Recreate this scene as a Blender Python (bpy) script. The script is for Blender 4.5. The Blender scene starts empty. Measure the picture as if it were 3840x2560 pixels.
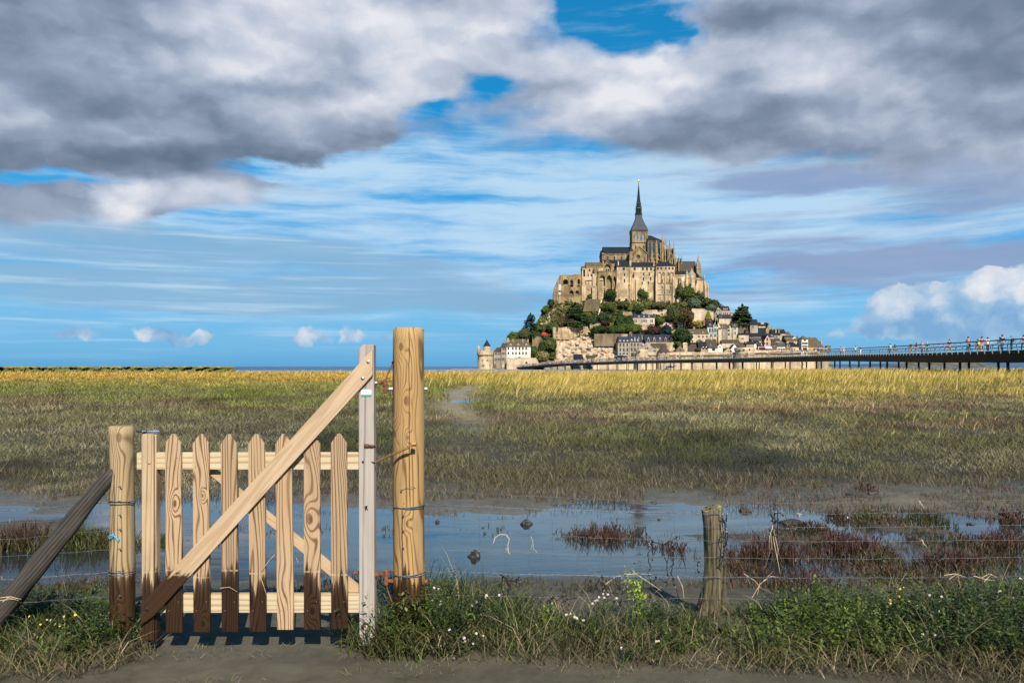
import bpy, bmesh, math, random
import numpy as np
from mathutils import Vector, Matrix, Euler
rnd = random.Random(7)
rng = np.random.default_rng(11)
scene = bpy.context.scene
COL = scene.collection
# level camera at (0,0,EYE) looking along +Y; F, CX, HY describe the lens in photo pixels
F, CX, HY, EYE = 2987.0, 1920.0, 1374.0, 1.6
R = math.radians
def P(x, y, D): return Vector(((x-CX)/F*D, D, EYE-(y-HY)/F*D))
def Zof(y, D): return EYE-(y-HY)/F*D
def Xof(x, D): return (x-CX)/F*D
def lerp(a, b, t): return a+(b-a)*t
BASE = {}

class MB:
    """collects shapes that become ONE mesh object"""
    def __init__(s): s.v, s.f, s.m = [], [], []
    def add(s, vs, fs, mi=0):
        b = len(s.v); s.v += [tuple(v) for v in vs]
        s.f += [tuple(b+i for i in f) for f in fs]; s.m += [mi]*len(fs)
    def hexa(s, p, mi=0):
        s.add(p, [(0,3,2,1),(4,5,6,7),(0,1,5,4),(1,2,6,5),(2,3,7,6),(3,0,4,7)], mi)
    def box(s, x0, x1, y0, y1, z0, z1, mi=0):
        s.hexa([(x0,y0,z0),(x1,y0,z0),(x1,y1,z0),(x0,y1,z0),(x0,y0,z1),(x1,y0,z1),(x1,y1,z1),(x0,y1,z1)], mi)
    def prism(s, poly, y0, y1, mi=0):
        """poly = (x,z) outline, counter-clockwise seen from -Y, pushed from y0 to y1"""
        n = len(poly)
        vs = [(x,y0,z) for x,z in poly]+[(x,y1,z) for x,z in poly]
        fs = [tuple(range(n)), tuple(range(2*n-1, n-1, -1))]
        fs += [((i+1) % n, i, i+n, (i+1) % n+n) for i in range(n)]
        s.add(vs, fs, mi)
    def tube(s, pts, rad, n=8, mi=0, caps=True):
        pts = [Vector(p) for p in pts]
        if not hasattr(rad, '__len__'): rad = [rad]*len(pts)
        b = len(s.v); up = None
        for i, p in enumerate(pts):
            t = (pts[min(i+1, len(pts)-1)]-pts[max(i-1, 0)])
            if t.length < 1e-9: t = Vector((0,0,1))
            t.normalize()
            if up is None: up = Vector((0,0,1)) if abs(t.z) < .9 else Vector((0,1,0))
            a = t.cross(up)
            if a.length < 1e-6: a = t.cross(Vector((1,0,0)))
            a.normalize(); c = a.cross(t).normalized(); up = c
            for k in range(n):
                w = 2*math.pi*k/n
                s.v.append(tuple(p+(a*math.cos(w)+c*math.sin(w))*rad[i]))
        for i in range(len(pts)-1):
            for k in range(n):
                s.f.append((b+i*n+k, b+i*n+(k+1) % n, b+(i+1)*n+(k+1) % n, b+(i+1)*n+k)); s.m.append(mi)
        if caps:
            s.f.append(tuple(b+k for k in range(n))[::-1]); s.m.append(mi)
            e = b+(len(pts)-1)*n
            s.f.append(tuple(e+k for k in range(n))); s.m.append(mi)
    def lathe(s, c, prof, n=16, mi=0, a0=0.0, sx=1, sy=1):
        """prof = (radius, z) from bottom to top around the vertical through c"""
        b = len(s.v)
        for r, z in prof:
            for k in range(n):
                w = a0+2*math.pi*k/n
                s.v.append((c[0]+sx*r*math.cos(w), c[1]+sy*r*math.sin(w), c[2]+z))
        for i in range(len(prof)-1):
            for k in range(n):
                s.f.append((b+i*n+k, b+i*n+(k+1) % n, b+(i+1)*n+(k+1) % n, b+(i+1)*n+k)); s.m.append(mi)
        s.f.append(tuple(b+k for k in range(n))[::-1]); s.m.append(mi)
        e = b+(len(prof)-1)*n
        s.f.append(tuple(e+k for k in range(n))); s.m.append(mi)
    def build(s, name, mats, parent=None, origin=None, smooth=False, bevel=0, recalc=True, weld=False):
        if not isinstance(mats, (list, tuple)): mats = [mats]
        if parent is not None: org = BASE[parent.name]
        else: org = Vector(origin) if origin is not None else Vector((0,0,0))
        me = bpy.data.meshes.new(name)
        me.from_pydata([(v[0]-org.x, v[1]-org.y, v[2]-org.z) for v in s.v], [], s.f)
        for m in mats: me.materials.append(m)
        me.polygons.foreach_set('material_index', s.m)
        if recalc or bevel or weld:
            bm = bmesh.new(); bm.from_mesh(me)
            if weld: bmesh.ops.remove_doubles(bm, verts=bm.verts, dist=1e-5)
            if recalc: bmesh.ops.recalc_face_normals(bm, faces=bm.faces)
            if bevel:
                ed = [e for e in bm.edges if len(e.link_faces) == 2 and e.calc_face_angle(0) > .5]
                bmesh.ops.bevel(bm, geom=ed, offset=bevel, segments=2, profile=.6, affect='EDGES')
            bm.to_mesh(me); bm.free()
        if smooth: me.polygons.foreach_set('use_smooth', [True]*len(me.polygons))
        me.update()
        o = bpy.data.objects.new(name, me); COL.objects.link(o)
        if parent is not None:
            o.parent = parent; BASE[o.name] = org
        else:
            o.location = org; BASE[o.name] = org
        return o

def tag(o, label=None, cat=None, group=None, kind=None):
    if label: o['label'] = label
    if cat: o['category'] = cat
    if group: o['group'] = group
    if kind: o['kind'] = kind
    return o
def empty(name, loc, rz=0.0, local=False):
    o = bpy.data.objects.new(name, None); COL.objects.link(o)
    o.location = loc; o.rotation_euler = (0,0,rz); o.empty_display_size = .2
    BASE[o.name] = Vector((0,0,0)) if local else Vector(loc)
    return o
KIDS = {}
def copy_tree(o, parent=None):
    c = o.copy(); COL.objects.link(c)
    BASE[c.name] = BASE.get(o.name, Vector((0,0,0)))
    if parent is not None: c.parent = parent
    for ch in list(o.children): copy_tree(ch, c)
    return c

def mesh_np(name, verts, quads, mat, col=None, tris=None, smooth=False, parent=None):
    """big mesh straight from arrays; col = one colour per vertex"""
    me = bpy.data.meshes.new(name)
    nv = len(verts)
    parts, starts, tot = [], [], 0
    if quads is not None and len(quads):
        parts.append(np.asarray(quads, np.int32).ravel()); starts.append(np.arange(len(quads))*4); tot = len(quads)*4
    if tris is not None and len(tris):
        parts.append(np.asarray(tris, np.int32).ravel()); starts.append(np.arange(len(tris))*3+tot)
    li = np.concatenate(parts).astype(np.int32); st = np.concatenate(starts).astype(np.int32)
    me.vertices.add(nv); me.vertices.foreach_set('co', np.asarray(verts, np.float32).ravel())
    me.loops.add(len(li)); me.loops.foreach_set('vertex_index', li)
    me.polygons.add(len(st)); me.polygons.foreach_set('loop_start', st)
    if smooth: me.polygons.foreach_set('use_smooth', np.ones(len(st), bool))
    if not isinstance(mat, (list, tuple)): mat = [mat]
    for m in mat: me.materials.append(m)
    me.update(calc_edges=True)
    if col is not None:
        a = me.color_attributes.new('Col', 'FLOAT_COLOR', 'POINT')
        c4 = np.ones((nv, 4), np.float32); c4[:, :3] = col
        a.data.foreach_set('color', c4.ravel())
    o = bpy.data.objects.new(name, me); COL.objects.link(o)
    if parent is not None:
        o.parent = parent
    return o

# ---------- value noise in numpy
_perm = np.random.default_rng(5).random((256, 256))
def vnoise(x, y):
    xi = np.floor(x).astype(int); yi = np.floor(y).astype(int)
    fx = x-xi; fy = y-yi; fx = fx*fx*(3-2*fx); fy = fy*fy*(3-2*fy)
    g = lambda a, b: _perm[a & 255, b & 255]
    return (g(xi,yi)*(1-fx)+g(xi+1,yi)*fx)*(1-fy)+(g(xi,yi+1)*(1-fx)+g(xi+1,yi+1)*fx)*fy
def fbm(x, y, o=4):
    s = 0; a = .5; t = 0
    for i in range(o):
        s = s+a*vnoise(x+17.3*i, y+9.1*i); t += a; a *= .5; x = x*2.03; y = y*2.03
    return s/t
def worley(x, y, seed=0):
    xi = np.floor(x).astype(int); yi = np.floor(y).astype(int)
    d1 = np.full(x.shape, 9.); d2 = np.full(x.shape, 9.)
    for i in (-1,0,1):
        for j in (-1,0,1):
            a = (xi+i+seed*31) & 255; b = (yi+j+seed*17) & 255
            px = xi+i+_perm[a,b]; py = yi+j+_perm[b,(a+77) & 255]
            d = np.hypot(px-x, py-y)
            d2 = np.minimum(d2, np.maximum(d, d1)); d1 = np.minimum(d1, d)
    return d1, d2
def sstep(a, b, x):
    t = np.clip((x-a)/(b-a), 0, 1); return t*t*(3-2*t)

# ---------- node helpers
class NT:
    def __init__(s, tree): s.t = tree; s.n = tree.nodes; s.l = tree.links
    def new(s, typ, **kw):
        n = s.n.new(typ)
        for k, v in kw.items(): setattr(n, k, v)
        return n
    def put(s, sock, v):
        if isinstance(v, bpy.types.NodeSocket): s.l.new(v, sock)
        elif v is not None:
            if hasattr(sock.default_value, '__len__') and not hasattr(v, '__len__'): v = [v]*len(sock.default_value)
            if hasattr(sock.default_value, '__len__') and len(sock.default_value) == 4 and len(v) == 3: v = tuple(v)+(1,)
            sock.default_value = v
    def math(s, op, a, b=None, c=None, clamp=False):
        n = s.new('ShaderNodeMath', operation=op, use_clamp=clamp)
        s.put(n.inputs[0], a)
        if b is not None: s.put(n.inputs[1], b)
        if c is not None: s.put(n.inputs[2], c)
        return n.outputs[0]
    def vmath(s, op, a, b=None):
        n = s.new('ShaderNodeVectorMath', operation=op)
        s.put(n.inputs[0], a)
        if b is not None: s.put(n.inputs[1], b)
        return n.outputs[0]
    def mixc(s, f, a, b, mode='MIX'):
        n = s.new('ShaderNodeMix', data_type='RGBA', blend_type=mode)
        s.put(n.inputs[0], f); s.put(n.inputs[6], a); s.put(n.inputs[7], b)
        return n.outputs[2]
    def noise(s, vec, scale, detail=4, rough=.55, dist=0.0, out=0):
        n = s.new('ShaderNodeTexNoise')
        if vec is not None: s.l.new(vec, n.inputs['Vector'])
        s.put(n.inputs['Scale'], scale); n.inputs['Detail'].default_value = detail
        n.inputs['Roughness'].default_value = rough; n.inputs['Distortion'].default_value = dist
        return n.outputs[out]
    def scale(s, vec, sc, loc=(0,0,0), rot=(0,0,0)):
        n = s.new('ShaderNodeMapping'); s.l.new(vec, n.inputs[0])
        n.inputs['Location'].default_value = loc; n.inputs['Rotation'].default_value = rot
        n.inputs['Scale'].default_value = sc
        return n.outputs[0]
    def ramp(s, f, stops, interp='LINEAR'):
        n = s.new('ShaderNodeValToRGB'); n.color_ramp.interpolation = interp
        e = n.color_ramp.elements
        while len(e) < len(stops): e.new(.5)
        for el, (p, c) in zip(e, stops):
            el.position = p; el.color = tuple(c)+(1,) if len(c) == 3 else c
        s.put(n.inputs[0], f); return n.outputs[0]
    def map(s, v, a, b, c=0.0, d=1.0, smooth=True):
        n = s.new('ShaderNodeMapRange', interpolation_type='SMOOTHSTEP' if smooth else 'LINEAR')
        s.put(n.inputs[0], v)
        for i, q in enumerate((a, b, c, d)): s.put(n.inputs[i+1], q)
        return n.outputs[0]
    def bump(s, h, strength, dist=.01):
        n = s.new('ShaderNodeBump'); s.put(n.inputs['Strength'], strength)
        n.inputs['Distance'].default_value = dist; s.l.new(h, n.inputs['Height']); return n.outputs[0]

def new_mat(name):
    m = bpy.data.materials.new(name); m.use_nodes = True
    t = NT(m.node_tree); b = m.node_tree.nodes['Principled BSDF']
    b.inputs['Specular IOR Level'].default_value = .3
    return m, t, b
def coords(t, which='Object'):
    return t.new('ShaderNodeTexCoord').outputs[which]
def position(t): return t.new('ShaderNodeNewGeometry').outputs['Position']

GAIN = .82
def dim(c): return tuple(q*GAIN for q in c)
def m_plain(name, col, rough=.7, var=.25, scale=6., metal=0., spec=.3, bump=0., bd=.01):
    col = dim(col) if not metal else col
    m, t, b = new_mat(name)
    n = t.noise(coords(t), scale, 5, .6)
    lo = [c*(1-var) for c in col]; hi = [min(1, c*(1+var)) for c in col]
    c = t.mixc(t.map(n, .3, .7), lo, hi)
    t.l.new(c, b.inputs['Base Color'])
    b.inputs['Roughness'].default_value = rough; b.inputs['Metallic'].default_value = metal
    b.inputs['Specular IOR Level'].default_value = spec
    if bump: t.l.new(t.bump(n, bump, bd), b.inputs['Normal'])
    return m
def m_leaf(name, trans=.3, rough=.6, spec=.25, gain=1.0, attr=True, col=(.1,.12,.03), var=.35, vs=.8):
    m, t, b = new_mat(name)
    if attr:
        a = t.new('ShaderNodeAttribute', attribute_name='Col'); c = a.outputs['Color']
        if gain != 1: c = t.mixc(1, c, (gain, gain, gain), 'MULTIPLY')
    else:
        n = t.noise(position(t), vs, 3, .6)
        c = t.mixc(t.map(n, .3, .7), [q*(1-var) for q in col], [q*(1+var) for q in col])
    t.l.new(c, b.inputs['Base Color']); b.inputs['Roughness'].default_value = rough
    b.inputs['Specular IOR Level'].default_value = spec
    if trans:
        tr = t.new('ShaderNodeBsdfTranslucent'); t.l.new(c, tr.inputs[0])
        mx = t.new('ShaderNodeMixShader'); mx.inputs[0].default_value = trans
        t.l.new(b.outputs[0], mx.inputs[1]); t.l.new(tr.outputs[0], mx.inputs[2])
        t.l.new(mx.outputs[0], t.n['Material Output'].inputs[0])
    return m
def m_stone(name, col, dark, ochre=(.35,.2,.05), sc=.12, och=.35, rough=.9, bump=.5):
    """weathered masonry of the far buildings, sizes in metres"""
    col, dark, ochre = dim(col), dim(dark), dim(ochre)
    m, t, b = new_mat(name)
    p = position(t)
    n1 = t.noise(p, sc, 6, .65)
    st = t.noise(t.scale(p, (.5,.5,.06)), .9, 4, .6)
    n2 = t.noise(p, 1.1, 5, .7)
    br = t.new('ShaderNodeTexVoronoi'); t.l.new(t.scale(p, (.8,.8,1.7)), br.inputs['Vector']); br.inputs['Scale'].default_value = 1.0
    c = t.mixc(t.map(n1, .4, .62), col, [lerp(a, d, .7) for a, d in zip(col, dark)])
    hi = t.noise(t.scale(p, (1,1,.7), (11,3,5)), sc*2.2, 4, .6)
    c = t.mixc(t.math('MULTIPLY', t.map(hi, .5, .68), .5), c, [min(.8, q*1.25) for q in col])
    c = t.mixc(t.math('MULTIPLY', t.map(st, .5, .72), .8), c, dark)
    st2 = t.noise(t.scale(p, (.22,.22,.035), (5,9,1)), 1., 5, .65)
    c = t.mixc(t.math('MULTIPLY', t.map(st2, .5, .68), .7), c, dark)
    c = t.mixc(t.math('MULTIPLY', t.map(n2, .45, .75), .5), c, [a*.6 for a in col])
    c = t.mixc(.22, c, t.mixc(.5, br.outputs['Color'], (.5,.5,.5)), 'OVERLAY')
    o = t.noise(t.scale(p, (1,1,.5), (31,7,3)), sc*1.6, 5, .7)
    c = t.mixc(t.math('MULTIPLY', t.map(o, .56, .72), och), c, ochre)
    t.l.new(c, b.inputs['Base Color']); b.inputs['Roughness'].default_value = rough
    t.l.new(t.bump(t.math('ADD', n2, t.math('MULTIPLY', br.outputs['Distance'], .4)), bump, .5), b.inputs['Normal'])
    return m
def m_roof(name, col, alt, rough=.55, amt=.6):
    m, t, b = new_mat(name)
    p = position(t)
    n1 = t.noise(p, .25, 5, .65); n2 = t.noise(t.scale(p, (1,1,2.2)), 1.3, 4, .7)
    w = t.new('ShaderNodeTexWave', wave_type='BANDS', bands_direction='Z'); t.l.new(p, w.inputs['Vector'])
    w.inputs['Scale'].default_value = 1.1; w.inputs['Distortion'].default_value = 1.5
    c = t.mixc(t.math('MULTIPLY', t.map(n1, .42, .68), amt), col, alt)
    c = t.mixc(t.map(n2, .35, .75), c, [q*1.5 for q in col])
    c = t.mixc(.25, c, w.outputs['Color'], 'MULTIPLY')
    t.l.new(c, b.inputs['Base Color']); b.inputs['Roughness'].default_value = rough
    b.inputs['Specular IOR Level'].default_value = .12
    t.l.new(t.bump(n2, .3, .2), b.inputs['Normal'])
    return m
def m_wood(name, seed, light, mid, dark, wet=None, freq=13., stretch=.16, grey=0.0, along='Z', fine=.35, rough=.75, wetcol=.22, knot=1.0, knots=(), cracks=(), lines=45., rot=0.):
    """plain-sawn pine: growth rings are the contour lines of a noise stretched along the board; below WET metres the wood is soaked dark"""
    m, t, b = new_mat(name)
    p = position(t)
    if rot: p = t.scale(p, (1,1,1), rot=(0, rot, 0))
    light, mid, dark = dim(light), dim(mid), dim(dark)
    sv = (seed*3.7 % 11, seed*5.3 % 13, seed*7.9 % 17)
    sc = (5.5, 1.2, 5.5*stretch) if along == 'Z' else (5.5*stretch, 1.2, 5.5)
    xs_ = t.new('ShaderNodeSeparateXYZ'); t.l.new(p, xs_.inputs[0]); xl = xs_.outputs['X' if along == 'Z' else 'Z']
    q = t.scale(p, sc, sv)
    n = t.noise(q, 1.0, 2.2, .45, .35)
    # knots pull the rings round themselves
    v = t.new('ShaderNodeTexVoronoi'); t.l.new(t.scale(p, (7,.5,2.4) if along == 'Z' else (2.4,.5,7), sv), v.inputs['Vector'])
    v.inputs['Scale'].default_value = 1.; v.inputs['Randomness'].default_value = 1.
    kn = t.math('MULTIPLY', t.map(v.outputs['Distance'], .0, .36, 1., 0.), .14*knot)
    kcore = None
    for kx, kz, kr in knots:
        d = t.new('ShaderNodeVectorMath', operation='LENGTH'); kl = t.vmath('MULTIPLY', t.vmath('SUBTRACT', p, (kx,0,kz)), (1,0,.5))
        t.l.new(kl, d.inputs[0]); d = d.outputs['Value']
        kn = t.math('ADD', kn, t.map(d, 0., kr*4.5, .15, 0.))
        e = t.map(d, kr*.75, kr*1.05, 1., 0.)
        kcore = e if kcore is None else t.math('MAXIMUM', kcore, e)
    ring = t.math('SINE', t.math('MULTIPLY_ADD', t.math('ADD', n, kn), freq*6.28, t.math('MULTIPLY', xl, lines*6.28)))
    ring01 = t.map(ring, -.2, 1.0)
    # latewood lines are sharper on one side
    fib = t.noise(t.scale(p, (150,150,3.) if along == 'Z' else (3.,150,150), sv), 1.0, 3, .7)
    big = t.noise(t.scale(p, (3,3,1.3), sv), 1.0, 3, .5)
    ring01 = t.math('MULTIPLY', ring01, t.map(t.noise(t.scale(p, (14,3,2.2) if along == 'Z' else (2.2,3,14), sv), 1., 3, .6), .25, .6, .35, 1.))
    c = t.mixc(ring01, light, mid)
    c = t.mixc(t.math('MULTIPLY', t.map(t.math('MULTIPLY', ring01, t.map(ring, .2, 1.)), .2, 1.), .9), c, dark)
    c = t.mixc(t.math('MULTIPLY', t.map(fib, .35, .75), fine), c, [q_*.55 for q_ in mid])
    c = t.mixc(t.math('MULTIPLY', t.map(big, .4, .7), .35), c, mid)
    kc = t.map(v.outputs['Distance'], .05, .105, 1., 0.)
    c = t.mixc(t.math('MULTIPLY', kc, .7*knot), c, [q_*.45 for q_ in dark])
    if kcore is not None: c = t.mixc(t.math('MULTIPLY', kcore, .7), c, [q_*.8 for q_ in dark])
    for cx_, cz0, cz1, cw in cracks:
        xz = t.new('ShaderNodeSeparateXYZ'); t.l.new(p, xz.inputs[0])
        wob = t.math('MULTIPLY', t.math('SUBTRACT', t.noise(t.scale(p, (0,0,4.)), 1., 3, .6), .5), .03)
        dd = t.math('ABSOLUTE', t.math('SUBTRACT', t.math('SUBTRACT', xz.outputs['X'], cx_), wob))
        ck = t.math('MULTIPLY', t.map(dd, cw*.4, cw, 1., 0.), t.math('MULTIPLY', t.map(xz.outputs['Z'], cz0, cz0+.08), t.map(xz.outputs['Z'], cz1-.05, cz1, 1., 0.)))
        c = t.mixc(t.math('MULTIPLY', ck, .92), c, (.025,.016,.01))
    if grey:
        g = t.noise(t.scale(p, (9,9,.7), sv), 1.0, 4, .6)
        c = t.mixc(t.math('MULTIPLY', t.map(g, .3, .65), grey), c, (.42,.40,.40))
    wx = t.noise(t.scale(p, (12,12,1.6) if along == 'Z' else (1.6,12,12), sv), 1., 5, .65)
    c = t.mixc(t.math('MULTIPLY', t.map(wx, .5, .75), .55), c, [.42*q_+.075 for q_ in mid])
    rsock = rough
    if wet is not None:
        z = t.new('ShaderNodeSeparateXYZ'); t.l.new(position(t), z.inputs[0])
        e = t.noise(t.scale(p, (26,26,.6), sv), 1.0, 3, .6)
        e2 = t.noise(t.scale(p, (90,90,4), sv), 1.0, 2, .6)
        lvl = t.math('ADD', z.outputs['Z'], t.math('ADD', t.math('MULTIPLY', t.math('SUBTRACT', e, .55), -.5), t.math('MULTIPLY', e2, -.02)))
        w = t.math('ADD', t.math('MULTIPLY', t.map(lvl, wet-.012, wet+.02, 1., 0.), .72), t.math('MULTIPLY', t.map(lvl, wet-.09, wet+.085, 1., 0.), .28))
        # everything under the tide line proper is soaked
        w = t.math('MAXIMUM', w, t.map(z.outputs['Z'], wet-.30, wet-.08, 1., 0.))
        c = t.mixc(w, c, t.mixc(1., c, (wetcol, wetcol*.68, wetcol*.46), 'MULTIPLY'))
        tide = t.math('MULTIPLY', t.map(t.math('ABSOLUTE', t.math('SUBTRACT', z.outputs['Z'], t.math('ADD', wet-.002, t.math('MULTIPLY', e2, .012)))), .002, .007, 1., 0.), t.map(e2, .4, .6))
        c = t.mixc(t.math('MULTIPLY', tide, .7), c, (.42,.33,.2))
        rsock = t.map(w, 0, 1, rough, .45, False)
    t.l.new(c, b.inputs['Base Color']); t.put(b.inputs['Roughness'], rsock)
    h = t.math('ADD', t.math('MULTIPLY', ring01, -.5), t.math('MULTIPLY', fib, .6))
    t.l.new(t.bump(h, .35, .003), b.inputs['Normal'])
    return m
# ------------------------------------------------------------------ camera, sun, sky
cam = bpy.data.cameras.new('camera'); cam_o = bpy.data.objects.new('camera', cam); COL.objects.link(cam_o)
cam_o.location = (0,0,EYE); cam_o.rotation_euler = (R(90),0,0)
cam.sensor_width = 36.; cam.lens = 36.*F/3840.; cam.shift_y = 94./3840.
cam.clip_start = .1; cam.clip_end = 120000.
scene.camera = cam_o
SUN_EL, SUN_AZ = 40., 14.
sun = bpy.data.lights.new('sun', 'SUN'); sun_o = bpy.data.objects.new('sun', sun); COL.objects.link(sun_o)
sun.energy = 4.6; sun.angle = R(.53); sun.color = (1.,.93,.82)
to_sun = Vector((math.sin(R(SUN_AZ))*math.cos(R(SUN_EL)), -math.cos(R(SUN_AZ))*math.cos(R(SUN_EL)), math.sin(R(SUN_EL))))
sun_o.rotation_euler = to_sun.to_track_quat('Z', 'Y').to_euler(); sun_o.location = (5,-20,30)
vs = scene.view_settings
vs.view_transform = 'Standard'; vs.look = 'None'; vs.exposure = .8; vs.gamma = 1
scene.cycles.max_bounces = 8; scene.cycles.transparent_max_bounces = 8
scene.cycles.use_denoising = True
scene.cycles.use_adaptive_sampling = True; scene.cycles.adaptive_threshold = .015; scene.cycles.adaptive_min_samples = 16
scene.cycles.sample_clamp_indirect = 6.

world = bpy.data.worlds.new('World'); scene.world = world; world.use_nodes = True
W = NT(world.node_tree)
bg = world.node_tree.nodes['Background']
SKY = .0574
bg.inputs['Strength'].default_value = SKY
sky = W.new('ShaderNodeTexSky', sky_type='NISHITA')
sky.sun_disc = False; sky.sun_elevation = R(SUN_EL); sky.sun_rotation = R(180-SUN_AZ)
sky.altitude = 0; sky.air_density = 1.0; sky.dust_density = .2; sky.ozone_density = 2.
gen = W.new('ShaderNodeTexCoord').outputs['Generated']
sp = W.new('ShaderNodeSeparateXYZ'); W.l.new(gen, sp.inputs[0])
az = W.math('ARCTAN2', sp.outputs[0], sp.outputs[1]); el = W.math('ARCSINE', sp.outputs[2])
U = W.math('MULTIPLY', az, 2.987); V = W.math('MULTIPLY', el, 2.987)
cb = W.new('ShaderNodeCombineXYZ'); W.l.new(U, cb.inputs[0]); W.l.new(V, cb.inputs[1]); uv = cb.outputs[0]
def ang(x, y):
    a = math.atan((x-CX)/F); return a*2.987, math.atan((HY-y)/F*math.cos(a))*2.987
def warp(vec, sc, amt, seed, squash=2.):
    n = W.new('ShaderNodeTexNoise'); n.inputs['Detail'].default_value = 5; n.inputs['Roughness'].default_value = .55
    W.l.new(W.scale(vec, (1,squash,1), (seed,seed*2,0)), n.inputs['Vector']); n.inputs['Scale'].default_value = sc
    d = W.vmath('SUBTRACT', n.outputs['Color'], (.5,.5,.5))
    return W.vmath('ADD', vec, W.vmath('MULTIPLY', d, (amt, amt/squash, 0)))
uvw = warp(uv, 2.6, .42, 3.)
uvs = warp(uv, 2.2, .17, 5., 2.5)
uvf = warp(uv, 9., .10, 8., 1.3)
def blobs(vec, lst):
    tot = None
    for x, y, rx, ry, rot, w in lst:
        u, v = ang(x, y)
        m = W.new('ShaderNodeMapping', vector_type='TEXTURE'); W.l.new(vec, m.inputs[0])
        m.inputs['Location'].default_value = (u, v, 0); m.inputs['Rotation'].default_value = (0,0,R(rot))
        m.inputs['Scale'].default_value = (rx/1000., ry/1000., 1)
        g = W.new('ShaderNodeTexGradient', gradient_type='SPHERICAL'); W.l.new(m.outputs[0], g.inputs[0])
        tot = W.math('MULTIPLY_ADD', g.outputs['Fac'], w, tot if tot is not None else 0.)
    return tot
# blue sky: the sky texture, a little more saturated as through a polariser
blue = W.new('ShaderNodeHueSaturation'); blue.inputs['Saturation'].default_value = 1.7
blue.inputs['Hue'].default_value = .49; blue.inputs['Value'].default_value = 1.15
W.l.new(sky.outputs[0], blue.inputs['Color'])
c = blue.outputs[0]
K = 10.
def col(r, g, b): return tuple((((q/255.+.055)/1.055)**2.4)*K for q in (r, g, b))
lowsky = W.ramp(W.map(V, 0., .5, 0., 1., False), [(0., col(98,168,216)), (.12, col(116,184,227)), (.4, col(122,192,236)), (1., col(64,160,226))])
c = W.mixc(W.map(V, .3, .95, 1., .25), c, lowsky)
# thin high veil and streaks drawn out along the horizon
st1 = W.noise(W.scale(uvs, (1.0,6.5,1), (3.1,7.7,0)), 1.9, 5, .6)
st1b = W.noise(W.scale(uvs, (.75,11.,1), (9.1,2.7,0)), 1.9, 5, .62)
stm = W.math('ADD', W.math('MULTIPLY', st1, .55), W.math('MULTIPLY', st1b, .45))
veil = blobs(uvs, [(1900,760,1500,360,0,.6),(900,1000,1600,330,0,.3),(3100,820,1500,330,0,.5),(2600,600,1500,120,6,.4),(1300,640,700,120,10,.35),(3500,1000,1000,330,0,.15),(2050,735,420,50,0,-.35),(1750,745,420,28,0,-.5),(2000,420,300,100,0,-.3),(3300,540,700,50,-3,-.6)])
a1 = W.map(W.math('ADD', stm, W.math('MULTIPLY', veil, .36)), .47, .80, 0., .84)
lowfade = W.map(V, .03, .2)
c = W.mixc(W.math('MULTIPLY', a1, lowfade), c, col(198,226,247))
# grey-blue bars of stratus
st2 = W.noise(W.scale(uvs, (.7,6.5,1), (13.1,1.7,0)), 1.7, 5, .55)
bars = blobs(uvs, [(500,880,1100,100,0,.55),(600,1020,1700,160,-1,.62),(1500,1010,900,90,-3,.45),(900,1150,1800,130,0,.4),(3250,640,800,80,-2,.5),(3500,720,600,110,-3,.3),(3000,960,1000,120,-3,.62),(3600,960,700,130,-3,.5),(2500,860,700,90,0,.35),(2900,680,900,100,0,.3),(1100,1110,1500,90,0,.3),(3750,660,350,170,0,.5),(2900,1100,900,60,0,.4),(0,800,400,80,0,.4)])
a2 = W.map(W.math('ADD', W.math('MULTIPLY', st2, .95), W.math('MULTIPLY', bars, .5)), .56, .80, 0., .88)
warmer = W.map(U, -.6, .9)
c = W.mixc(W.math('MULTIPLY', a2, lowfade), c, W.mixc(warmer, col(138,182,216), col(142,162,198)))
# bright hairlines low on the left
st3 = W.noise(W.scale(uv, (.7,17.,1), (1.1,5.7,0)), 1.5, 5, .6)
hl = blobs(uv, [(600,1060,2100,330,0,1.2),(3000,1130,1700,120,0,.7),(3000,800,1500,260,0,.5)])
c = W.mixc(W.math('MULTIPLY', W.map(st3, .5, .70, 0., .6), W.map(hl, .1, .6)), c, col(196,225,245))
# the big stratocumulus banks
COVER = [(-100,130,1200,640,0,1.1),(700,220,1100,540,-4,1.05),(1350,150,850,430,10,.95),(1750,150,560,300,10,.7),
 (120,470,800,250,0,.6),(700,500,800,200,6,.55),(1250,430,520,160,16,.35),
 (3050,100,900,440,0,1.),(3750,180,900,600,0,1.1),(3300,420,900,240,0,.75),(2750,500,600,150,4,.5),(2850,60,480,240,0,.3),
 (2400,330,440,250,0,1.05),(2150,440,380,190,0,.75),(1950,300,300,140,0,.4),(2650,440,400,200,0,.6),
 (2330,80,270,140,-20,-1.3),(2150,0,160,110,0,-.8),(1870,345,170,60,12,-.95),(1620,430,170,44,14,-.8),(2560,165,170,70,-25,-.8),(1250,610,500,60,8,-.6),(300,672,800,46,0,-1.1),(1000,650,500,50,4,-.7),
 (330,745,430,80,2,.62),(760,715,460,95,2,.72),(460,770,220,140,0,.5),(950,720,150,60,0,.2),(30,740,160,90,0,.4),
 (-200,640,500,80,0,.2),(3650,500,450,90,0,.3)]
cov = blobs(uvw, COVER)
f1 = W.noise(W.scale(uvf, (1,1.7,1), (2.2,1.3,0)), 2.6, 5, .46)
f2 = W.noise(W.scale(uvf, (1,1.5,1), (6.2,4.3,0)), 8.5, 4, .55)
dens = W.math('ADD', cov, W.math('MULTIPLY_ADD', W.math('SUBTRACT', f1, .5), .8, W.math('MULTIPLY', W.math('SUBTRACT', f2, .5), .13)))
ac = W.map(dens, .03, .78)
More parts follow.
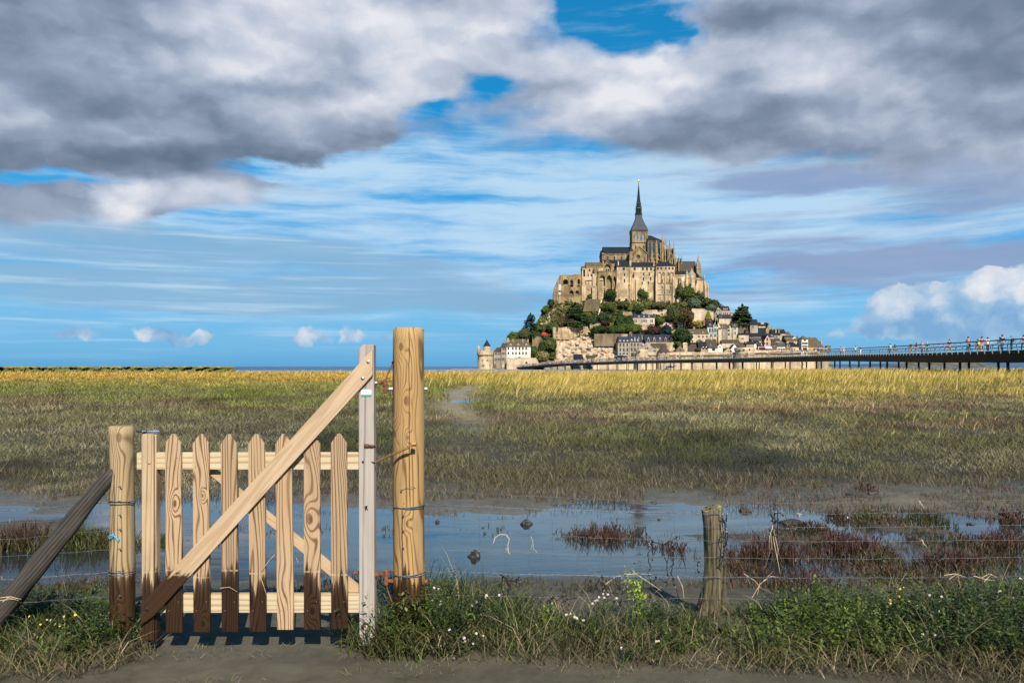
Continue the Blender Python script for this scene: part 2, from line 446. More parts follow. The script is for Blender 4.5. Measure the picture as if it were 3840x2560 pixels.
LIGHT = [(1150,120,800,230,8,.75),(900,250,460,130,10,.35),(1850,160,560,240,6,.6),(1350,390,480,130,14,.5),(1500,300,500,120,10,.3),(2420,230,400,190,0,1.35),(0,-40,700,360,0,-.45),(3860,0,800,420,0,-.5),(2230,430,320,120,0,.75),  # negative blobs at both upper corners paint a lens vignette into the clouds
 (3100,230,460,130,-8,.85),(2900,330,500,150,0,.3),(3500,390,500,110,0,.35),(520,500,300,70,4,.5),(120,480,260,90,0,.25),(240,280,400,90,0,.2),(450,760,150,120,0,1.3),(760,710,260,75,4,.55),
 (620,400,620,130,8,-.6),(950,560,800,130,8,-.85),(300,600,800,110,0,-.75),(1200,330,360,90,10,-.35),(0,60,500,260,0,-.3),(3550,120,620,240,0,-.4),(2520,540,560,110,0,-.35),(3000,440,700,130,0,-.3),(3500,520,700,110,0,-.35),(2800,230,300,220,0,-.5),(2740,100,250,160,0,-.4)]
lit = blobs(uvw, LIGHT)
f3 = W.noise(W.scale(uvf, (1,2.0,1), (16.2,9.3,0)), 2.4, 4, .45)
# relief: the same noise a little nearer the sun tells which side of a billow is lit
f1s = W.noise(W.scale(uvf, (1,1.7,1), (2.2-.02,1.3-.08,0)), 2.6, 5, .46)
rel = W.math('SUBTRACT', f1, f1s)
tone = W.math('ADD', W.math('MULTIPLY_ADD', lit, .46, .58), W.math('ADD', W.math('MULTIPLY', W.math('SUBTRACT', f3, .5), .5), W.math('MULTIPLY', rel, 1.3)))
# thin rims let the light through
tone = W.math('ADD', tone, W.map(dens, .16, .6, .10, -.03))
cc = W.ramp(tone, [(.0, col(96,114,134)), (.28, col(124,138,160)), (.52, col(156,169,191)), (.78, col(198,206,221)), (1., col(234,234,240))])
c = W.mixc(W.math('MULTIPLY', ac, .98), c, cc)
# cumulus heaps standing low over the horizon
CUM = [(3560,1170,330,110,0,.6),(3760,1160,300,150,0,.7),(3420,1130,150,80,0,.7),(3500,1110,110,80,0,.6),(3560,1190,160,90,0,.7),(3370,1195,200,80,0,.7),(3620,1160,330,110,0,.75),(3480,1210,260,60,0,.5),(3690,1100,170,100,0,.95),(3820,1110,200,110,0,.95),(3700,1190,260,70,0,.8),(3830,1210,200,80,0,.6),(3350,1110,90,50,0,.4),
 (290,1248,120,34,0,.9),(620,1262,130,44,-12,1.),(560,1250,60,30,0,.3),(760,1266,56,36,0,.95),(1160,1262,90,44,0,1.),(1200,1280,120,22,0,.4),(1330,1262,80,46,0,.7),(1440,1270,60,30,0,.5),(2950,1265,160,26,0,.4),(3200,1250,130,30,0,.4),(3500,1265,260,30,0,.5)]
uvc = warp(uv, 15., .075, 5., 1.)
cu = blobs(uvc, CUM)
g1 = W.noise(uvc, 11., 6, .58)
dcu = W.math('ADD', cu, W.math('MULTIPLY', W.math('SUBTRACT', g1, .5), 1.1))
acu = W.map(dcu, .22, .56, 0., .88)
vor = W.new('ShaderNodeTexVoronoi', feature='SMOOTH_F1'); W.l.new(uvc, vor.inputs['Vector']); vor.inputs['Scale'].default_value = 13.; vor.inputs['Smoothness'].default_value = .5
cul = blobs(uvc, [(3440,1110,130,70,0,.5),(3690,1070,180,90,0,.7),(3820,1085,140,90,0,.6),(3560,1150,90,50,0,.3),(3560,1245,560,40,0,-.35),(3380,1215,150,50,0,-.4),(3580,1120,50,90,0,-.5),(3660,1170,120,40,0,-.4),(640,1265,60,30,0,.5),(760,1262,50,30,0,.5),(1160,1262,60,30,0,.5)])
tcu = W.math('ADD', W.math('MULTIPLY_ADD', cul, .55, .36), W.math('ADD', W.math('MULTIPLY', W.math('SUBTRACT', g1, .5), 1.3), W.math('MULTIPLY', W.math('SUBTRACT', .4, vor.outputs['Distance']), .6)))
ccu = W.ramp(tcu, [(.0, col(128,170,212)), (.3, col(160,192,222)), (.55, col(204,216,230)), (.95, col(243,240,240))])
c = W.mixc(acu, c, ccu)
W.l.new(c, bg.inputs['Color'])
world.cycles.sampling_method = 'MANUAL'; world.cycles.sample_map_resolution = 512
# ------------------------------------------------------------------ ground, water, marsh plants
WATER_Z = -.045
def px_of(X, D): return CX+X/np.maximum(D, .5)*F
def terrain(X, D):
    X = np.asarray(X, float); D = np.asarray(D, float)
    px = px_of(X, D)
    n1 = fbm(X*.55+40, D*.55+13, 4)-.5; n2 = fbm(X*2.1+7, D*2.1+3, 4)-.5; n3 = fbm(X*7+1, D*7+9, 3)-.5
    prof = np.interp(D, [-60,4.5,4.9,5.3,5.75,6.2,6.7,8.2,9.0,9.6,10.4,11.5,14,60], [0,0,.02,.0,-.02,-.05,-.12,-.125,-.054,-.038,-.034,-.005,.03,.03])
    near = sstep(5.2, 6.2, D)*(1-sstep(11, 14, D))
    h = prof+near*(n1*.07+n2*.035+n3*.012)
    # right of the small post the ditch is half silted up: tussocks and puddles
    r = sstep(2650, 3000, px)*sstep(5.8, 6.6, D)*(1-sstep(9.6, 10.6, D))
    h = h+r*(.032+n2*.14+n1*.10)
    # tussock island on the left edge, and one behind the gate
    h = h+.13*np.exp(-((X+4.9)/1.35)**2-((D-8.0)/.55)**2)+.07*np.exp(-((X+2.9)/.5)**2-((D-8.1)/.4)**2)
    h = h+.09*np.exp(-((X-.45*1.0-1.5)/.75)**2-((D-7.75)/.22)**2)
    # low bank along the fence
    bank = sstep(4.15, 4.6, D)*(1-sstep(4.9, 5.6, D))*np.clip(sstep(-.95, -.3, X)+sstep(-1.98, -2.35, X), 0, 1)
    h = h+bank*(.05+.05*n2)
    # worn trail winding out to the flats, wet in places
    tx = np.interp(D, [10,14,23,33,45,70], [-.1,-.9,-1.3,-2.4,-3.1,-3.4])+.25*np.sin(D*.35)
    tw = np.interp(D, [10,20,40,70], [1.3,.8,1.15,1.5])
    tr = np.exp(-((X-tx)/tw)**2)*sstep(11, 15, D)*(1-sstep(60, 75, D))
    h = h-tr*(.045+.09*(fbm(D*.33+5, X*.4+2, 3)-.5)*2)
    # field is lumpy; rises to a low swell with tall grass on the right
    f = sstep(11, 16, D)
    h = h+f*(n1*.08+n2*.05)
    h = h+.55*sstep(2250, 2900, px)*sstep(38, 75, D)*(1-sstep(150, 185, D))
    h = h-.3*sstep(185, 215, D)
    h = h+(1-near)*(n3*.016+n2*.02+(fbm(X*15+2, D*15+7, 2)-.5)*.010)*(D < 5.3)
    return h
rows = np.concatenate([[-40,-12,-3,1.0], np.exp(np.linspace(math.log(2.4), math.log(230.), 560))])
tt = np.linspace(-1, 1, 680); tt = np.sign(tt)*np.abs(tt)**1.1
wid = np.maximum(rows, 3.)*1.02+3.5
Dg = np.repeat(rows, len(tt)); Xg = (wid[:, None]*tt[None, :]).ravel()
Zg = terrain(Xg, Dg)
def grid_quads(nr, nc):
    i = np.arange(nr-1)[:, None]*nc+np.arange(nc-1)[None, :]
    i = i.ravel(); return np.stack([i, i+1, i+nc+1, i+nc], 1)
# what grows or lies on the ground, as plain colours of soil and matted plants
pxg = px_of(Xg, Dg)
nA = fbm(Xg*.35+3, Dg*.35+8, 4); nB = fbm(Xg*1.7, Dg*1.7, 4)
mud = np.array([.066,.055,.034]); soil = np.array([.07,.066,.03]); path_c = np.array([.072,.063,.041])
gc = np.ones((len(Xg), 3))*mud
gc = np.where((Dg < 5.0)[:, None], path_c, gc); gc = np.where((Dg > 8.6)[:, None], np.array([.092,.081,.057]), gc)
gc *= (.8+.4*nB)[:, None]
fm = sstep(10.2, 11.8, Dg+(nB-.5)*2)[:, None]
far_c = np.stack([np.interp(Dg, [11,17,25,45,80,200], [.03,.04,.06,.10,.22,.40]), np.interp(Dg, [11,17,25,45,80,200], [.026,.036,.05,.09,.15,.26]), np.interp(Dg, [11,17,25,45,80,200], [.014,.016,.022,.025,.035,.07])], 1)
gc = gc*(1-fm)+fm*far_c*(.45+.6*nA)[:, None]*(.5+1.0*fbm(Xg*1.3+5, Dg*.9+3, 3))[:, None]
tx = np.interp(Dg, [10,14,23,33,45,70], [-.1,-.9,-1.3,-2.4,-3.1,-3.4])+.25*np.sin(Dg*.35)
tw = np.interp(Dg, [10,20,40,70], [1.3,.8,1.15,1.5])
TR = (np.exp(-((Xg-tx)/tw)**2)*sstep(11, 15, Dg)*(1-sstep(60, 75, Dg)))[:, None]
gc = gc*(1-TR*.8)+TR*.8*(np.array([.05,.042,.02])+sstep(18, 28, Dg)[:, None]*np.array([.20,.155,.085]))*(.7+.6*nB)[:, None]
m, t, b = new_mat('mud_and_soil')
at = t.new('ShaderNodeAttribute', attribute_name='Col'); p = position(t)
n = t.noise(p, 9, 6, .65); nf = t.noise(p, 55, 4, .7)
c = t.mixc(t.math('MULTIPLY', t.map(n, .35, .7), .45), at.outputs['Color'], t.mixc(1, at.outputs['Color'], (.5,.48,.42), 'MULTIPLY'))
nm = t.noise(p, 2.6, 5, .7)
c = t.mixc(t.math('MULTIPLY', t.map(nm, .45, .62), .4), c, t.mixc(1, c, (.45,.42,.35), 'MULTIPLY'))
c = t.mixc(t.math('MULTIPLY', t.map(nf, .6, .75), .4), c, (.03,.026,.018))
t.l.new(c, b.inputs['Base Color'])
sz = t.new('ShaderNodeSeparateXYZ'); t.l.new(p, sz.inputs[0])
wetm = t.map(t.math('ADD', sz.outputs['Z'], t.math('MULTIPLY', t.math('SUBTRACT', n, .5), .05)), -.05, .01, .38, .9)
t.l.new(wetm, b.inputs['Roughness'])
b.inputs['Specular IOR Level'].default_value = .4
t.l.new(t.bump(t.math('ADD', n, t.math('MULTIPLY', nf, .4)), .5, .02), b.inputs['Normal'])
ground = mesh_np('ground', np.stack([Xg, Dg, Zg], 1), grid_quads(len(rows), len(tt)), m, gc, smooth=True)
tag(ground, 'grey brown mud path, ditch bed and marsh soil', 'ground', kind='structure')

# standing water of the ditch, muddy, rippled
m, t, b = new_mat('ditch_water')
p = position(t)
rip = t.noise(t.scale(p, (1.2,4.5,1), rot=(0,0,.35)), 5.5, 4, .6); rip2 = t.noise(t.scale(p, (1,3,1)), 1.1, 3, .5)
b.inputs['Base Color'].default_value = (.016,.02,.02,1); b.inputs['Roughness'].default_value = .03
b.inputs['IOR'].default_value = 1.45; b.inputs['Specular IOR Level'].default_value = .75
t.l.new(t.bump(t.math('MULTIPLY', rip, t.map(rip2, .35, .7)),   .13, .012), b.inputs['Normal'])
wp = MB(); wp.add([(-12,5.4,WATER_Z),(12,5.4,WATER_Z),(70,62,WATER_Z),(-70,62,WATER_Z)], [(0,1,2,3)])
water = wp.build('water', m); tag(water, 'still blue reflecting water in the muddy ditch', 'water', kind='structure')

# tidal flats and the sea
m, t, b = new_mat('wet_sand'); p = position(t)
n = t.noise(t.scale(p, (.01,.05,1)), 1., 5, .6)
t.l.new(t.mixc(t.map(n, .35, .65), (.17,.16,.145), (.25,.23,.205)), b.inputs['Base Color'])
b.inputs['Roughness'].default_value = .55
fl = MB(); zf = -.32
fl.add([(-900,205,zf),(900,205,zf),(900,330,zf),(330,360,zf),(290,560,zf),(240,700,zf),(60,760,zf),(-60,740,zf),(-42,560,zf),(-60,420,zf),(-900,395,zf)], [tuple(range(11))])
o = fl.build('tidal_flat', m); tag(o, 'pale grey sand flat at low tide before the island', 'tidal flat', kind='structure')
m, t, b = new_mat('sea_water'); p = position(t)
n = t.noise(t.scale(p, (.004,.03,1)), 1., 5, .65)
t.l.new(t.mixc(t.map(n, .35, .65), (.012,.05,.115), (.03,.105,.20)), b.inputs['Base Color'])
b.inputs['Roughness'].default_value = .35; b.inputs['IOR'].default_value = 1.33; b.inputs['Specular IOR Level'].default_value = .3
t.l.new(t.bump(t.noise(t.scale(p, (.15,.3,1)), 1., 5, .7), .8, 1.2), b.inputs['Normal'])
sea = MB(); sea.add([(-90000,180,-.55),(90000,180,-.55),(90000,80000,-.55),(-90000,80000,-.55)], [(0,1,2,3)])
o = sea.build('sea', m); tag(o, 'blue sea reaching to the horizon', 'sea', kind='structure')
# distant coast and island beyond the pier
m_coast = m_plain('far_coast', (.05,.10,.16), .9, .3, .002)  # blue haze of distance is put into the base colour
m_islet = m_plain('islet_rock', (.11,.095,.06), .9, .45, .03, bump=.6, bd=3)
def ridge(name, pts, D, depth, mat, label, cat, seed, rough=.12):
    mb = []; xs = np.linspace(pts[0][0], pts[-1][0], 140)
    top = np.interp(xs, [q[0] for q in pts], [q[1] for q in pts])
    top = top-(fbm(xs*.05+seed, xs*0+seed, 4)-.5)*rough*np.maximum(HY+1-top, 0)*2
    prof = [(0,0),(.25,.55),(.5,1.),(.75,.6),(1,0)]
    V = []
    for k, (dd, hh) in enumerate(prof):
        for x, y in zip(xs, top):
            Dk = D+dd*depth; z = max(0, Zof(y, D))*hh*(1 if k == 2 else .8+.4*float(vnoise(np.array(x*.11+k*9.), np.array(seed*1.))))
            V.append((Xof(x, D), Dk, z-.6))
    o = mesh_np(name, np.array(V), grid_quads(len(prof), len(xs)), mat)
    return tag(o, label, cat, kind='structure')
ridge('distant_hills', [(2950,1373),(3100,1366),(3300,1364),(3420,1360),(3600,1361),(3800,1358),(4000,1357),(4300,1362),(4600,1372)], 11000, 1500, m_coast, 'low blue hills of the far coast beyond the pier', 'hills', 3)
ridge('rocky_islet', [(3405,1373),(3425,1365),(3450,1357),(3520,1352),(3620,1351),(3700,1353),(3745,1360),(3775,1373)], 3600, 260, m_islet, 'dark rocky islet out in the bay behind the pier', 'islet', 8)
# eroded salt-marsh bank on the left
m_bank = m_leaf('bank_turf', 0, .9)
xs = np.linspace(-520, 880, 420); V = []; C = []
def bank_row(y_off, D, zf_, jit, colr):
    for i, x in enumerate(xs):
        d = D+jit*(fbm(np.array(i*.23+y_off*3.), np.array(D*.01), 4)-.5)*2-np.interp(x, [-520,500,880], [60,30,0])
        z = zf_*(.9+.25*(vnoise(np.array(i*.37), np.array(y_off*1.3))-.4))
        k = .55+.9*float(fbm(np.array(i*.31), np.array(y_off*2.+4), 3))
        V.append((Xof(x, d), d, z-.33)); C.append(np.array(colr)*k)
bank_row(0, 262, -.02, 6, (.18,.16,.09)); bank_row(1, 264, .3, 8, (.085,.10,.02)); bank_row(2, 267, .8, 9, (.11,.125,.022)); bank_row(3, 270, 1.15, 10, (.10,.11,.02))
bank_row(4, 271, 1.6, 10, (.055,.04,.018)); bank_row(5, 273, 1.95, 9, (.26,.21,.035)); bank_row(6, 300, 2.05, 9, (.36,.24,.05)); bank_row(7, 420, 1.8, 9, (.3,.19,.05)); bank_row(8, 430, 0., 9, (.2,.15,.05))
o = mesh_np('marsh_bank', np.array(V), grid_quads(9, len(xs)), m_bank, np.array(C)); tag(o, 'low dark green marsh bank with an eroded edge', 'bank', kind='structure')

# ---------- blades of grass: every blade a bent strip of 2 quads ending in a point
def blades(name, X, D, Zb, H, Wd, lean, yaw, colr, mat, bend=.5, label=None, cat='grass', tipcol=None):
    n = len(X)
    dx, dy = np.cos(yaw), np.sin(yaw)            # direction it leans to
    wx, wy = -dy, dx
    # half of the blades turn their flat side to a random direction
    rot = rng.uniform(0, np.pi, n); wx, wy = np.cos(rot), np.sin(rot)
    ts = [0, .45, .8, 1.]; ws = [1., .8, .45, 0.]
    V = np.zeros((n, 7, 3), np.float32); k = 0
    for t_, w_ in zip(ts, ws):
        out = lean*H*(t_**(1+bend)); z = Zb+H*t_*np.sqrt(np.maximum(1-(lean*t_)**2*.5, .15))
        cx, cy = X+dx*out, D+dy*out
        if w_ > 0:
            V[:, k, 0] = cx-wx*Wd*w_*.5; V[:, k, 1] = cy-wy*Wd*w_*.5; V[:, k, 2] = z
            V[:, k+1, 0] = cx+wx*Wd*w_*.5; V[:, k+1, 1] = cy+wy*Wd*w_*.5; V[:, k+1, 2] = z; k += 2
        else:
            V[:, k, 0] = cx; V[:, k, 1] = cy; V[:, k, 2] = z
    b = np.arange(n)[:, None]*7
    q = np.concatenate([b+np.array([[0,1,3,2]]), b+np.array([[2,3,5,4]])]); tr = b+np.array([[4,5,6]])
    cc_ = np.repeat(colr[:, None, :], 7, 1).astype(np.float32)
    if tipcol is not None: cc_[:, 4:, :] = tipcol[:, None, :]
    o = mesh_np(name, V.reshape(-1, 3), q, mat, cc_.reshape(-1, 3), tris=tr)
    if label: tag(o, label, cat, kind='stuff')
    return o
M_GRASS = m_leaf('grass_blade', .3, .6, .2)
def field(n, d0, d1, x0=-1150, x1=5000):
    n = int(n*(x1-x0)/4480)
    """points spread evenly over the picture of the ground between two distances"""
    D = np.exp(rng.uniform(math.log(d0), math.log(d1), n)); px = rng.uniform(x0, x1, n)
    return (px-CX)/F*D, D, px
def pal(idx, table): return np.array(table)[idx]
def trail_mask(X, D):
    tx = np.interp(D, [10,14,23,33,45,70], [-.1,-.9,-1.3,-2.4,-3.1,-3.4])+.25*np.sin(D*.35)
    tw = np.interp(D, [10,20,40,70], [1.3,.8,1.15,1.5])
    return np.exp(-((X-tx)/tw)**2)*sstep(12, 16, D)*(1-sstep(60, 75, D))
# colours of the marsh plants by zone: dark glasswort, grey-green sea purslane, fresh green, ochre, gold
def zone_colour(X, D, px):
    a = fbm(X*.12+D*.02+5, D*.12+3, 4); bq = fbm(X*.6+1, D*.45+7, 3); n = len(X)
    right = sstep(1700, 2300, px+(a-.5)*900)
    L = np.log(D)+(a-.5)*.55+(bq-.5)*.25
    k = np.log(np.array([9.5,12.,15.5,20,26,33,48,75,130,220.]))
    left_t = np.array([[.075,.05,.03],[.062,.05,.02],[.062,.062,.02],[.125,.118,.052],[.15,.125,.062],[.14,.082,.045],[.15,.165,.025],[.26,.22,.05],[.46,.26,.05],[.55,.32,.07]])
    right_t = np.array([[.07,.045,.03],[.058,.046,.02],[.058,.062,.02],[.12,.118,.045],[.2,.178,.075],[.27,.215,.08],[.36,.265,.06],[.44,.31,.065],[.48,.33,.07],[.5,.34,.08]])
    c = np.zeros((n, 3))
    for j in range(3):
        c[:, j] = np.interp(L, k, left_t[:, j])*(1-right)+np.interp(L, k, right_t[:, j])*right
    # patches: purplish, bleached, vivid green
    u = fbm(X*.35+31, D*.3+11, 4); v = fbm(X*.28+3, D*.24+51, 4)
    mid = (1-sstep(45, 75, D))[:, None]
    c = c*(1-(sstep(.56, .66, u)[:, None])*mid*.75)+sstep(.56, .66, u)[:, None]*mid*.75*np.array([.25,.215,.115])
    c = c*(1-(sstep(.56, .66, v)[:, None])*mid*.35)+sstep(.56, .66, v)[:, None]*mid*.35*np.array([.062,.072,.022])
    w2 = fbm(X*.22+71, D*.3+21, 4)
    g = (sstep(.5, .62, w2)*sstep(24, 32, D)*(1-sstep(50, 62, D))*(1-right))[:, None]
    c = c*(1-g*.85)+g*.85*np.array([.17,.21,.03])
    rd = (sstep(.5, .6, fbm(X*.2+91, D*.35+61, 4))*sstep(15, 22, D)*(1-sstep(40, 48, D)))[:, None]
    c = c*(1-rd*.6)+rd*.6*np.array([.15,.075,.05])
    k1 = fbm(X*.9+13, D*.55+27, 4); k2 = fbm(X*2.4+3, D*1.5+7, 3); k3 = fbm(X*.3+23, D*.22+17, 3)
    c = c*(.5+1.8*np.maximum(k1-.26, 0))[:, None]*(.7+.6*k2)[:, None]
    warm = (sstep(.48, .64, k3)*(1-sstep(60, 100, D)))[:, None]; c = c*(1-warm*.5)+warm*.5*np.array([.17,.145,.065])*(.6+.8*k2)[:, None]
    return 1.15*c*(.65+.7*rng.random(n))[:, None], right
# short marsh turf
X, D, px = field(380000, 9.9, 210.)
edge = fbm(X*.8+3, D*.8+9, 4)
keep = (D+(edge-.5)*3.2 > 10.5) & (rng.random(len(X)) > trail_mask(X, D)*(.45+.6*sstep(18, 27, D)))
bare = sstep(.56, .68, fbm(X*.45+13, D*.4+5, 4))
keep &= rng.random(len(X)) > bare*.25*(1-sstep(15, 30, D))
X, D, px = X[keep], D[keep], px[keep]
c, right = zone_colour(X, D, px)
H = np.interp(D, [10,14,25,60,200], [.085,.11,.15,.24,.34])*(.4+1.0*rng.random(len(X)))*(.5+2.2*np.maximum(fbm(X*.9, D*.7+77, 4)-.3, 0))
Wd = np.maximum(D*.00066, .0055)*(.7+.8*rng.random(len(X)))
blades('marsh_turf', X, D, terrain(X, D)-.01, H, Wd, .4+.9*rng.random(len(X)), rng.uniform(0, 6.28, len(X)), c, M_GRASS, label='short mottled marsh grass and sea purslane covering the flat')
# tall golden grass bowing in the wind, thick on the right
X, D, px = field(150000, 14., 205.)
a = fbm(X*.10+55, D*.06+9, 4)
densT = sstep(1500, 2350, px+(a-.5)*1100)*(.035*sstep(14, 24, D+(a-.5)*26)+.96*sstep(24, 58, D+(a-.5)*60-sstep(2200, 3600, px)*14+(fbm(X*.35+8, D*.2+4, 3)-.5)*40))+.35*sstep(95, 140, D)
kp = rng.random(len(X)) < densT*(1-trail_mask(X, D)); X, D, px, a = X[kp], D[kp], px[kp], a[kp]
n = len(X)
gold = np.array([[.58,.40,.085],[.68,.50,.15],[.46,.30,.055],[.32,.26,.04],[.74,.58,.25],[.15,.15,.022]])
ci = rng.choice(6, n, p=[.28,.2,.2,.14,.06,.12])
gk = sstep(.46, .6, fbm(X*.25+9, D*.11+2, 4))
ci = np.where((gk > .5) & (rng.random(n) < .62), np.where(rng.random(n) < .5, 5, 3), ci)
c = gold[ci]*(.7+.5*rng.random(n))[:, None]
H = (.35+.55*rng.random(n))*np.interp(D, [14,24,40,70,205], [.26,.34,.6,1.05,1.15])*(.4+1.1*fbm(X*.35, D*.2+7, 4))
Wd = np.maximum(D*.0005, .004)*(.7+.8*rng.random(n))
tip = c*np.array([1.2,1.15,1.3]); tip = np.minimum(tip, .85)
blades('tall_grass', X, D, terrain(X, D)-.02, H, Wd, np.interp(D, [14,30,60], [.9,.75,.45])*(.6+.7*rng.random(n)), rng.normal(.15, .6, n), c, M_GRASS, .9, label='tall golden grass bowing in the wind before the pier', tipcol=tip)
# ragged fringe of dry stems where the turf meets the mud
X, D, px = field(30000, 9.6, 12.2)
kp = fbm(X*.9+3, D*.9+9, 4) > np.interp(D, [9.6,10.3,12.2], [.66,.52,.35])
X, D = X[kp], D[kp]; n = len(X)
pc = pal(rng.choice(4, n), [[.15,.12,.075],[.10,.055,.045],[.075,.07,.03],[.20,.17,.11]])*(.6+.7*rng.random(n))[:, None]
blades('turf_fringe', X, D, terrain(X, D)-.005, .05+.11*rng.random(n), .004+.004*rng.random(n), .3+.6*rng.random(n), rng.uniform(0, 6.28, n), pc, M_GRASS, label='ragged dry brown stems at the edge of the mud')
# ------------------------------------------------------------------ gate, posts and wire fence
GD = 4.42
gx = lambda x, D=GD: (x-CX)/F*D
gz = lambda y, D=GD: EYE-(y-HY)/F*D
WET = gz(2148)
LIGHT_W, MID_W, DARK_W = (.50,.34,.195), (.33,.195,.095), (.14,.066,.028)
M_RUST = m_plain('rusty_iron', (.16,.055,.025), .8, .5, 60, .2, .4, .6, .002)
M_STEEL = m_plain('galvanised_steel', (.42,.43,.45), .38, .2, 40, .9)
M_BLACK = m_plain('black_iron', (.03,.03,.032), .5, .3, 30, .6)
M_WIRE = m_plain('weathered_wire', (.12,.12,.12), .65, .3, 30, .4)
gate = empty('wooden_gate', (gx(960), GD, 0))
tag(gate, 'low pale wooden picket gate with a long diagonal brace, feet stained dark by the tide', 'gate')
# pickets
px_ = [(648,652),(752,756),(857,862),(960,967),(1062,1070),(1169,1170),(1270,1273)]
tops = [1626,1627,1628,1627,1627,1628,1625]; bots = [2371,2369,2368,2367,2360,2360,2358]
kn_p = [((654,1888,.012),), ((760,1858,.007),(762,2338,.012)), (), (), (), ((1160,1945,.018),(1168,2290,.012)), ()]
tones = [1.,1.02,.86,.93,1.04,.96,.84]
NAIL = None
for i, ((xt, xb), yt, yb) in enumerate(zip(px_, tops, bots)):
    hw = 30; sh = yt+37
    poly = [(xb-hw-1,yb),(xb+hw+1,yb),(xt+hw,sh),(xt+5,yt),(xt-5,yt),(xt-hw,sh)]
    mb = MB(); mb.prism([(gx(x), gz(y)) for x, y in poly], GD, GD+.021)
    k = tones[i]
    mat = m_wood('picket_pine_%d' % i, i*2.3+1.1, [q*k for q in LIGHT_W], [q*k for q in MID_W], [q*k for q in DARK_W],
                 wet=None if i == 4 else WET+[.012,-.028,.01,-.006,0,.004,-.014][i], freq=[17,15,13,16,15,19,18][i], lines=60, stretch=[.11,.13,.07,.09,.12,.15,.08][i], knot=.35,
                 knots=[(gx(a), gz(b), r) for a, b, r in kn_p[i]], fine=.3, wetcol=.085)
    o = mb.build('picket', mat, gate, bevel=.002)
    for nx, ny in ((xt+17, 1716),(xt-18, 1751),(xb+17,2255),(xb-18,2288)):
        c0 = Vector((gx(nx), GD, gz(ny)))-Vector((gate.location.x, GD, 0))
        if NAIL is None:
            nb = MB(); nb.tube([Vector((0,.004,0)), Vector((0,-.0015,0))], .0028, 8)
            NAIL = nb.build('nail', M_STEEL, origin=(0,0,0)); NAIL.parent = o; nl = NAIL
        else:
            nl = NAIL.copy(); COL.objects.link(nl); nl.parent = o
        nl.location = c0
# rails
def rail_mat(name, seed, k, wet): return m_wood(name, seed, [q*k for q in (.57,.47,.31)], [q*k for q in (.49,.36,.20)], [q*k for q in (.40,.25,.11)], wet=wet, freq=6, stretch=.08, knot=.2, fine=.25, along='X', lines=25)
mb = MB(); mb.box(gx(505), gx(1344), GD+.0225, GD+.062, gz(1762), gz(1698)); mb.build('rail', rail_mat('top_rail_pine', 3.3, 1., None), gate, bevel=.003)
mb = MB(); mb.box(gx(578), gx(1344), GD+.0225, GD+.062, gz(2301), gz(2231)); mb.build('rail', rail_mat('bottom_rail_pine', 6.1, 1.02, None), gate, bevel=.003)
# stiles
mb = MB(); mb.prism([(gx(x), gz(y)) for x, y in [(532,2400),(577,2400),(575,1634),(572,1627),(533,1627),(530,1632)]], GD-.001, GD+.0215)
mb.box(gx(536), gx(580), GD+.0217, GD+.075, gz(2400), gz(1630))
mb.build('stile', m_wood('stile_pine', 8.8, (.56,.40,.235), (.43,.28,.14), (.28,.16,.065), wet=WET, freq=4, stretch=.05, knot=.1, wetcol=.08), gate, bevel=.003)
mb = MB(); mb.prism([(gx(x), gz(y)) for x, y in [(1348,2420),(1405,2420),(1402,1292),(1362,1292),(1344,1310)]], GD-.002, GD+.07)
mb.build('stile', m_wood('grey_stile_wood', 12.4, (.41,.34,.265), (.28,.215,.155), (.14,.095,.06), freq=4, stretch=.04, knot=.1, grey=.3, lines=20), gate, bevel=.003)
# long diagonal brace in front of the pickets
y0, y1 = GD-.026, GD-.003
a = [(535,2262),(535,2338),(584,2303),(1400,1406),(1400,1313),(1380,1330)]
ang_b = math.atan2(gz(1313)-gz(2262), gx(1400)-gx(535))
mb = MB(); mb.prism([(gx(x), gz(y)) for x, y in a], y0, y1)
def brace_mat(name, seed, wet, k=1.):
    """the board lies at an angle, so the grain is turned with it"""
    m, t, b = new_mat(name); p = position(t)
    q = t.scale(p, (1,1,1), rot=(0, ang_b, 0))
    n = t.noise(t.scale(q, (.75,1,9.5), (seed,0,seed)), 1., 2.5, .5, .3)
    ring = t.map(t.math('SINE', t.math('MULTIPLY', n, 44.)), -.1, 1.)
    fib = t.noise(t.scale(q, (4,90,170)), 1., 3, .7); big = t.noise(t.scale(q, (1.2,3,6)), 1., 3, .5)
    c = t.mixc(t.math('MULTIPLY', ring, .6), (.44*k,.315*k,.195*k), (.33*k,.21*k,.115*k))
    c = t.mixc(t.math('MULTIPLY', t.map(fib, .4, .8), .4), c, (.23*k,.135*k,.065*k))
    c = t.mixc(t.math('MULTIPLY', t.map(big, .45, .7), .3), c, (.33*k,.21*k,.11*k))
    z = t.new('ShaderNodeSeparateXYZ'); t.l.new(p, z.inputs[0])
    e = t.noise(t.scale(q, (5,40,60)), 1., 3, .6)
    w = t.map(t.math('ADD', z.outputs['Z'], t.math('MULTIPLY', t.math('SUBTRACT', e, .55), -.16)), wet-.01, wet+.02, 1., 0.)
    c = t.mixc(w, c, t.mixc(1., c, (.085,.052,.032), 'MULTIPLY'))
    e2 = t.noise(t.scale(p, (70,70,5)), 1., 2, .6)
    td = t.math('MULTIPLY', t.map(t.math('ABSOLUTE', t.math('SUBTRACT', z.outputs['Z'], t.math('MULTIPLY_ADD', e2, .012, wet-.01))), .002, .006, 1., 0.), t.map(e2, .4, .6))
    c = t.mixc(t.math('MULTIPLY', td, .6), c, (.4,.3,.18))
    t.l.new(c, b.inputs['Base Color']); t.l.new(t.map(w, 0, 1, .75, .5, False), b.inputs['Roughness'])
    t.l.new(t.bump(t.math('ADD', t.math('MULTIPLY', ring, -.4), fib), .35, .003), b.inputs['Normal'])
    return m
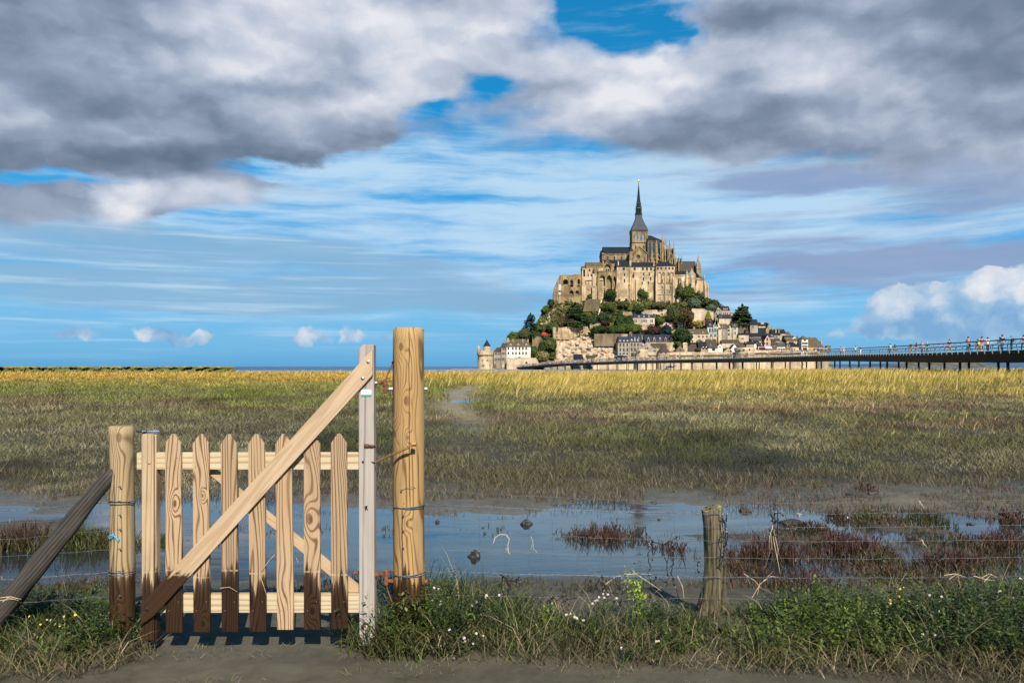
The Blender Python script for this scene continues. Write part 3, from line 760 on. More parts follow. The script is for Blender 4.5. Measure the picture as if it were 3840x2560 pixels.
brace = mb.build('brace', brace_mat('brace_pine', 3.7, WET), gate, bevel=.0025)
# short brace behind the pickets
ang_keep = ang_b; ang_b = math.atan2(gz(2212)-gz(1765), gx(1343)-gx(786))
mb = MB(); mb.prism([(gx(x), gz(y)) for x, y in [(745,1763),(790,1763),(1343,2210),(1343,2231),(1300,2231)]], GD+.0628, GD+.084)
mb.build('back_brace', brace_mat('back_brace_pine', 9.1, -1., .98), gate, bevel=.002)
ang_b = ang_keep
# bolts
def bolt(parent, x, y, D, r, mat, name='bolt'):
    b_ = MB(); c0 = Vector((gx(x, D), D, gz(y, D)))
    b_.tube([c0+Vector((0,.01,0)), c0+Vector((0,-.0015,0)), c0+Vector((0,-.004,0)), c0+Vector((0,-.006,0))], [r,r,r*.85,r*.3], 14)
    return b_.build(name, mat, parent, smooth=False)
bolt(gate, 1381, 1356, y0-.0005, .0105, M_STEEL); bolt(gate, 1360, 1418, y0-.0005, .0105, M_STEEL)
bolt(gate, 560, 1735, GD-.001, .0075, m_plain('brass_bolt', (.35,.26,.12), .5, .3, 30, .6)); bolt(gate, 550, 2282, y0-.0005, .011, M_BLACK)
bolt(gate, 1363, 2262, GD-.002, .009, m_plain('dull_bolt', (.17,.14,.1), .6, .3, 40, .4)); bolt(gate, 1361, 1731, GD-.002, .0065, M_BLACK)
# square hole chopped in the grey stile
hb = MB(); hb.prism([(gx(x), gz(y)) for x, y in [(1367,1898),(1379,1894),(1377,1903),(1380,1915),(1374,1908),(1370,1916),(1369,1906)]], GD-.0035, GD+.02); hb.build('mortise_hole', m_plain('dark_hole', (.025,.012,.008), 1., .2), gate)
# little white notice with a green foot
nt = MB(); nt.box(gx(1354), gx(1393), GD-.0045, GD-.0025, gz(1479), gz(1460), 0); nt.box(gx(1354), gx(1393), GD-.0045, GD-.0025, gz(1486), gz(1479.2), 1)
for k in range(3): nt.box(gx(1359), gx(1388-k*4), GD-.0049, GD-.0044, gz(1466.4+k*4), gz(1465.4+k*4), 2)
for ix in (1357,1390): nt.box(gx(ix-1), gx(ix+1), GD-.0052, GD-.0044, gz(1463.5), gz(1461.5), 3)
nt.build('notice', [m_plain('white_plastic', (.8,.82,.8), .4, .05), m_plain('green_plastic', (.02,.36,.22), .4, .1), m_plain('faint_print', (.55,.57,.56), .6, .1), M_BLACK], gate, bevel=0)
# rusty eye bolt on the grey stile
eb = MB(); c0 = Vector((gx(1380), GD-.002, gz(1668)))
eb.tube([c0+Vector((.0,.0,.0)), c0+Vector((0,-.016,0))], .008, 6); eb.tube([c0+Vector((0,-.012,0)), c0+Vector((.03,-.012,-.003)), c0+Vector((.036,.02,-.01))], .006, 8)
eb.lathe(c0+Vector((-.012,-.008,-.008)), [(.0075,0),(.0085,.007),(.0075,.015)], 6); eb.build('eye_bolt', M_RUST, gate)
# hinges: their irons turn with the gate
def hinge_top():
    h = MB(); D = GD+.03
    q = lambda x, y: Vector((gx(x), D, gz(y)))
    h.tube([q(1396,1436), q(1412,1436)], .0085, 6, 1); h.tube([q(1410,1437), q(1438,1437)], .0048, 10, 0)
    h.tube([q(1426,1432), q(1434,1432)], .011, 12, 0)
    h.tube([q(1441,1424), q(1441,1426), q(1441,1446), q(1442,1448), q(1442,1472), q(1442,1475)], [.0105,.0125,.0125,.0112,.0112,.009], 14, 0)
    h.tube([q(1444,1462), q(1458,1462)], [.012,.008], 10, 0); h.tube([q(1456,1460), q(1470,1460)], .0125, 6, 1)
    h.tube([q(1443,1424), q(1448,1410), q(1458,1388), q(1468,1366), q(1470,1356)], .0042, 8, 0); h.tube([q(1467,1360), q(1474,1355)], .0065, 8, 2)
    return h.build('hinge', [M_RUST, M_STEEL, M_BLACK], gate)
def hinge_low():
    h = MB(); D = GD+.035
    q = lambda x, y, d=0: Vector((gx(x), D+d, gz(y)))
    h.tube([q(1316,2161,.045), q(1330,2161,.045)], .0095, 10, 0); h.tube([q(1328,2161,.045), q(1346,2161,.045)], .0125, 8, 0)
    h.tube([q(1340,2161,.045), q(1404,2161,.02), q(1440,2160)], .0092, 10, 0); h.tube([q(1404,2161), q(1416,2161)], .0135, 8, 0)
    h.tube([q(1443,2141), q(1444,2143), q(1444,2198)], [.011,.0125,.0125], 14, 0); h.tube([q(1436,2146), q(1452,2146), q(1474,2144)], [.01,.0062,.0062], 10, 0)
    h.tube([q(1444,2183), q(1460,2183), q(1472,2184)], [.011,.0095,.013], 10, 0); h.tube([q(1445,2196), q(1452,2225), q(1466,2262)], .004, 8, 0)
    return h.build('hinge', [M_RUST], gate)
hinge_top(); hinge_low()
# closing spring between gate and post
spg = MB(); A = Vector((gx(1550,4.40), 4.385, gz(1668,4.40))); B = Vector((gx(1406), GD-.012, gz(1731)))
d = (B-A).normalized(); u_ = d.cross(Vector((0,1,0))).normalized(); v_ = d.cross(u_)
n = 30*10; L = (B-A).length; pts = []
for i in range(n+1):
    s = i/n; w = 2*math.pi*30*s; rr = .0068
    pts.append(A+d*L*(.1+.9*s)+(u_*math.cos(w)+v_*math.sin(w))*rr)
spg.tube(pts, .0021, 6); spg.tube([A+Vector((0,.03,0)), A, A+d*L*.11], .0042, 8)
spg.tube([A+Vector((-.008,.012,.004)), A+Vector((.016,.012,.004))], .012, 6); spg.tube([B, B+Vector((-.02,.01,.0))], .003, 6)
o = spg.build('door_spring', m_plain('rusty_spring_wire', (.26,.13,.04), .55, .5, 80, .5), origin=B); tag(o, 'rusty coil spring stretched between gate and tall post', 'spring')

def log_post(name, base, top, rb, rt, mat, D, seed, bevel=.012, n=28, rows=34, wob=.003):
    """a round post between two picture points, not quite straight or round"""
    b_ = MB(); vs_ = []
    for j in range(rows+1):
        s = j/rows; c0 = base.lerp(top, s); r0 = lerp(rb, rt, s)
        for k in range(n):
            w = 2*math.pi*k/n
            rr = r0+wob*(math.sin(3*w+seed+s*2)+.6*math.sin(5*w+seed*2+s*5))*.5+wob*.5*math.sin(s*9+seed)
            vs_.append((c0.x+rr*math.cos(w)+wob*.7*math.sin(s*5+seed), c0.y+rr*math.sin(w), c0.z))
    j = rows
    ring = [(v[0], v[1], v[2]+bevel*.9) for v in vs_[-n:]]
    cx_, cy_ = top.x, top.y
    ring = [(lerp(v[0], cx_, bevel/rt), lerp(v[1], cy_, bevel/rt), v[2]) for v in ring]
    vs_ += ring
    fs_ = [(i*n+k, i*n+(k+1) % n, (i+1)*n+(k+1) % n, (i+1)*n+k) for i in range(rows+1) for k in range(n)]
    fs_.append(tuple((rows+1)*n+k for k in range(n)))
    b_.add(vs_, fs_)
    return b_, mat
PD = 4.53
big_m = m_wood('golden_log', 21.7, (.46,.285,.11), (.32,.17,.06), (.125,.058,.02), wet=gz(2150,PD), freq=14, stretch=.15, knot=.5, wetcol=.1, fine=.3,
   knots=[(gx(1511,PD), gz(1301,PD), .013), (gx(1536,PD), gz(1635,PD), .008), (gx(1534,PD), gz(1951,PD), .009), (gx(1484,PD), gz(1622,PD), .012), (gx(1530,PD), gz(1500,PD), .012)],
   cracks=[(gx(1542,PD), gz(1900,PD), gz(1228,PD), .0035), (gx(1516,PD), gz(2240,PD), gz(1880,PD), .005)])
b_, mt = log_post('tall_gate_post', Vector((gx(1534,PD),PD,-.15)), Vector((gx(1532,PD),PD,gz(1236,PD))), .0905, .088, big_m, PD, 1.3)
big_post = empty('tall_gate_post', (gx(1533,PD), PD, 0)); tag(big_post, 'tall thick golden log post that the gate hangs from', 'gate post')
b_.build('log', mt, big_post, smooth=False)
for o in big_post.children: o.data.polygons.foreach_set('use_smooth', [len(p.vertices) == 4 for p in o.data.polygons])
bb = MB(); bb.tube([Vector((gx(1588,PD),PD,gz(1459,PD))), Vector((gx(1598,PD),PD,gz(1459,PD)))], .007, 8, 1); bb.tube([Vector((gx(1593,PD),PD,gz(1459,PD))), Vector((gx(1603,PD),PD,gz(1459,PD)))], .0125, 6, 0); bb.build('bolt_end', [M_STEEL, M_BLACK], big_post)
bb = MB(); bb.tube([Vector((gx(1588,PD),PD,gz(2180,PD))), Vector((gx(1605,PD),PD,gz(2180,PD)))], .013, 6, 0); bb.build('bolt_end', [M_RUST], big_post)
sm_m = m_wood('short_log', 33.1, (.44,.32,.17), (.32,.205,.095), (.15,.085,.037), wet=gz(2150,PD), freq=13, stretch=.15, knot=.5, wetcol=.14, fine=.35,
   knots=[(gx(466,PD), gz(1636,PD), .016), (gx(462,PD), gz(2267,PD), .01)], cracks=[(gx(448,PD), gz(2300,PD), gz(1750,PD), .004)])
b_, mt = log_post('short_gate_post', Vector((gx(464,PD),PD,-.15)), Vector((gx(453,PD),PD,gz(1600,PD))), .0665, .0655, sm_m, PD, 4.1, bevel=.006)
sp_o = empty('short_gate_post', (gx(462,PD), PD, 0)); tag(sp_o, 'short round log post at the latch end of the gate', 'gate post')
o = b_.build('log', mt, sp_o); o.data.polygons.foreach_set('use_smooth', [len(p.vertices) == 4 for p in o.data.polygons])
tw = MB(); c0 = Vector((gx(448,PD), PD-.071, gz(1996,PD)))
tw.tube([c0+Vector(q) for q in ((0,0,0),(-.014,-.004,.002),(-.028,.0,-.008),(-.022,.003,-.018),(-.006,-.002,-.012),(.003,-.004,.002),(.002,-.003,.014),(-.006,.002,.012),(0,-.002,0))], .0032, 6)
tw.tube([c0, c0+Vector((.016,-.002,-.014)), c0+Vector((.034,0,-.026))], .0034, 6); tw.tube([c0, c0+Vector((.012,.0,-.017)), c0+Vector((.031,-.002,-.033))], .003, 6)
tw = tw.build('blue_twine', m_plain('blue_twine', (.06,.36,.62), .6, .2, 80), origin=c0); tag(tw, 'blue twine knotted round the short gate post', 'twine')
# slide latch
lt = MB(); z0 = gz(1620)
lt.tube([Vector((gx(494),GD+.05,z0)), Vector((gx(525),GD+.05,z0))], .005, 10, 1); lt.tube([Vector((gx(518),GD+.05,z0)), Vector((gx(584),GD+.05,z0+.002))], .0068, 10, 0)
lt.tube([Vector((gx(534),GD+.05,z0)), Vector((gx(537),GD+.05,z0))], .0098, 10, 1); lt.tube([Vector((gx(560),GD+.05,z0+.001)), Vector((gx(572),GD+.05,z0+.001))], .0095, 10, 0)
lt.box(gx(522), gx(580), GD+.035, GD+.065, z0-.0105, z0-.0075, 0); lt.tube([Vector((gx(528),GD+.045,z0-.004)), Vector((gx(530),GD+.02,z0-.012))], .007, 8, 1); lt.build('slide_latch', [M_STEEL, M_BLACK], gate)
# weathered strut propping the short post
strut_m = m_wood('grey_driftwood', 40.2, (.075,.062,.05), (.04,.032,.026), (.012,.010,.008), freq=8, stretch=.06, knot=.3, grey=.0, fine=.8, lines=70, rot=R(-39))
st = MB(); p0, p1 = Vector((gx(436,4.5),4.48,gz(1757,4.5))), Vector((gx(-30,4.42),4.43,gz(2330,4.42)))
dirv = (p1-p0).normalized(); sd = dirv.cross(Vector((0,1,0))).normalized()
vs_ = []; nr = 22; ns = 12
for j in range(nr+1):
    s = j/nr; c0 = p0.lerp(p1, s); r0 = lerp(.033, .052, min(1, s*1.6))
    if s == 0: r0 = .012
    if j == 1: r0 = .032
    for k in range(ns):
        w = 2*math.pi*k/ns; rr = r0*(1+.12*math.sin(2*w+1.)+.09*math.sin(4*w+s*6)+.07*math.sin(s*23+k)+.12*float(vnoise(np.array(k*.8), np.array(j*.6)))-.06)
        vs_.append(tuple(c0+sd*rr*math.cos(w)+Vector((0,1,0))*rr*.75*math.sin(w)))
st.add(vs_, [(i*ns+k, i*ns+(k+1) % ns, (i+1)*ns+(k+1) % ns, (i+1)*ns+k) for i in range(nr) for k in range(ns)]+[tuple(range(ns))])
o = st.build('strut', strut_m, origin=p1, smooth=True); tag(o, 'dark grey weathered strut leaning against the short gate post', 'strut')
# old split fence post
old_m, t, b = new_mat('old_split_post'); p = position(t)
n1 = t.noise(t.scale(p, (40,40,2.2)), 1., 5, .7); n2 = t.noise(t.scale(p, (9,9,2)), 1., 4, .6)
c = t.mixc(t.map(n1, .38, .62), (.165,.13,.08), (.022,.017,.011)); c = t.mixc(t.math('MULTIPLY', t.map(n2, .45, .7), .6), c, (.085,.075,.03))
zz = t.new('ShaderNodeSeparateXYZ'); t.l.new(p, zz.inputs[0])
lc = t.noise(p, 45, 4, .6)
topm = t.math('MULTIPLY', t.map(lc, .54, .62), t.map(zz.outputs['Z'], .70, .722)); spl = t.math('MULTIPLY', t.map(t.noise(p, 22, 4, .6), .63, .69), t.map(zz.outputs['Z'], .2, .5))
c = t.mixc(t.math('MAXIMUM', topm, t.math('MULTIPLY', spl, .8)), c, (.36,.29,.035))
t.l.new(c, b.inputs['Base Color']); b.inputs['Roughness'].default_value = .9; t.l.new(t.bump(n1, 1., .012), b.inputs['Normal'])
OD = 4.92
old = empty('old_fence_post', (gx(2665,OD), OD, 0)); tag(old, 'old split wooden fence post with yellow lichen on its slanting top', 'fence post')
def rough_log(path, radii, seed, n=18, topslant=.012):
    b_ = MB(); vs_ = []; rows = 40; L_ = len(path)-1
    for j in range(rows+1):
        s = j/rows*L_; i = min(int(s), L_-1); f_ = s-i
        c0 = path[i].lerp(path[i+1], f_); r0 = lerp(radii[i], radii[i+1], f_)
        for k in range(n):
            w = 2*math.pi*k/n
            rr = r0*(1+.13*math.sin(2*w+seed)+.08*math.sin(5*w+seed*3+j*.02)+.16*float(vnoise(np.array(k*.9+seed), np.array(j*.22)))-.16*(math.sin(4*w+j*.05+seed) > .86)-.05)
            z = c0.z+(topslant*math.cos(w-.6) if j == rows else 0)
            vs_.append((c0.x+rr*math.cos(w), c0.y+rr*math.sin(w), z))
    b_.add(vs_, [(i*n+k, i*n+(k+1) % n, (i+1)*n+(k+1) % n, (i+1)*n+k) for i in range(rows) for k in range(n)]+[tuple(rows*n+k for k in range(n))])
    return b_
q = lambda x, y, d=0: Vector((gx(x,OD), OD+d, gz(y,OD)))
rough_log([q(2640,2420), q(2652,2320), q(2668,2220), q(2676,2150), q(2676,2040), q(2668,1905)], [.078,.068,.056,.05,.049,.05], 2.2, 26, .02).build('log', old_m, old)
rough_log([q(2712,2340,.01), q(2714,2200,.0), q(2718,2115,.0)], [.022,.019,.012], 5.2, 10).build('split_slab', old_m, old)
# ---------- wire netting
WR = [(1838,1885,1873,1875,1.15),(1890,1924,1915,1914,2),(1935,1975,1968,1963,1.),(1988,2026,2022,2020,1.),(2057,2090,2088,2084,1.),(2140,2162,2160,2172,2),(2226,2243,2240,2258,1.)]
def wire_pts(xs_, ys_, Ds_, seed, sag=.006, step=.06):
    pts = []
    for i in range(len(xs_)-1):
        a_, b2 = P(xs_[i], ys_[i], Ds_[i]), P(xs_[i+1], ys_[i+1], Ds_[i+1])
        m_ = max(2, int((b2-a_).length/step))
        for k in range(m_+(i == len(xs_)-2)):
            s = k/m_; v = a_.lerp(b2, s); v.z -= sag*4*s*(1-s)*(1 if (b2-a_).length > .5 else 0)
            v.z += .0022*math.sin(k*1.9+seed)+.0015*math.sin(k*.7+seed*2); v.y += .003*math.sin(k*1.1+seed)
            pts.append(v)
    return pts
def twist(mb, pts, r=.0012, R_=.0017):
    for ph in (0, math.pi):
        q2 = []
        fine = []
        for i in range(len(pts)-1):
            for k in range(5): fine.append(pts[i].lerp(pts[i+1], k/5))
        for i, v in enumerate(fine): q2.append(v+Vector((0, math.cos(i*.9+ph)*R_, math.sin(i*.9+ph)*R_)))
        mb.tube(q2, r, 4, caps=False)
def ring_round(x, y, D, r, tilt=.0):
    c0 = P(x, y, D); return [c0+Vector((r*math.cos(w), r*math.sin(w), tilt*math.cos(w))) for w in np.linspace(0, 2*math.pi, 30)]
fence_r = empty('wire_fence', P(2600, 2330, 4.9)); tag(fence_r, 'sagging galvanised stock netting between the tall gate post and the old split post', 'fence')
fence_l = empty('wire_fence', P(200, 2330, 4.5)); tag(fence_l, 'rusty stock netting running past the weathered strut to the short gate post', 'fence')
DR = [4.47,4.52,4.86,4.74,4.58]
rows_r, rows_l = [], []
for i, (ya, yb, yc, yl, tk) in enumerate(WR):
    xs_ = [1512,1592,2672,3840,5400]; ys_ = [ya-6+(4 if i else 6), ya, yb, yc, yc-14]
    if i == 0: xs_ = [1505,1545]+xs_[1:]; ys_ = [1836,1826]+ys_[1:]; D_ = [4.435,4.43]+DR[1:]
    else: D_ = DR[:]; D_[0] = 4.437
    pts = wire_pts(xs_, ys_, D_, i*1.7, .008)
    rows_r.append((xs_, ys_, D_))
    mb = MB()
    if tk == 2:
        twist(mb, pts); mb.tube(ring_round(1533, ya+2, PD, .0935, .004), .0026, 5); mb.tube(ring_round(1533, ya+6, PD, .0935, -.003), .0022, 5)
        mb.build('barbed_strand', M_WIRE, fence_r, recalc=False)
    else:
        mb.tube(pts, .001*tk, 5); c0 = pts[0]
        mb.tube([c0+Vector((-.004,-.002,.003)), c0+Vector((.003,-.006,0)), c0+Vector((-.002,-.002,-.005)), c0+Vector((.005,-.003,-.004))], .003, 6)
        mb.build('line_wire', M_WIRE, fence_r, recalc=False)
    ys2 = [ya-4+(i == 0)*-2, yl if i else 1878, yl+16]
    yy = [(1828,1880),(1880,1914),(1933,1963),(1985,2021),(2058,2085),(2142,2172),(2232,2262)][i]
    xs2 = [452,405,0,-1100]; ysl = [yy[0]-2, yy[0]+2, yy[1], yy[1]+40]; D2 = [4.455,4.49,4.42,4.4]
    pts = wire_pts(xs2, ysl, D2, i*2.9+.7, .004); rows_l.append((xs2, ysl, D2))
    mb = MB()
    if tk == 2:
        twist(mb, pts); mb.tube(ring_round(457, yy[0]-8, PD, .0715, -.006), .0026, 5); mb.tube(ring_round(457, yy[0]+2, PD, .0715, -.002), .0024, 5)
        mb.build('barbed_strand', M_WIRE, fence_l, recalc=False)
    else:
        mb.tube(pts, .001, 5); c0 = pts[0]
        mb.tube([c0+Vector((-.004,-.002,.003)), c0+Vector((.004,-.006,0)), c0+Vector((-.002,-.002,-.005))], .003, 6)
        mb.build('line_wire', M_WIRE, fence_l, recalc=False)
def on_wire(row, x):
    xs_, ys_, D_ = row
    o_ = np.argsort(xs_); X_ = np.array(xs_)[o_]; return P(x, float(np.interp(x, X_, np.array(ys_)[o_])), float(np.interp(x, X_, np.array(D_)[o_])))+Vector((0,.001,-.004))
def stays(rows_, x0, x1, step, parent, seed, lean=0):
    mb = MB(); r_ = random.Random(seed); x = x0
    while x < x1:
        pts = []
        for i, row in enumerate(rows_):
            pts.append(on_wire(row, x+lean*i+r_.uniform(-3, 3)))
            if i < len(rows_)-1: pts.append((on_wire(row, x+lean*i+r_.uniform(-7, 7))+on_wire(rows_[i+1], x+lean*(i+1)))/2)
        mb.tube(pts, .0007, 4); 
        for p_ in pts[::2]: mb.tube([p_+Vector((-.003,0,0)), p_+Vector((.003,0,0))], .0018, 5)
        x += step
    mb.build('stay_wires', M_WIRE, parent, recalc=False)
stays(rows_r, 1605, 5200, 92, fence_r, 3, 2.5); stays(rows_l, -1000, 385, 102, fence_l, 4, 2.)
# ------------------------------------------------------------------ the island: rock, abbey, village, trees
def Dh(x, y): return 592+(1383-y)/263.*72
SIL = [(1842,1383),(1872,1366),(1890,1318),(1912,1280),(1945,1258),(1985,1238),(2014,1206),(2038,1160),(2052,1140),(2080,1118),(2200,1112),(2480,1108),(2640,1116),(2690,1140),(2720,1168),(2790,1180),(2850,1210),(2905,1245),(2960,1272),(3020,1296),(3075,1318),(3112,1345),(3122,1383)]
xs = np.linspace(1842, 3122, 420); nt_ = 150
ytop = np.interp(xs, [q[0] for q in SIL], [q[1] for q in SIL])
ts = np.linspace(0, 1, nt_)
YY = 1384-(1384-ytop)[None, :]*ts[:, None]; XX = np.repeat(xs[None, :], nt_, 0)
DD = Dh(XX, YY)
def box_m(x0, x1, y0, y1, s=12.): return sstep(x0-s, x0+s, XX)*(1-sstep(x1-s, x1+s, XX))*sstep(y0-s, y0+s, YY)*(1-sstep(y1-s, y1+s, YY))
w1, w2 = worley(XX/13., YY/9.); v1, v2 = worley(XX/5.5+3, YY/4.5, 3)
nn = fbm(XX/40., YY/40., 4)
pale = np.clip(box_m(2085,2345,1255,1372,14)+box_m(2160,2260,1200,1270,10)+.6*box_m(2000,2075,1180,1262,10)+.7*box_m(2130,2345,1225,1300), 0, 1)
cliff = np.clip(box_m(2040,2200,1118,1230,8), 0, 1)
wood = box_m(1880,2085,1225,1345,16)*(1-pale)
rough = .25+1.0*pale+.8*cliff
disp = rough*(-(1-w1)*2.6-(1-v1)*1.0+2.2)+(nn-.5)*5
strips = np.abs(np.sin(XX/9.+nn*4))*cliff*2.5
DD = DD+disp+strips
taper = np.minimum(1, np.minimum(ts[:, None]*8, (1-ts[:, None])*8))
DD = Dh(XX, YY)+(DD-Dh(XX, YY))*taper
V = np.stack([(XX-CX)/F*DD, DD, EYE-(YY-HY)/F*DD], 2)
green = sstep(.40, .56, fbm(XX/26.+4, YY/15.+9, 4)); ins = fbm(XX/8., YY/6., 3)
cr = np.ones(XX.shape+(3,))*np.array([.30,.235,.15])
def paint(mask, colr):
    global cr
    cr = cr*(1-mask[..., None])+mask[..., None]*np.array(colr)
paint(green*.95, (.055,.062,.014)); paint(sstep(.55,.7,fbm(XX/18.+40, YY/12., 4))*.8, (.085,.075,.02))
paint(wood, (.04,.05,.014)); paint(cliff*.95, (.20,.14,.075)); paint(cliff*sstep(.5,.6,fbm(XX/7.+9, YY/30., 4)), (.27,.16,.04)); paint(cliff*sstep(.6,.68,fbm(XX/6.+29, YY/22.+3, 4))*.9, (.60,.52,.42))
paint(pale, (.66,.50,.35)); paint(pale*sstep(.5,.62,fbm(XX/9.+2, YY/9.+5, 4))*.9, (.50,.34,.23)); paint(pale*sstep(.55,.66,fbm(XX/12.+32, YY/8.+5, 4))*.8, (.13,.12,.04)); paint(pale*(1-sstep(.03,.12,w2-w1))*.55, (.2,.14,.085)); paint(pale*(1-sstep(.03,.10,v2-v1))*.3, (.26,.19,.12))
paint(box_m(2230,2500,1165,1178,4)*.7, (.38,.30,.21)); paint(sstep(1372,1382,YY)*.9, (.30,.27,.22))
back = np.array([[(x-CX)/F*720, 745+0*x, -1.] for x in xs])[None]
crest = V[-1:]+np.array([0,14,0]); V = np.concatenate([V, crest, back]); cr = np.concatenate([cr, cr[-1:], cr[-1:]])
m_rock = m_leaf('rock_and_turf', 0, .95, .15)
t = NT(m_rock.node_tree); p = position(t); n = t.noise(p, .45, 6, .7); b = t.n['Principled BSDF']
t.l.new(t.bump(n, 1., 2.), b.inputs['Normal'])
at = [q for q in t.n if q.bl_idname == 'ShaderNodeAttribute'][0]
t.l.new(t.mixc(t.map(n, .4, .7), at.outputs['Color'], t.mixc(1, at.outputs['Color'], (.55,.55,.5), 'MULTIPLY')), b.inputs['Base Color'])
o = mesh_np('rocky_hill', V.reshape(-1, 3), grid_quads(V.shape[0], V.shape[1]), m_rock, cr.reshape(-1, 3)); tag(o, 'steep granite island rising from the bay, rock and green scrub', 'hill', kind='structure')

# ---- masonry
S_WARM = m_stone('warm_granite', (.62,.455,.265), (.17,.115,.06), och=.35)
S_GOLD = m_stone('golden_granite', (.37,.26,.13), (.09,.06,.028), ochre=(.36,.2,.035), och=.6)
S_DARK = m_stone('dark_granite', (.24,.175,.105), (.08,.055,.032), och=.4)
S_PALE = m_stone('pale_rampart', (.64,.49,.31), (.30,.21,.125), och=.15)
S_WHITE = m_stone('lime_render', (.84,.77,.65), (.54,.45,.34), och=.1, bump=.2)
S_CREAM = m_stone('cream_render', (.61,.48,.32), (.33,.24,.15), och=.15, bump=.2)
S_GREYH = m_stone('grey_house_stone', (.38,.32,.24), (.19,.155,.115), och=.15)
S_PINK = m_stone('pink_brick', (.60,.40,.29), (.40,.24,.17), och=.1)
S_BRICK = m_stone('red_brick', (.34,.12,.06), (.2,.07,.04), och=.1)
R_SLATE = m_roof('slate_roof', (.014,.016,.021), (.024,.025,.029), .7, .4)
R_BLUE = m_roof('blue_slate', (.020,.027,.042), (.034,.043,.06), .7, .4)
R_MOSS = m_roof('mossy_roof', (.075,.06,.038), (.15,.095,.03), .8, .7)
R_BROWN = m_roof('brown_roof', (.052,.042,.033), (.08,.062,.042), .8, .5)
R_LEAD = m_roof('lead_roof', (.05,.058,.07), (.022,.026,.03), .7, .7)
R_COPPER = m_roof('copper_roof', (.20,.23,.17), (.12,.14,.1), .6, .5)
R_VERD = m_roof('dark_copper', (.012,.024,.022), (.008,.012,.012), .7, .5)
M_VOID = m_plain('window_dark', (.022,.02,.02), .25, .3, 1., 0, .5)
M_GLASSB = m_plain('blueish_glass', (.05,.06,.07), .15, .3, 1., 0, .5)
M_TRIM = m_plain('dressed_stone', (.60,.50,.37), .85, .2, 1.)
M_WHITE = m_plain('white_paint', (.80,.80,.78), .5, .08, 1.)
M_BLUESH = m_plain('blue_shutter', (.40,.62,.66), .6, .15, 1.)
M_GOLD = m_plain('gilded_copper', (1.,.72,.22), .22, .1, 1., 1.)
M_GREEN_P = m_plain('green_paint', (.05,.28,.16), .5, .15, 1.)
M_REDP = m_plain('red_paint', (.55,.02,.02), .45, .15, 1.)
M_AWN = m_plain('crimson_cloth', (.30,.02,.05), .8, .2, 1.)

def gable_x(mb, x0, x1, y0, y1, ze, zr, over=.3, mi=0, hip=0., hip_l=None):
    """roof with its ridge along X; hip pulls the ridge ends in"""
    ym = (y0+y1)/2; hl = hip if hip_l is None else hip_l
    a = [(x0-over,y0-over,ze),(x1+over,y0-over,ze),(x1+over,y1+over,ze),(x0-over,y1+over,ze),(x0-over*(hl == 0)+hl,ym,zr),(x1+over*(hip == 0)-hip,ym,zr)]
    mb.add(a, [(0,1,5,4),(2,3,4,5),(1,2,5),(3,0,4),(3,2,1,0)], mi)
def gable_y(mb, x0, x1, y0, y1, ze, zr, over=.3, mi=0):
    xm = (x0+x1)/2
    a = [(x0-over,y0-over,ze),(x1+over,y0-over,ze),(x1+over,y1+over,ze),(x0-over,y1+over,ze),(xm,y0-over,zr),(xm,y1+over,zr)]
    mb.add(a, [(0,1,4),(1,2,5,4),(2,3,5),(3,0,4,5),(3,2,1,0)], mi)
def win_mb(mb, x, z, w, h, y, arch=False, trim=.22, mi_t=0, mi_p=1, shut=False, bars=False):
    w *= 1.3; z -= h*.08; h *= 1.18; trim *= .4
    """surround proud of the wall and a darker pane set on it"""
    mb.box(x-w/2-trim, x+w/2+trim, y-.06, y+.3, z-trim, z+h+trim, mi_t)
    if arch:
        pts = [(x-w/2,z),(x+w/2,z),(x+w/2,z+h-w/2)]+[(x+w/2*math.cos(a), z+h-w/2+w/2*math.sin(a)) for a in (.5,1.05,1.57,2.1,2.65)]+[(x-w/2,z+h-w/2)]
        mb.prism(pts, y-.1, y+.2, mi_p)
    else: mb.box(x-w/2, x+w/2, y-.1, y+.2, z, z+h, mi_p)
    if bars:
        mb.box(x-.06, x+.06, y-.14, y-.101, z, z+h, mi_t); mb.box(x-w/2, x+w/2, y-.135, y-.102, z+h*.55, z+h*.55+.1, mi_t)
    if shut:
        for s in (-1, 1): mb.box(x+s*(w/2+w*.3)-w*.26, x+s*(w/2+w*.3)+w*.26, y-.16, y-.062, z, z+h, 2)

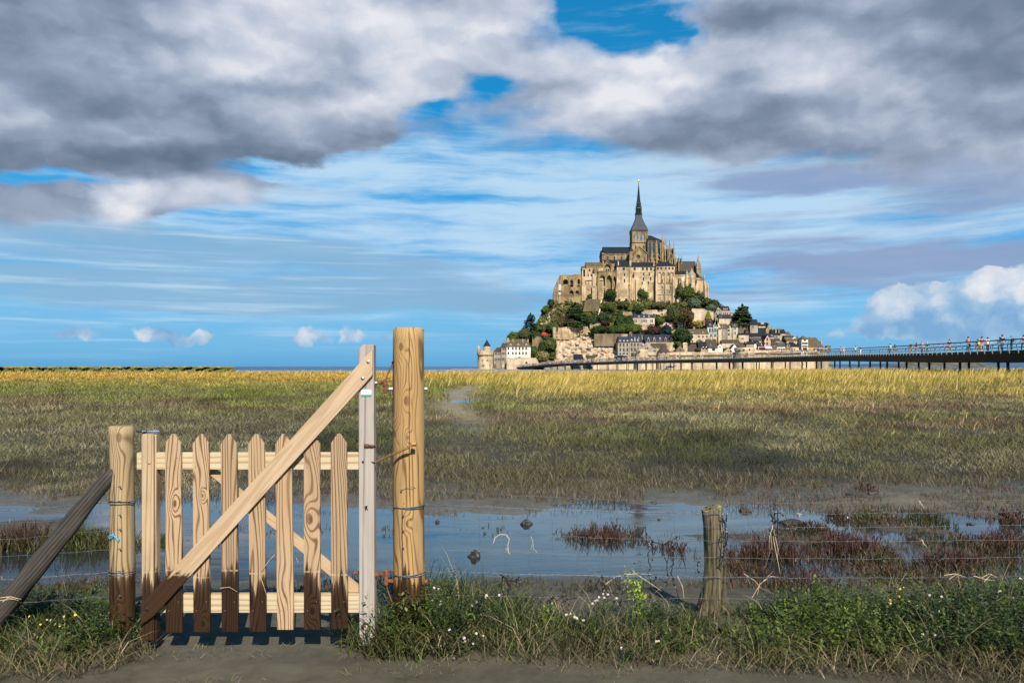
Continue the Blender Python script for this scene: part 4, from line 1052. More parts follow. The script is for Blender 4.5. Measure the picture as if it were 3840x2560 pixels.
NHOUSE = 0
def house(label, x0, x1, yb, ye, yr, wall, roof, kind='x', depth=9., D=None, wins=(), dorm=(), chim=(), rz=0., shut=None, name='stone_house', group=None, cat='house', hip=0., foot=14, trim=None, dmat=None, win_arch=False, hip_l=None):
    """x0,x1,yb,ye,yr: left, right, foot, eave and ridge as seen in the photo; the house stands on the hill at its own distance"""
    if D is None: D = Dh((x0+x1)/2, yb)-5.
    s = D/F; xc = (x0+x1)/2; w = (x1-x0)*s; he = (yb-ye)*s; Dr = D+depth/2 if kind in 'xh' else D
    hr = Zof(yr, Dr)-Zof(yb, D)
    root = empty(name, (Xof(xc, D), D, Zof(yb, D)), rz, local=True)
    tag(root, label, cat, group)
    W_ = MB(); f = foot*s
    if kind == 'f':
        W_.prism([(-w/2,-f),(w/2,-f),(w/2,he),(0,hr-.25),(-w/2,he)], 0, depth)
    else:
        W_.box(-w/2, w/2, 0, depth, -f, he)
        if kind == 'x' and hip == 0 and hip_l in (None, 0):
            for q in (-w/2, w/2-.35): W_.add([(q,.3,he),(q,depth-.3,he),(q,depth/2,hr-.3),(q+.35,.3,he),(q+.35,depth-.3,he),(q+.35,depth/2,hr-.3)], [(0,1,2),(5,4,3),(0,2,5,3),(2,1,4,5),(1,0,3,4)])
    W_.build('wall', wall, root)
    R_ = MB()
    if kind == 'x': gable_x(R_, -w/2, w/2, 0, depth, he+.02, hr, .35, hip=hip*s, hip_l=None if hip_l is None else hip_l*s)
    elif kind == 'f': gable_y(R_, -w/2, w/2, .35, depth, he+.02, hr, .3)
    elif kind == 'p':
        R_.add([(-w/2-.4,-.4,he),(w/2+.4,-.4,he),(w/2+.4,depth+.4,he),(-w/2-.4,depth+.4,he),(0,depth/2,hr)], [(0,1,4),(1,2,4),(2,3,4),(3,0,4),(3,2,1,0)])
    elif kind == 'm':   # mansard: steep slope, then flat top
        k = .82
        R_.add([(-w/2-.3,-.3,he),(w/2+.3,-.3,he),(w/2+.3,depth+.3,he),(-w/2-.3,depth+.3,he),(-w/2*k,depth*.16,hr),(w/2*k,depth*.16,hr),(w/2*k,depth*.84,hr),(-w/2*k,depth*.84,hr)], [(0,1,5,4),(1,2,6,5),(2,3,7,6),(3,0,4,7),(4,5,6,7),(3,2,1,0)])
    elif kind == 's':   # lean-to
        R_.add([(-w/2-.3,-.3,he),(w/2+.3,-.3,he),(w/2+.3,depth,hr),(-w/2-.3,depth,hr),(-w/2-.3,-.3,he-.3),(w/2+.3,-.3,he-.3),(w/2+.3,depth,he-.3),(-w/2-.3,depth,he-.3)], [(0,1,2,3),(0,4,5,1),(1,5,6,2),(2,6,7,3),(3,7,4,0),(4,7,6,5)])
    rf = R_.build('roof', roof, root)
    for wn in wins:
        x, y, ww, wh = wn[:4]; mb = MB()
        win_mb(mb, (x-xc)*s, (yb-y)*s-wh*s/2, ww*s, wh*s, 0, arch=win_arch or (len(wn) > 4 and wn[4] == 'a'), shut=shut is not None, bars=ww*s > 1.2)
        mb.build('window', [trim or M_TRIM, M_VOID if (len(wn) < 5 or wn[4] != 'g') else M_GLASSB]+([shut] if shut else []), root)
    for dn in dorm:
        x, y, dw, dh = dn; mb = MB(); X0 = (x-xc)*s; z0 = (yb-y)*s; w2 = dw*s/2; h2 = dh*s
        sl = (z0-he)/max(hr-he, .1)*depth/2 if kind != 'm' else .1
        y0 = max(sl-.25, .0)
        mb.prism([(X0-w2,z0),(X0+w2,z0),(X0+w2,z0+h2*.66),(X0,z0+h2),(X0-w2,z0+h2*.66)], y0, y0+3.2, 0)
        mb.prism([(X0-w2-.2,z0+h2*.6),(X0,z0+h2*1.0),(X0+w2+.2,z0+h2*.6),(X0+w2+.2,z0+h2*.6+.25),(X0,z0+h2+.3),(X0-w2-.2,z0+h2*.6+.25)], y0-.2, y0+3.4, 1)
        mb.box(X0-w2*.62, X0+w2*.62, y0-.08, y0+.1, z0+h2*.08, z0+h2*.6, 2)
        mb.build('dormer', [dmat or M_TRIM, roof, M_VOID], root)
    for cn in chim:
        x, yt, cw = cn[:3]; mb = MB(); X0 = (x-xc)*s; yy = depth*.5 if len(cn) < 4 else depth*cn[3]
        zt = Zof(yt, D+yy)-Zof(yb, D); mb.box(X0-cw*s/2, X0+cw*s/2, yy-.6, yy+.6, (he+hr)/2-2, zt); mb.box(X0-cw*s/2-.15, X0+cw*s/2+.15, yy-.75, yy+.75, zt-.5, zt-.2)
        mb.box(X0-.3, X0+.3, yy-.3, yy+.3, zt-.1, zt+.4)
        mb.build('chimney', S_BRICK if len(cn) > 4 else S_WARM, root if False else rf)
    return root
def grid(xs_, ys_, w, h, *k): return [(x, y, w, h)+k for y in ys_ for x in xs_]
# chimney children need their parent's base
# ---- the quay fort and the white lodging on the left
H = house
rt = empty('round_fort', P(1820, 1383, 586)); tag(rt, 'squat pale round fort with a dark conical roof at the water\'s edge', 'fort')
s_ = 586/F
b_ = MB(); c0 = P(1821, 1383, 597); b_.lathe(c0, [(33.5*s_,-.5),(32.5*s_,4*s_),(31*s_,25*s_),(30*s_,52*s_),(32.5*s_,53*s_),(32.5*s_,69*s_),(31*s_,69.5*s_)], 28); b_.build('wall', S_PALE, rt)
b_ = MB(); b_.lathe(c0+Vector((5*s_,0,0)), [(13.8*s_,60*s_),(13.4*s_,88*s_)], 20); b_.build('drum', S_PALE, rt)
b_ = MB(); b_.lathe(c0+Vector((5*s_,0,0)), [(14.6*s_,87*s_),(7.5*s_,99*s_),(.6*s_,111.5*s_),(.25*s_,113*s_),(.2*s_,121*s_)], 20); b_.build('conical_roof', R_SLATE, rt)
b_ = MB(); b_.lathe(Vector((Xof(1795,586), 589, 0)), [(3*s_,52*s_),(6.5*s_,62*s_),(6.4*s_,77*s_),(5*s_,82*s_),(2*s_,86*s_),(.3*s_,87.5*s_)], 14); b_.build('watch_turret', S_WARM, rt)
b_ = MB()
for k in range(22):
    w = math.pi+math.pi*(k+.5)/22; b_.box(c0.x+31.5*s_*math.cos(w)-.22, c0.x+31.5*s_*math.cos(w)+.22, c0.y+31.5*s_*math.sin(w)-.45, c0.y+31.5*s_*math.sin(w)+.3, 51*s_-.3, 53.5*s_)
b_.build('corbel_trim', S_DARK, rt)
for x, y, w in ((1801,1332,4),(1827,1331,4),(1810,1350,4.5),(1827,1350,5),(1812,1370,8),(1836,1369,3)):
    b_ = MB(); X0 = Xof(x, 586); dx = X0-c0.x; yy = c0.y-math.sqrt(max((31.6*s_)**2-dx*dx, 1)); b_.box(X0-w*s_/2, X0+w*s_/2, yy-.35, yy+1.2, Zof(y,586)-.3, Zof(y,586)+.35); b_.build('gun_slit', M_VOID, rt)
H('long white rendered lodging with a mossy hipped roof beside the round fort', 1899,1990,1372,1300,1271, S_WHITE,R_MOSS,'x',16.,588, grid([1907,1923,1935,1948,1961,1973],[1306.5,1324],4.4,8)+[(1907,1345,4.4,9)]+[(1948,1342,11,7,'a'),(1935,1343,5,4,'a'),(1961,1343,5,4,'a')],
  dorm=[(1915,1295,5.5,8),(1944,1295,5.5,8),(1974,1295,5.5,8)], chim=[(1924,1273,4,.35),(1961,1273,4,.35),(1981,1273,4,.5),(1905,1268,7,.5)], hip=18, trim=S_CREAM, dmat=M_WHITE, name='white_lodging')
H('narrow shaded wing with a steep slate roof left of the white lodging', 1878,1899,1376,1302,1285, S_GREYH,R_BROWN,'x',12.,590, grid([1883,1888.5,1894],[1307,1325,1346],2.6,9), chim=[(1887,1276,6)], rz=R(-14), name='lodging_wing')
H('lower grey annex squeezed between round fort and white lodging', 1852,1879,1376,1319,1302, S_GREYH,R_BROWN,'x',12.,592, grid([1857,1863,1869,1875],[1326,1347],2.8,9), rz=R(-10), hip=6, name='grey_annex')
def wall_thing(label, pts, ybot, D=None, th=1.2, mat=None, name='garden_wall', crenel=False, group=None):
    """pts = (x, ytop) along the wall; it stands on the hill"""
    mb = MB(); mat = mat or S_PALE; V_ = []
    for x, y in pts:
        yb = ybot(x) if callable(ybot) else ybot
        d = D if D else Dh(x, yb)-3.5
        V_.append((Xof(x,d), d, Zof(y,d), Zof(yb+6,d)))
    for a_, c_ in zip(V_[:-1], V_[1:]):
        mb.hexa([(a_[0],a_[1],a_[3]),(c_[0],c_[1],c_[3]),(c_[0],c_[1]+th,c_[3]),(a_[0],a_[1]+th,a_[3]),(a_[0],a_[1],a_[2]),(c_[0],c_[1],c_[2]),(c_[0],c_[1]+th,c_[2]),(a_[0],a_[1]+th,a_[2])])
        mb.hexa([(a_[0],a_[1]-.2,a_[2]),(c_[0],c_[1]-.2,c_[2]),(c_[0],c_[1]+th+.2,c_[2]),(a_[0],a_[1]+th+.2,a_[2]),(a_[0],a_[1]-.2,a_[2]+.4),(c_[0],c_[1]-.2,c_[2]+.4),(c_[0],c_[1]+th+.2,c_[2]+.4),(a_[0],a_[1]+th+.2,a_[2]+.4)])
    o = mb.build(name, mat, origin=Vector((V_[0][0],V_[0][1],V_[0][3]))); tag(o, label, 'wall', group); return o
wall_thing('cream terrace wall with a dark archway below the white lodging', [(1900,1344),(1960,1343),(2008,1343),(2016,1352),(2022,1366)], 1378, 583, 1.5, S_CREAM, 'terrace_wall')
b_ = MB(); b_.prism([(Xof(1974+4.5*math.cos(a), 583), Zof(1362-6.5*math.sin(a), 583)) for a in np.linspace(0, math.pi, 9)], 582.7, 583.3); o = b_.build('archway_door', M_VOID, origin=P(1974,1362,583)); tag(o, 'dark rounded doorway in the cream terrace wall', 'doorway')
b_ = MB(); b_.lathe(P(1865, 1381, 580)+Vector((0,3,0)), [(17*s_,0),(16.6*s_,8*s_),(14*s_,14*s_),(9*s_,18*s_),(2*s_,20*s_)], 16, sy=.6); o = b_.build('domed_cistern', S_DARK, origin=P(1865,1381,580)); tag(o, 'rounded grey stone cistern at the foot of the round fort', 'cistern')
b_ = MB(); b_.prism([(Xof(x,581), Zof(y,581)) for x, y in [(1881,1376),(1892,1376),(1890,1357)]], 581, 584); o = b_.build('slipway_buttress', S_PALE, origin=P(1886,1376,581)); tag(o, 'pale pointed buttress right of the grey cistern', 'buttress')
# ---- ramparts
def rampart():
    r = empty('rampart', P(2750, 1383, 578)); tag(r, 'long pale rampart wall with a corbelled parapet along the shore', 'rampart')
    D = 580; mb = MB(); mb.box(Xof(2384,D), Xof(3085,D), D, D+4, -1, Zof(1324,D)); mb.box(Xof(2225,D), Xof(2383.8,D), D+.5, D+4, -1, Zof(1350,D)); mb.build('wall', S_PALE, r)
    mb = MB(); mb.box(Xof(2388,D), Xof(2770,D), D-.9, D+3.9, Zof(1331,D), Zof(1320,D)); mb.box(Xof(2770.5,D), Xof(3070,D), D-.9, D+3.9, Zof(1324,D), Zof(1313,D)); mb.build('parapet', S_PALE, r)
    mb = MB(); x = 2394
    mb.box(Xof(2388,D), Xof(2770,D), D-.35, D-.02, Zof(1332.2,D), Zof(1331.05,D)); mb.box(Xof(2770.5,D), Xof(3070,D), D-.35, D-.02, Zof(1325.2,D), Zof(1324.05,D))
    while x < 3065: mb.box(Xof(x,D)-.22, Xof(x,D)+.22, D-.8, D-.01, Zof(1334 if x < 2770 else 1327,D), Zof(1331.1 if x < 2770 else 1324.1,D)); x += 4
    mb.build('corbel_trim', S_DARK, r)
    for x, y in ((2596,1362),(2747,1362),(2530,1372),(2900,1358),(3010,1366),(2820,1370)):
        mb = MB(); mb.box(Xof(x,D)-.55, Xof(x,D)+.55, D-.12, D+.3, Zof(y,D)-.35, Zof(y,D)+.35); mb.build('gun_slit', M_VOID, r)
    return r
rampart()
def bastion(label, x0, x1, ytop, D, roof=None, corb=True, low=None, wins=(), mat=None):
    r = empty('round_bastion', P((x0+x1)/2, 1384, D)); tag(r, label, 'tower', 'round towers of the rampart')
    s = D/F; rad = (x1-x0)*s/2; c0 = Vector((Xof((x0+x1)/2, D), D+rad, Zof(1384, D))); h = (1384-ytop)*s
    mb = MB(); mb.lathe(c0, [(rad*1.06,-.5),(rad*1.0,h*.35),(rad*.97,h-13*s),(rad*1.03,h-11*s),(rad*1.03,h-.6),(rad*.99,h)], 26); mb.build('wall', mat or S_PALE, r)
    if roof:
        mb = MB(); mb.lathe(c0, [(rad*1.12,h-.1),(rad*.55,h+(ytop-roof)*s*.55),(.3,h+(ytop-roof)*s)], 22); mb.build('conical_roof', R_BROWN, r)
    for x, y in wins:
        X0 = Xof(x, D); yy = c0.y-math.sqrt(max(rad**2-(X0-c0.x)**2, .5)); mb = MB(); mb.box(X0-.5, X0+.5, yy-.35, yy+.8, Zof(y,D)-.6, Zof(y,D)+.6); mb.build('loophole', M_VOID, r)
bastion('open round tower of pale stone in front of the grey hotel', 2388,2434,1309, 572, wins=[(2398,1318)])
bastion('round tower under a brown conical roof on the rampart', 2470,2514,1319, 574, 1291, wins=[(2480,1322),(2497,1322)])
bastion('broad pale bastion bulging forward from the rampart', 2766,2840,1302, 570, wins=[(2776,1314),(2790,1312),(2810,1310)])
bastion('weathered grey tower closing the right end of the rampart', 3062,3114,1304, 578, mat=S_GREYH, wins=[(3082,1312),(3098,1314)])
H('slim ruined turret on the end tower of the rampart', 3101,3115,1318,1297,1295, S_DARK,S_DARK,'m',4.,580, name='ruined_turret', cat='turret', foot=2)
# ---- the village, house by house
H('three-storey brown stone hotel with a blue slate mansard and white dormers', 2317,2359,1340,1284,1261, S_GREYH,R_BLUE,'m',11.,None, grid([2326,2339,2352],[1293,1311],4.2,10.5)+grid([2326,2339,2352],[1326],5,6), dorm=[(2326,1283,5.5,10),(2340,1283,5.5,10),(2353,1283,5.5,10)], chim=[(2368,1246,6,.5)], dmat=M_WHITE, name='hotel', cat='hotel')
H('taller hotel with a light dormered roof and a dark shopfront, right of the brown hotel', 2360,2407,1340,1282,1252, S_GREYH,R_BLUE,'x',11.,None, grid([2369,2381,2393],[1292,1310],4.2,11)+[(2378,1330,19,12)], dorm=[(2369,1280,5.5,11),(2381,1280,5.5,11),(2393,1280,5.5,11),(2383,1268,4,6),(2397,1268,4,6)], chim=[(2371,1246,5,.4,1)], dmat=M_WHITE, name='hotel', cat='hotel')
H('long inn with four pointed stone dormers under a blue slate roof', 2420,2530,1302,1281,1255, S_WARM,R_BLUE,'x',10.,None, (), dorm=[(2453.5,1281,7.5,19),(2475,1281,7.5,19),(2496,1281,7.5,19),(2517,1281,7.5,19),(2432,1281,7.5,19)], chim=[(2528,1252,3,.5)], name='inn', dmat=S_WARM)
H('steep grey gable facing the shore left of the dormered inn', 2403,2450,1322,1305,1279, S_GREYH,R_BROWN,'f',12.,None, [(2420,1308,4,6),(2428,1306,5,6),(2412,1318,3,4)], name='gabled_house')
H('low house with three small attic lights below the dormered inn', 2446,2500,1320,1302,1287, S_WARM,R_BROWN,'x',8.,None, [(2457,1303,6,6),(2470,1303,5,5),(2455,1315,8,5)], name='low_house')
H('dark brown gable with one white window beside the conical tower', 2533,2568,1321,1314,1294, S_DARK,R_BROWN,'f',10.,None, [(2549,1312,4,6),(2554,1312,3,6)], name='gabled_house')
H('plain brown roof squeezed behind the dark gable', 2500,2540,1318,1310,1292, S_GREYH,R_BROWN,'x',9.,Dh(2520,1310), name='low_house')
H('tall bare stone gable wall above the rampart', 2562,2578,1320,1290,1284, S_PALE,S_PALE,'m',4.,None, name='gable_wall', foot=4)
H('wide low shed roof of brown tiles behind the parapet', 2578,2614,1320,1316,1294, S_GREYH,R_BROWN,'x',10.,None, [], name='shed', cat='shed')
H('small house with red brick chimney behind the brown shed', 2586,2618,1296,1290,1284, S_BRICK,R_SLATE,'x',6.,None, chim=[(2589,1281,6,.5,1)], name='low_house')
H('slate house with two white dormers on the parapet', 2622,2656,1320,1304,1281, S_WARM,R_SLATE,'x',9.,None, (), dorm=[(2637,1311,5,14),(2649,1311,5,14)], chim=[(2623,1279,3)], name='dormered_house', dmat=M_WHITE)
H('white half-timbered house under a huge steep brown roof', 2654,2690,1320,1305,1271, S_WHITE,R_BROWN,'x',11.,None, [(2672,1310,3,8),(2676,1310,3,8),(2680,1310,3,8)], dorm=[(2666,1297,4,9)], chim=[(2674,1270,4)], name='timbered_house', trim=M_TRIM, foot=3)
H('white gable leaning behind the timbered house', 2690,2710,1308,1300,1288, S_WHITE,R_SLATE,'f',8.,None, [(2700,1300,3,4)], name='gabled_house')
H('cream half-timbered gable low on the parapet', 2716,2746,1320,1317,1303, S_CREAM,R_BROWN,'f',9.,None, [(2733,1317,4,3)], name='timbered_house', foot=3)
H('white gable house with a steep grey roof left of the broad bastion', 2738,2770,1320,1312,1290, S_WHITE,R_BROWN,'f',10.,None, [(2758,1310,8,4)], name='gabled_house', foot=3)
H('long brown ridge roof over the lower village', 2706,2774,1292,1286,1273, S_CREAM,R_BROWN,'x',9.,None, chim=[(2772,1268,3),(2750,1284,4,.1)], name='long_house')
H('grey pitched roof behind the broad bastion', 2760,2800,1304,1301,1284, S_GREYH,R_BROWN,'x',9.,None, chim=[(2798,1280,4,.2)], name='low_house')
H('plain stone workshop with a flat-topped wall above the bastion', 2799,2828,1306,1290,1280, S_GREYH,R_SLATE,'x',8.,None, chim=[(2800,1282,3)], name='workshop')
H('white cottage with one window above the broad bastion', 2824,2850,1303,1288,1274, S_WHITE,R_SLATE,'x',7.,None, [(2839,1290,4,8)], name='cottage', hip_l=5, hip=5)
H('pink timbered gable house with four windows and a white awning', 2866,2890,1314,1278,1255, S_PINK,R_SLATE,'f',18.,None, grid([2877],[1272,1288],4,9)+[(2868,1287,2,6)], name='pink_house', trim=M_REDP)
H('long slate roof running back from the pink gable', 2800,2872,1268,1262,1246, S_GREYH,R_SLATE,'x',9.,None, [(2815,1266,10,5)], name='long_house')
H('grey rendered barn with a lean-to roof left of the pink house', 2820,2868,1294,1276,1263, S_CREAM,R_LEAD,'s',8.,None, name='barn', cat='barn')
H('shop with a crimson awning beside the pink house', 2844,2868,1312,1298,1288, S_WHITE,R_BLUE,'x',6.,None, [(2852,1307,6,5),(2862,1307,5,5)], dorm=[(2857,1295,4,8)], name='shop', cat='shop', dmat=M_WHITE)
b_ = MB(); d_ = Dh(2857,1312)-5
b_.hexa([(Xof(2847,d_),d_-1.6,Zof(1306,d_)),(Xof(2869,d_),d_-1.6,Zof(1306,d_)),(Xof(2869,d_),d_-.05,Zof(1304,d_)),(Xof(2847,d_),d_-.05,Zof(1304,d_)),(Xof(2847,d_),d_-1.6,Zof(1305,d_)),(Xof(2869,d_),d_-1.6,Zof(1305,d_)),(Xof(2869,d_),d_-.05,Zof(1300.5,d_)),(Xof(2847,d_),d_-.05,Zof(1300.5,d_))]); o = b_.build('awning', M_AWN, origin=P(2857,1306,d_)); tag(o, 'crimson awning over the shop beside the pink house', 'awning')
b_ = MB(); d_ = Dh(2880,1314)-5.6
b_.hexa([(Xof(2868,d_),d_-1.9,Zof(1307,d_)),(Xof(2893,d_),d_-1.9,Zof(1307,d_)),(Xof(2893,d_),d_-.05,Zof(1304,d_)),(Xof(2868,d_),d_-.05,Zof(1304,d_)),(Xof(2868,d_),d_-1.9,Zof(1305.8,d_)),(Xof(2893,d_),d_-1.9,Zof(1305.8,d_)),(Xof(2893,d_),d_-.05,Zof(1300,d_)),(Xof(2868,d_),d_-.05,Zof(1300,d_))]); o = b_.build('awning', M_WHITE, origin=P(2880,1306,d_)); tag(o, 'white awning under the pink gable', 'awning')
H('brown windowless barn end right of the pink gable', 2891,2912,1312,1292,1279, S_DARK,R_BROWN,'x',9.,None, name='barn', cat='barn')
H('dark roof ridge behind the brown barn end', 2890,2926,1284,1278,1268, S_GREYH,R_BROWN,'x',8.,None, name='low_house')
H('white-windowed restaurant with a lead mansard roof', 2913,2945,1313,1300,1283, S_WHITE,R_LEAD,'m',8.,None, grid([2918,2925,2932,2940],[1293],4,10)+grid([2918,2924,2930,2936,2941],[1309],3,6), name='restaurant', cat='restaurant')
H('small brown stone gable between restaurant and dark barn', 2949,2964,1312,1298,1287, S_WARM,R_BROWN,'f',8.,None, [(2957,1296,4,6),(2957,1307,9,4)], name='gabled_house')
H('black-roofed low barn with rubble walls near the right tower', 2962,2996,1312,1300,1281, S_WARM,R_SLATE,'x',10.,None, [(2970,1310,5,4),(2980,1310,4,4)], hip=14, hip_l=6, name='barn', cat='barn')
H('broad stone wall house with a buff gable roof', 2950,3002,1288,1278,1270, S_WARM,R_MOSS,'x',7.,None, name='stone_house')
H('half-timbered white house with a hipped cap and brown balconies', 3006,3030,1313,1272,1259, S_WHITE,R_MOSS,'x',8.,None, [(3018,1275,6,5),(3018,1287,16,5),(3018,1298,16,4),(3018,1308,12,8)], hip=10, name='timbered_house', trim=S_BRICK)
H('great steep mossy thatch-brown roof sweeping to the right tower', 3030,3088,1312,1301,1265, S_WARM,R_MOSS,'x',13.,None, chim=[(3052,1263,6),(3084,1279,5,.2)], hip=16, name='great_roof_house', hip_l=0)
H('cottage with a red chimney pot behind the timbered house', 2986,3008,1284,1276,1266, S_CREAM,R_MOSS,'x',6.,None, chim=[(2995,1261,3,.5,1)], name='cottage')
H('tiny white attic house left of the red chimney', 2972,2986,1276,1268,1260, S_WHITE,R_SLATE,'f',5.,None, [(2980,1270,3,3)], chim=[(2979,1258,3)], name='cottage')
H('black flank house with a lead lean-to high on the right', 2942,2972,1276,1262,1252, S_DARK,R_LEAD,'s',7.,None, name='dark_house')
H('round-shouldered ochre roof on the right skyline', 2938,2962,1260,1254,1243, S_CREAM,R_MOSS,'x',6.,None, chim=[(2958,1247,5)], name='low_house')
H('slate house with two tall chimneys on the right skyline', 2894,2945,1262,1250,1234, S_WARM,R_SLATE,'x',8.,None, chim=[(2910,1236,5,.1),(2921,1233,5,.1),(2933,1230,7),(2903,1231,6)], name='slate_house')
H('small black roof below the two tall chimneys', 2900,2926,1268,1256,1247, S_GREYH,R_SLATE,'x',6.,None, [(2912,1262,4,4)], name='low_house')
H('blue dormer house right of the long slate roof', 2880,2902,1272,1264,1250, S_CREAM,R_BLUE,'x',7.,None, dorm=[(2895,1262,7,8)], name='dormered_house')
H('parish church tower of grey stone with a steep slate cap', 2813,2842,1254,1218,1197, S_GREYH,R_SLATE,'x',8.,None, [(2824,1224,3,8)], name='church_tower', cat='church tower')
H('black roofed church nave right of the grey tower', 2842,2873,1250,1250,1229, S_GREYH,R_SLATE,'x',9.,None, name='church_nave', cat='church')
H('black roofed church aisle left of the grey tower', 2796,2814,1254,1250,1229, S_GREYH,R_SLATE,'x',9.,None, [(2801,1247,3,5)], name='church_aisle', cat='church')
H('high house with a stone cross wall on the crest beyond the church', 2844,2882,1232,1222,1209, S_WARM,R_SLATE,'x',9.,None, chim=[(2862,1209,12,.3)], name='crest_house')
H('bare stone gable on the crest right of the church', 2872,2894,1246,1236,1212, S_WARM,R_SLATE,'f',9.,None, name='gabled_house')
H('roofless ruin with two round openings left of the church', 2766,2806,1243,1220,1219, S_DARK,S_DARK,'m',6.,None, [(2798,1224,4,6,'a'),(2788,1231,3,4),(2776,1230,3,6)], name='ruined_house', cat='ruin')
H('small pale cottage with a black roof below the ruin', 2770,2808,1274,1254,1247, S_CREAM,R_SLATE,'s',7.,None, [(2784,1268,7,6,'a')], name='cottage')
H('tall narrow house with blue-white shutters right of the arched gable', 2747,2767,1264,1228,1212, S_CREAM,R_BROWN,'x',7.,None, grid([2752,2759],[1232,1248],3,8), dorm=[(2755,1223,5,7)], chim=[], shut=M_WHITE, name='shuttered_house')
H('round-headed gable house with green window frames', 2728,2744,1264,1232,1217, S_CREAM,R_BROWN,'f',9.,None, [(2733,1228,4,5),(2733,1239,5,6),(2733,1253,4,7)], name='arched_gable_house', trim=M_GREEN_P)
H('dark mossy slope roof between the gabled mansion and arched gable', 2704,2730,1262,1232,1214, S_GREYH,R_MOSS,'x',8.,None, chim=[(2709,1224,3,.1)], name='mossy_house')
H('tall stone mansion gable with blue shutters and a chimney on its peak', 2672,2702,1272,1226,1196, S_CREAM,R_SLATE,'f',12.,None, [(2682,1238,7,11),(2682,1257,7,8),(2681,1221,4,5),(2690,1221,4,5)], chim=[(2687,1191,9,.05)], shut=M_BLUESH, name='mansion')
H('slate wing of the mansion with a brick chimney at its left', 2652,2674,1272,1226,1196, S_CREAM,R_SLATE,'x',9.,None, [(2662,1238,5,12),(2670,1238,4,12),(2666,1257,6,8)], dorm=[(2664,1222,6,10)], chim=[(2646,1201,8,.5,1),(2667,1201,7,.4,1)], shut=M_BLUESH, name='mansion_wing')
H('small square stair tower with a cap on the mansion\'s right side', 2694,2706,1276,1232,1227, S_CREAM,R_SLATE,'p',5.,Dh(2700,1272)-7, [(2700,1235,2.5,4)], name='stair_tower', cat='tower')
H('long cream house with two dormers and a mossy slate roof', 2584,2656,1284,1252,1233, S_CREAM,R_MOSS,'x',9.,None, [(2597,1262,4,8),(2621,1262,4,7),(2636,1262,4,6),(2650,1262,4,6),(2597,1279,4,6)], dorm=[(2597,1250,6,9),(2636,1250,6,9)], chim=[(2607,1227,5)], name='cream_house')
H('half-hidden grey house with a wide slate roof below the brick house', 2696,2746,1208,1194,1179, S_CREAM,R_BLUE,'x',9.,None, [(2702,1189,5,6)], chim=[(2748,1177,9,.4)], name='slate_house')
H('small flat terrace house under the dark conifer', 2752,2786,1218,1204,1203, S_CREAM,S_CREAM,'m',6.,None, [(2774,1209,9,4)], name='terrace_house')
H('black lean-to roof between chimney and conifer', 2752,2770,1206,1202,1187, S_GREYH,R_SLATE,'x',7.,None, hip=10, name='low_house')
H('brick house with a stone gable and dormers high on the skyline', 2706,2736,1182,1164,1148, S_PINK,R_SLATE,'x',9.,None, [(2714,1175,3,5),(2721,1175,3,5),(2728,1175,3,5)], dorm=[(2714,1162,3.5,8),(2720,1162,3.5,8),(2727,1162,3.5,8)], chim=[(2718,1146,8,.6,1)], name='brick_house', dmat=M_WHITE)
H('stone gable end of the brick house with four small windows', 2679,2708,1182,1166,1150, S_GREYH,R_SLATE,'f',9.,Dh(2690,1182)-6, [(2686,1177,4,6),(2700,1177,4,6),(2692,1163,3,5),(2697,1163,3,5)], name='gabled_house')
H('cream garden villa with a blue slate mansard and three white dormers', 2373,2455,1222,1191,1179, S_CREAM,R_BLUE,'m',11.,None, [(2384,1203,8,9,'g'),(2407,1203,6,9,'g'),(2415,1203,4,9),(2423,1203,6,9,'g'),(2444,1203,8,9,'g'),(2387,1217,3,4),(2442,1217,3,4),(2449,1217,3,4)], dorm=[(2396,1190,5,8),(2415,1190,5,8),(2434,1190,5,8)], name='villa', cat='villa', dmat=M_WHITE, trim=M_WHITE)
H('low brick garden building right of the villa', 2472,2522,1220,1208,1205, S_PINK,R_MOSS,'x',5.,None, name='garden_building')
H('small stone hut with a dark doorway below the right terrace', 2540,2562,1212,1206,1203, S_CREAM,S_CREAM,'m',4.,None, [(2548,1208,8,5)], name='garden_hut', cat='hut')
H('low stone outbuilding among the trees by the middle terrace', 2212,2254,1226,1212,1205, S_WARM,R_BROWN,'x',6.,None, name='outbuilding')
H('dark grey boat shed with a blank sloping roof behind the crowd', 2159,2189,1352,1346,1327, S_DARK,R_SLATE,'s',7.,582, name='boat_shed', cat='shed', rz=R(8))
H('low round-topped stone store right of the boat shed', 2203,2230,1352,1340,1332, S_DARK,R_BROWN,'x',7.,584, name='stone_store', cat='store')
# ---- terrace and garden walls
wall_thing('high terrace wall left of the pale boulders', [(2079,1228),(2100,1230),(2135,1226),(2205,1226)], lambda x: 1266 if x < 2140 else 1240, None, 2., S_WARM)
wall_thing('brown terrace wall above the pale boulders at the centre', [(2228,1253),(2270,1253),(2330,1253)], lambda x: 1292, None, 2., S_DARK)
wall_thing('terrace wall running behind the two hotels', [(2330,1253),(2372,1255),(2420,1256)], 1268, None, 2., S_WARM)
wall_thing('thin upper garden wall crossing the green slope', [(2336,1172),(2370,1170),(2430,1164),(2500,1162)], lambda x: 1178, None, 1.2, S_PALE)
wall_thing('tall bleached retaining wall right of the big round trees', [(2594,1158),(2640,1160),(2652,1166),(2676,1170)], lambda x: 1208, None, 2., S_CREAM)
wall_thing('short cream wall under the abbey\'s right corner', [(2538,1106),(2570,1106),(2574,1112)], 1128, None, 6., S_PALE)
wall_thing('low cream wall beneath the cream villa', [(2396,1222),(2440,1222)], 1232, None, 1.5, S_PALE)
wall_thing('mossy wall with a pointed stub below the red truck', [(1996,1262),(2000,1276),(2012,1262),(2030,1264),(2036,1278)], 1340, 598, 2., S_DARK)
tr_ = empty('watch_turret', P(2078.5, 1268, 605)); tag(tr_, 'little round watch turret with a blue cone at the end of the high terrace wall', 'turret')
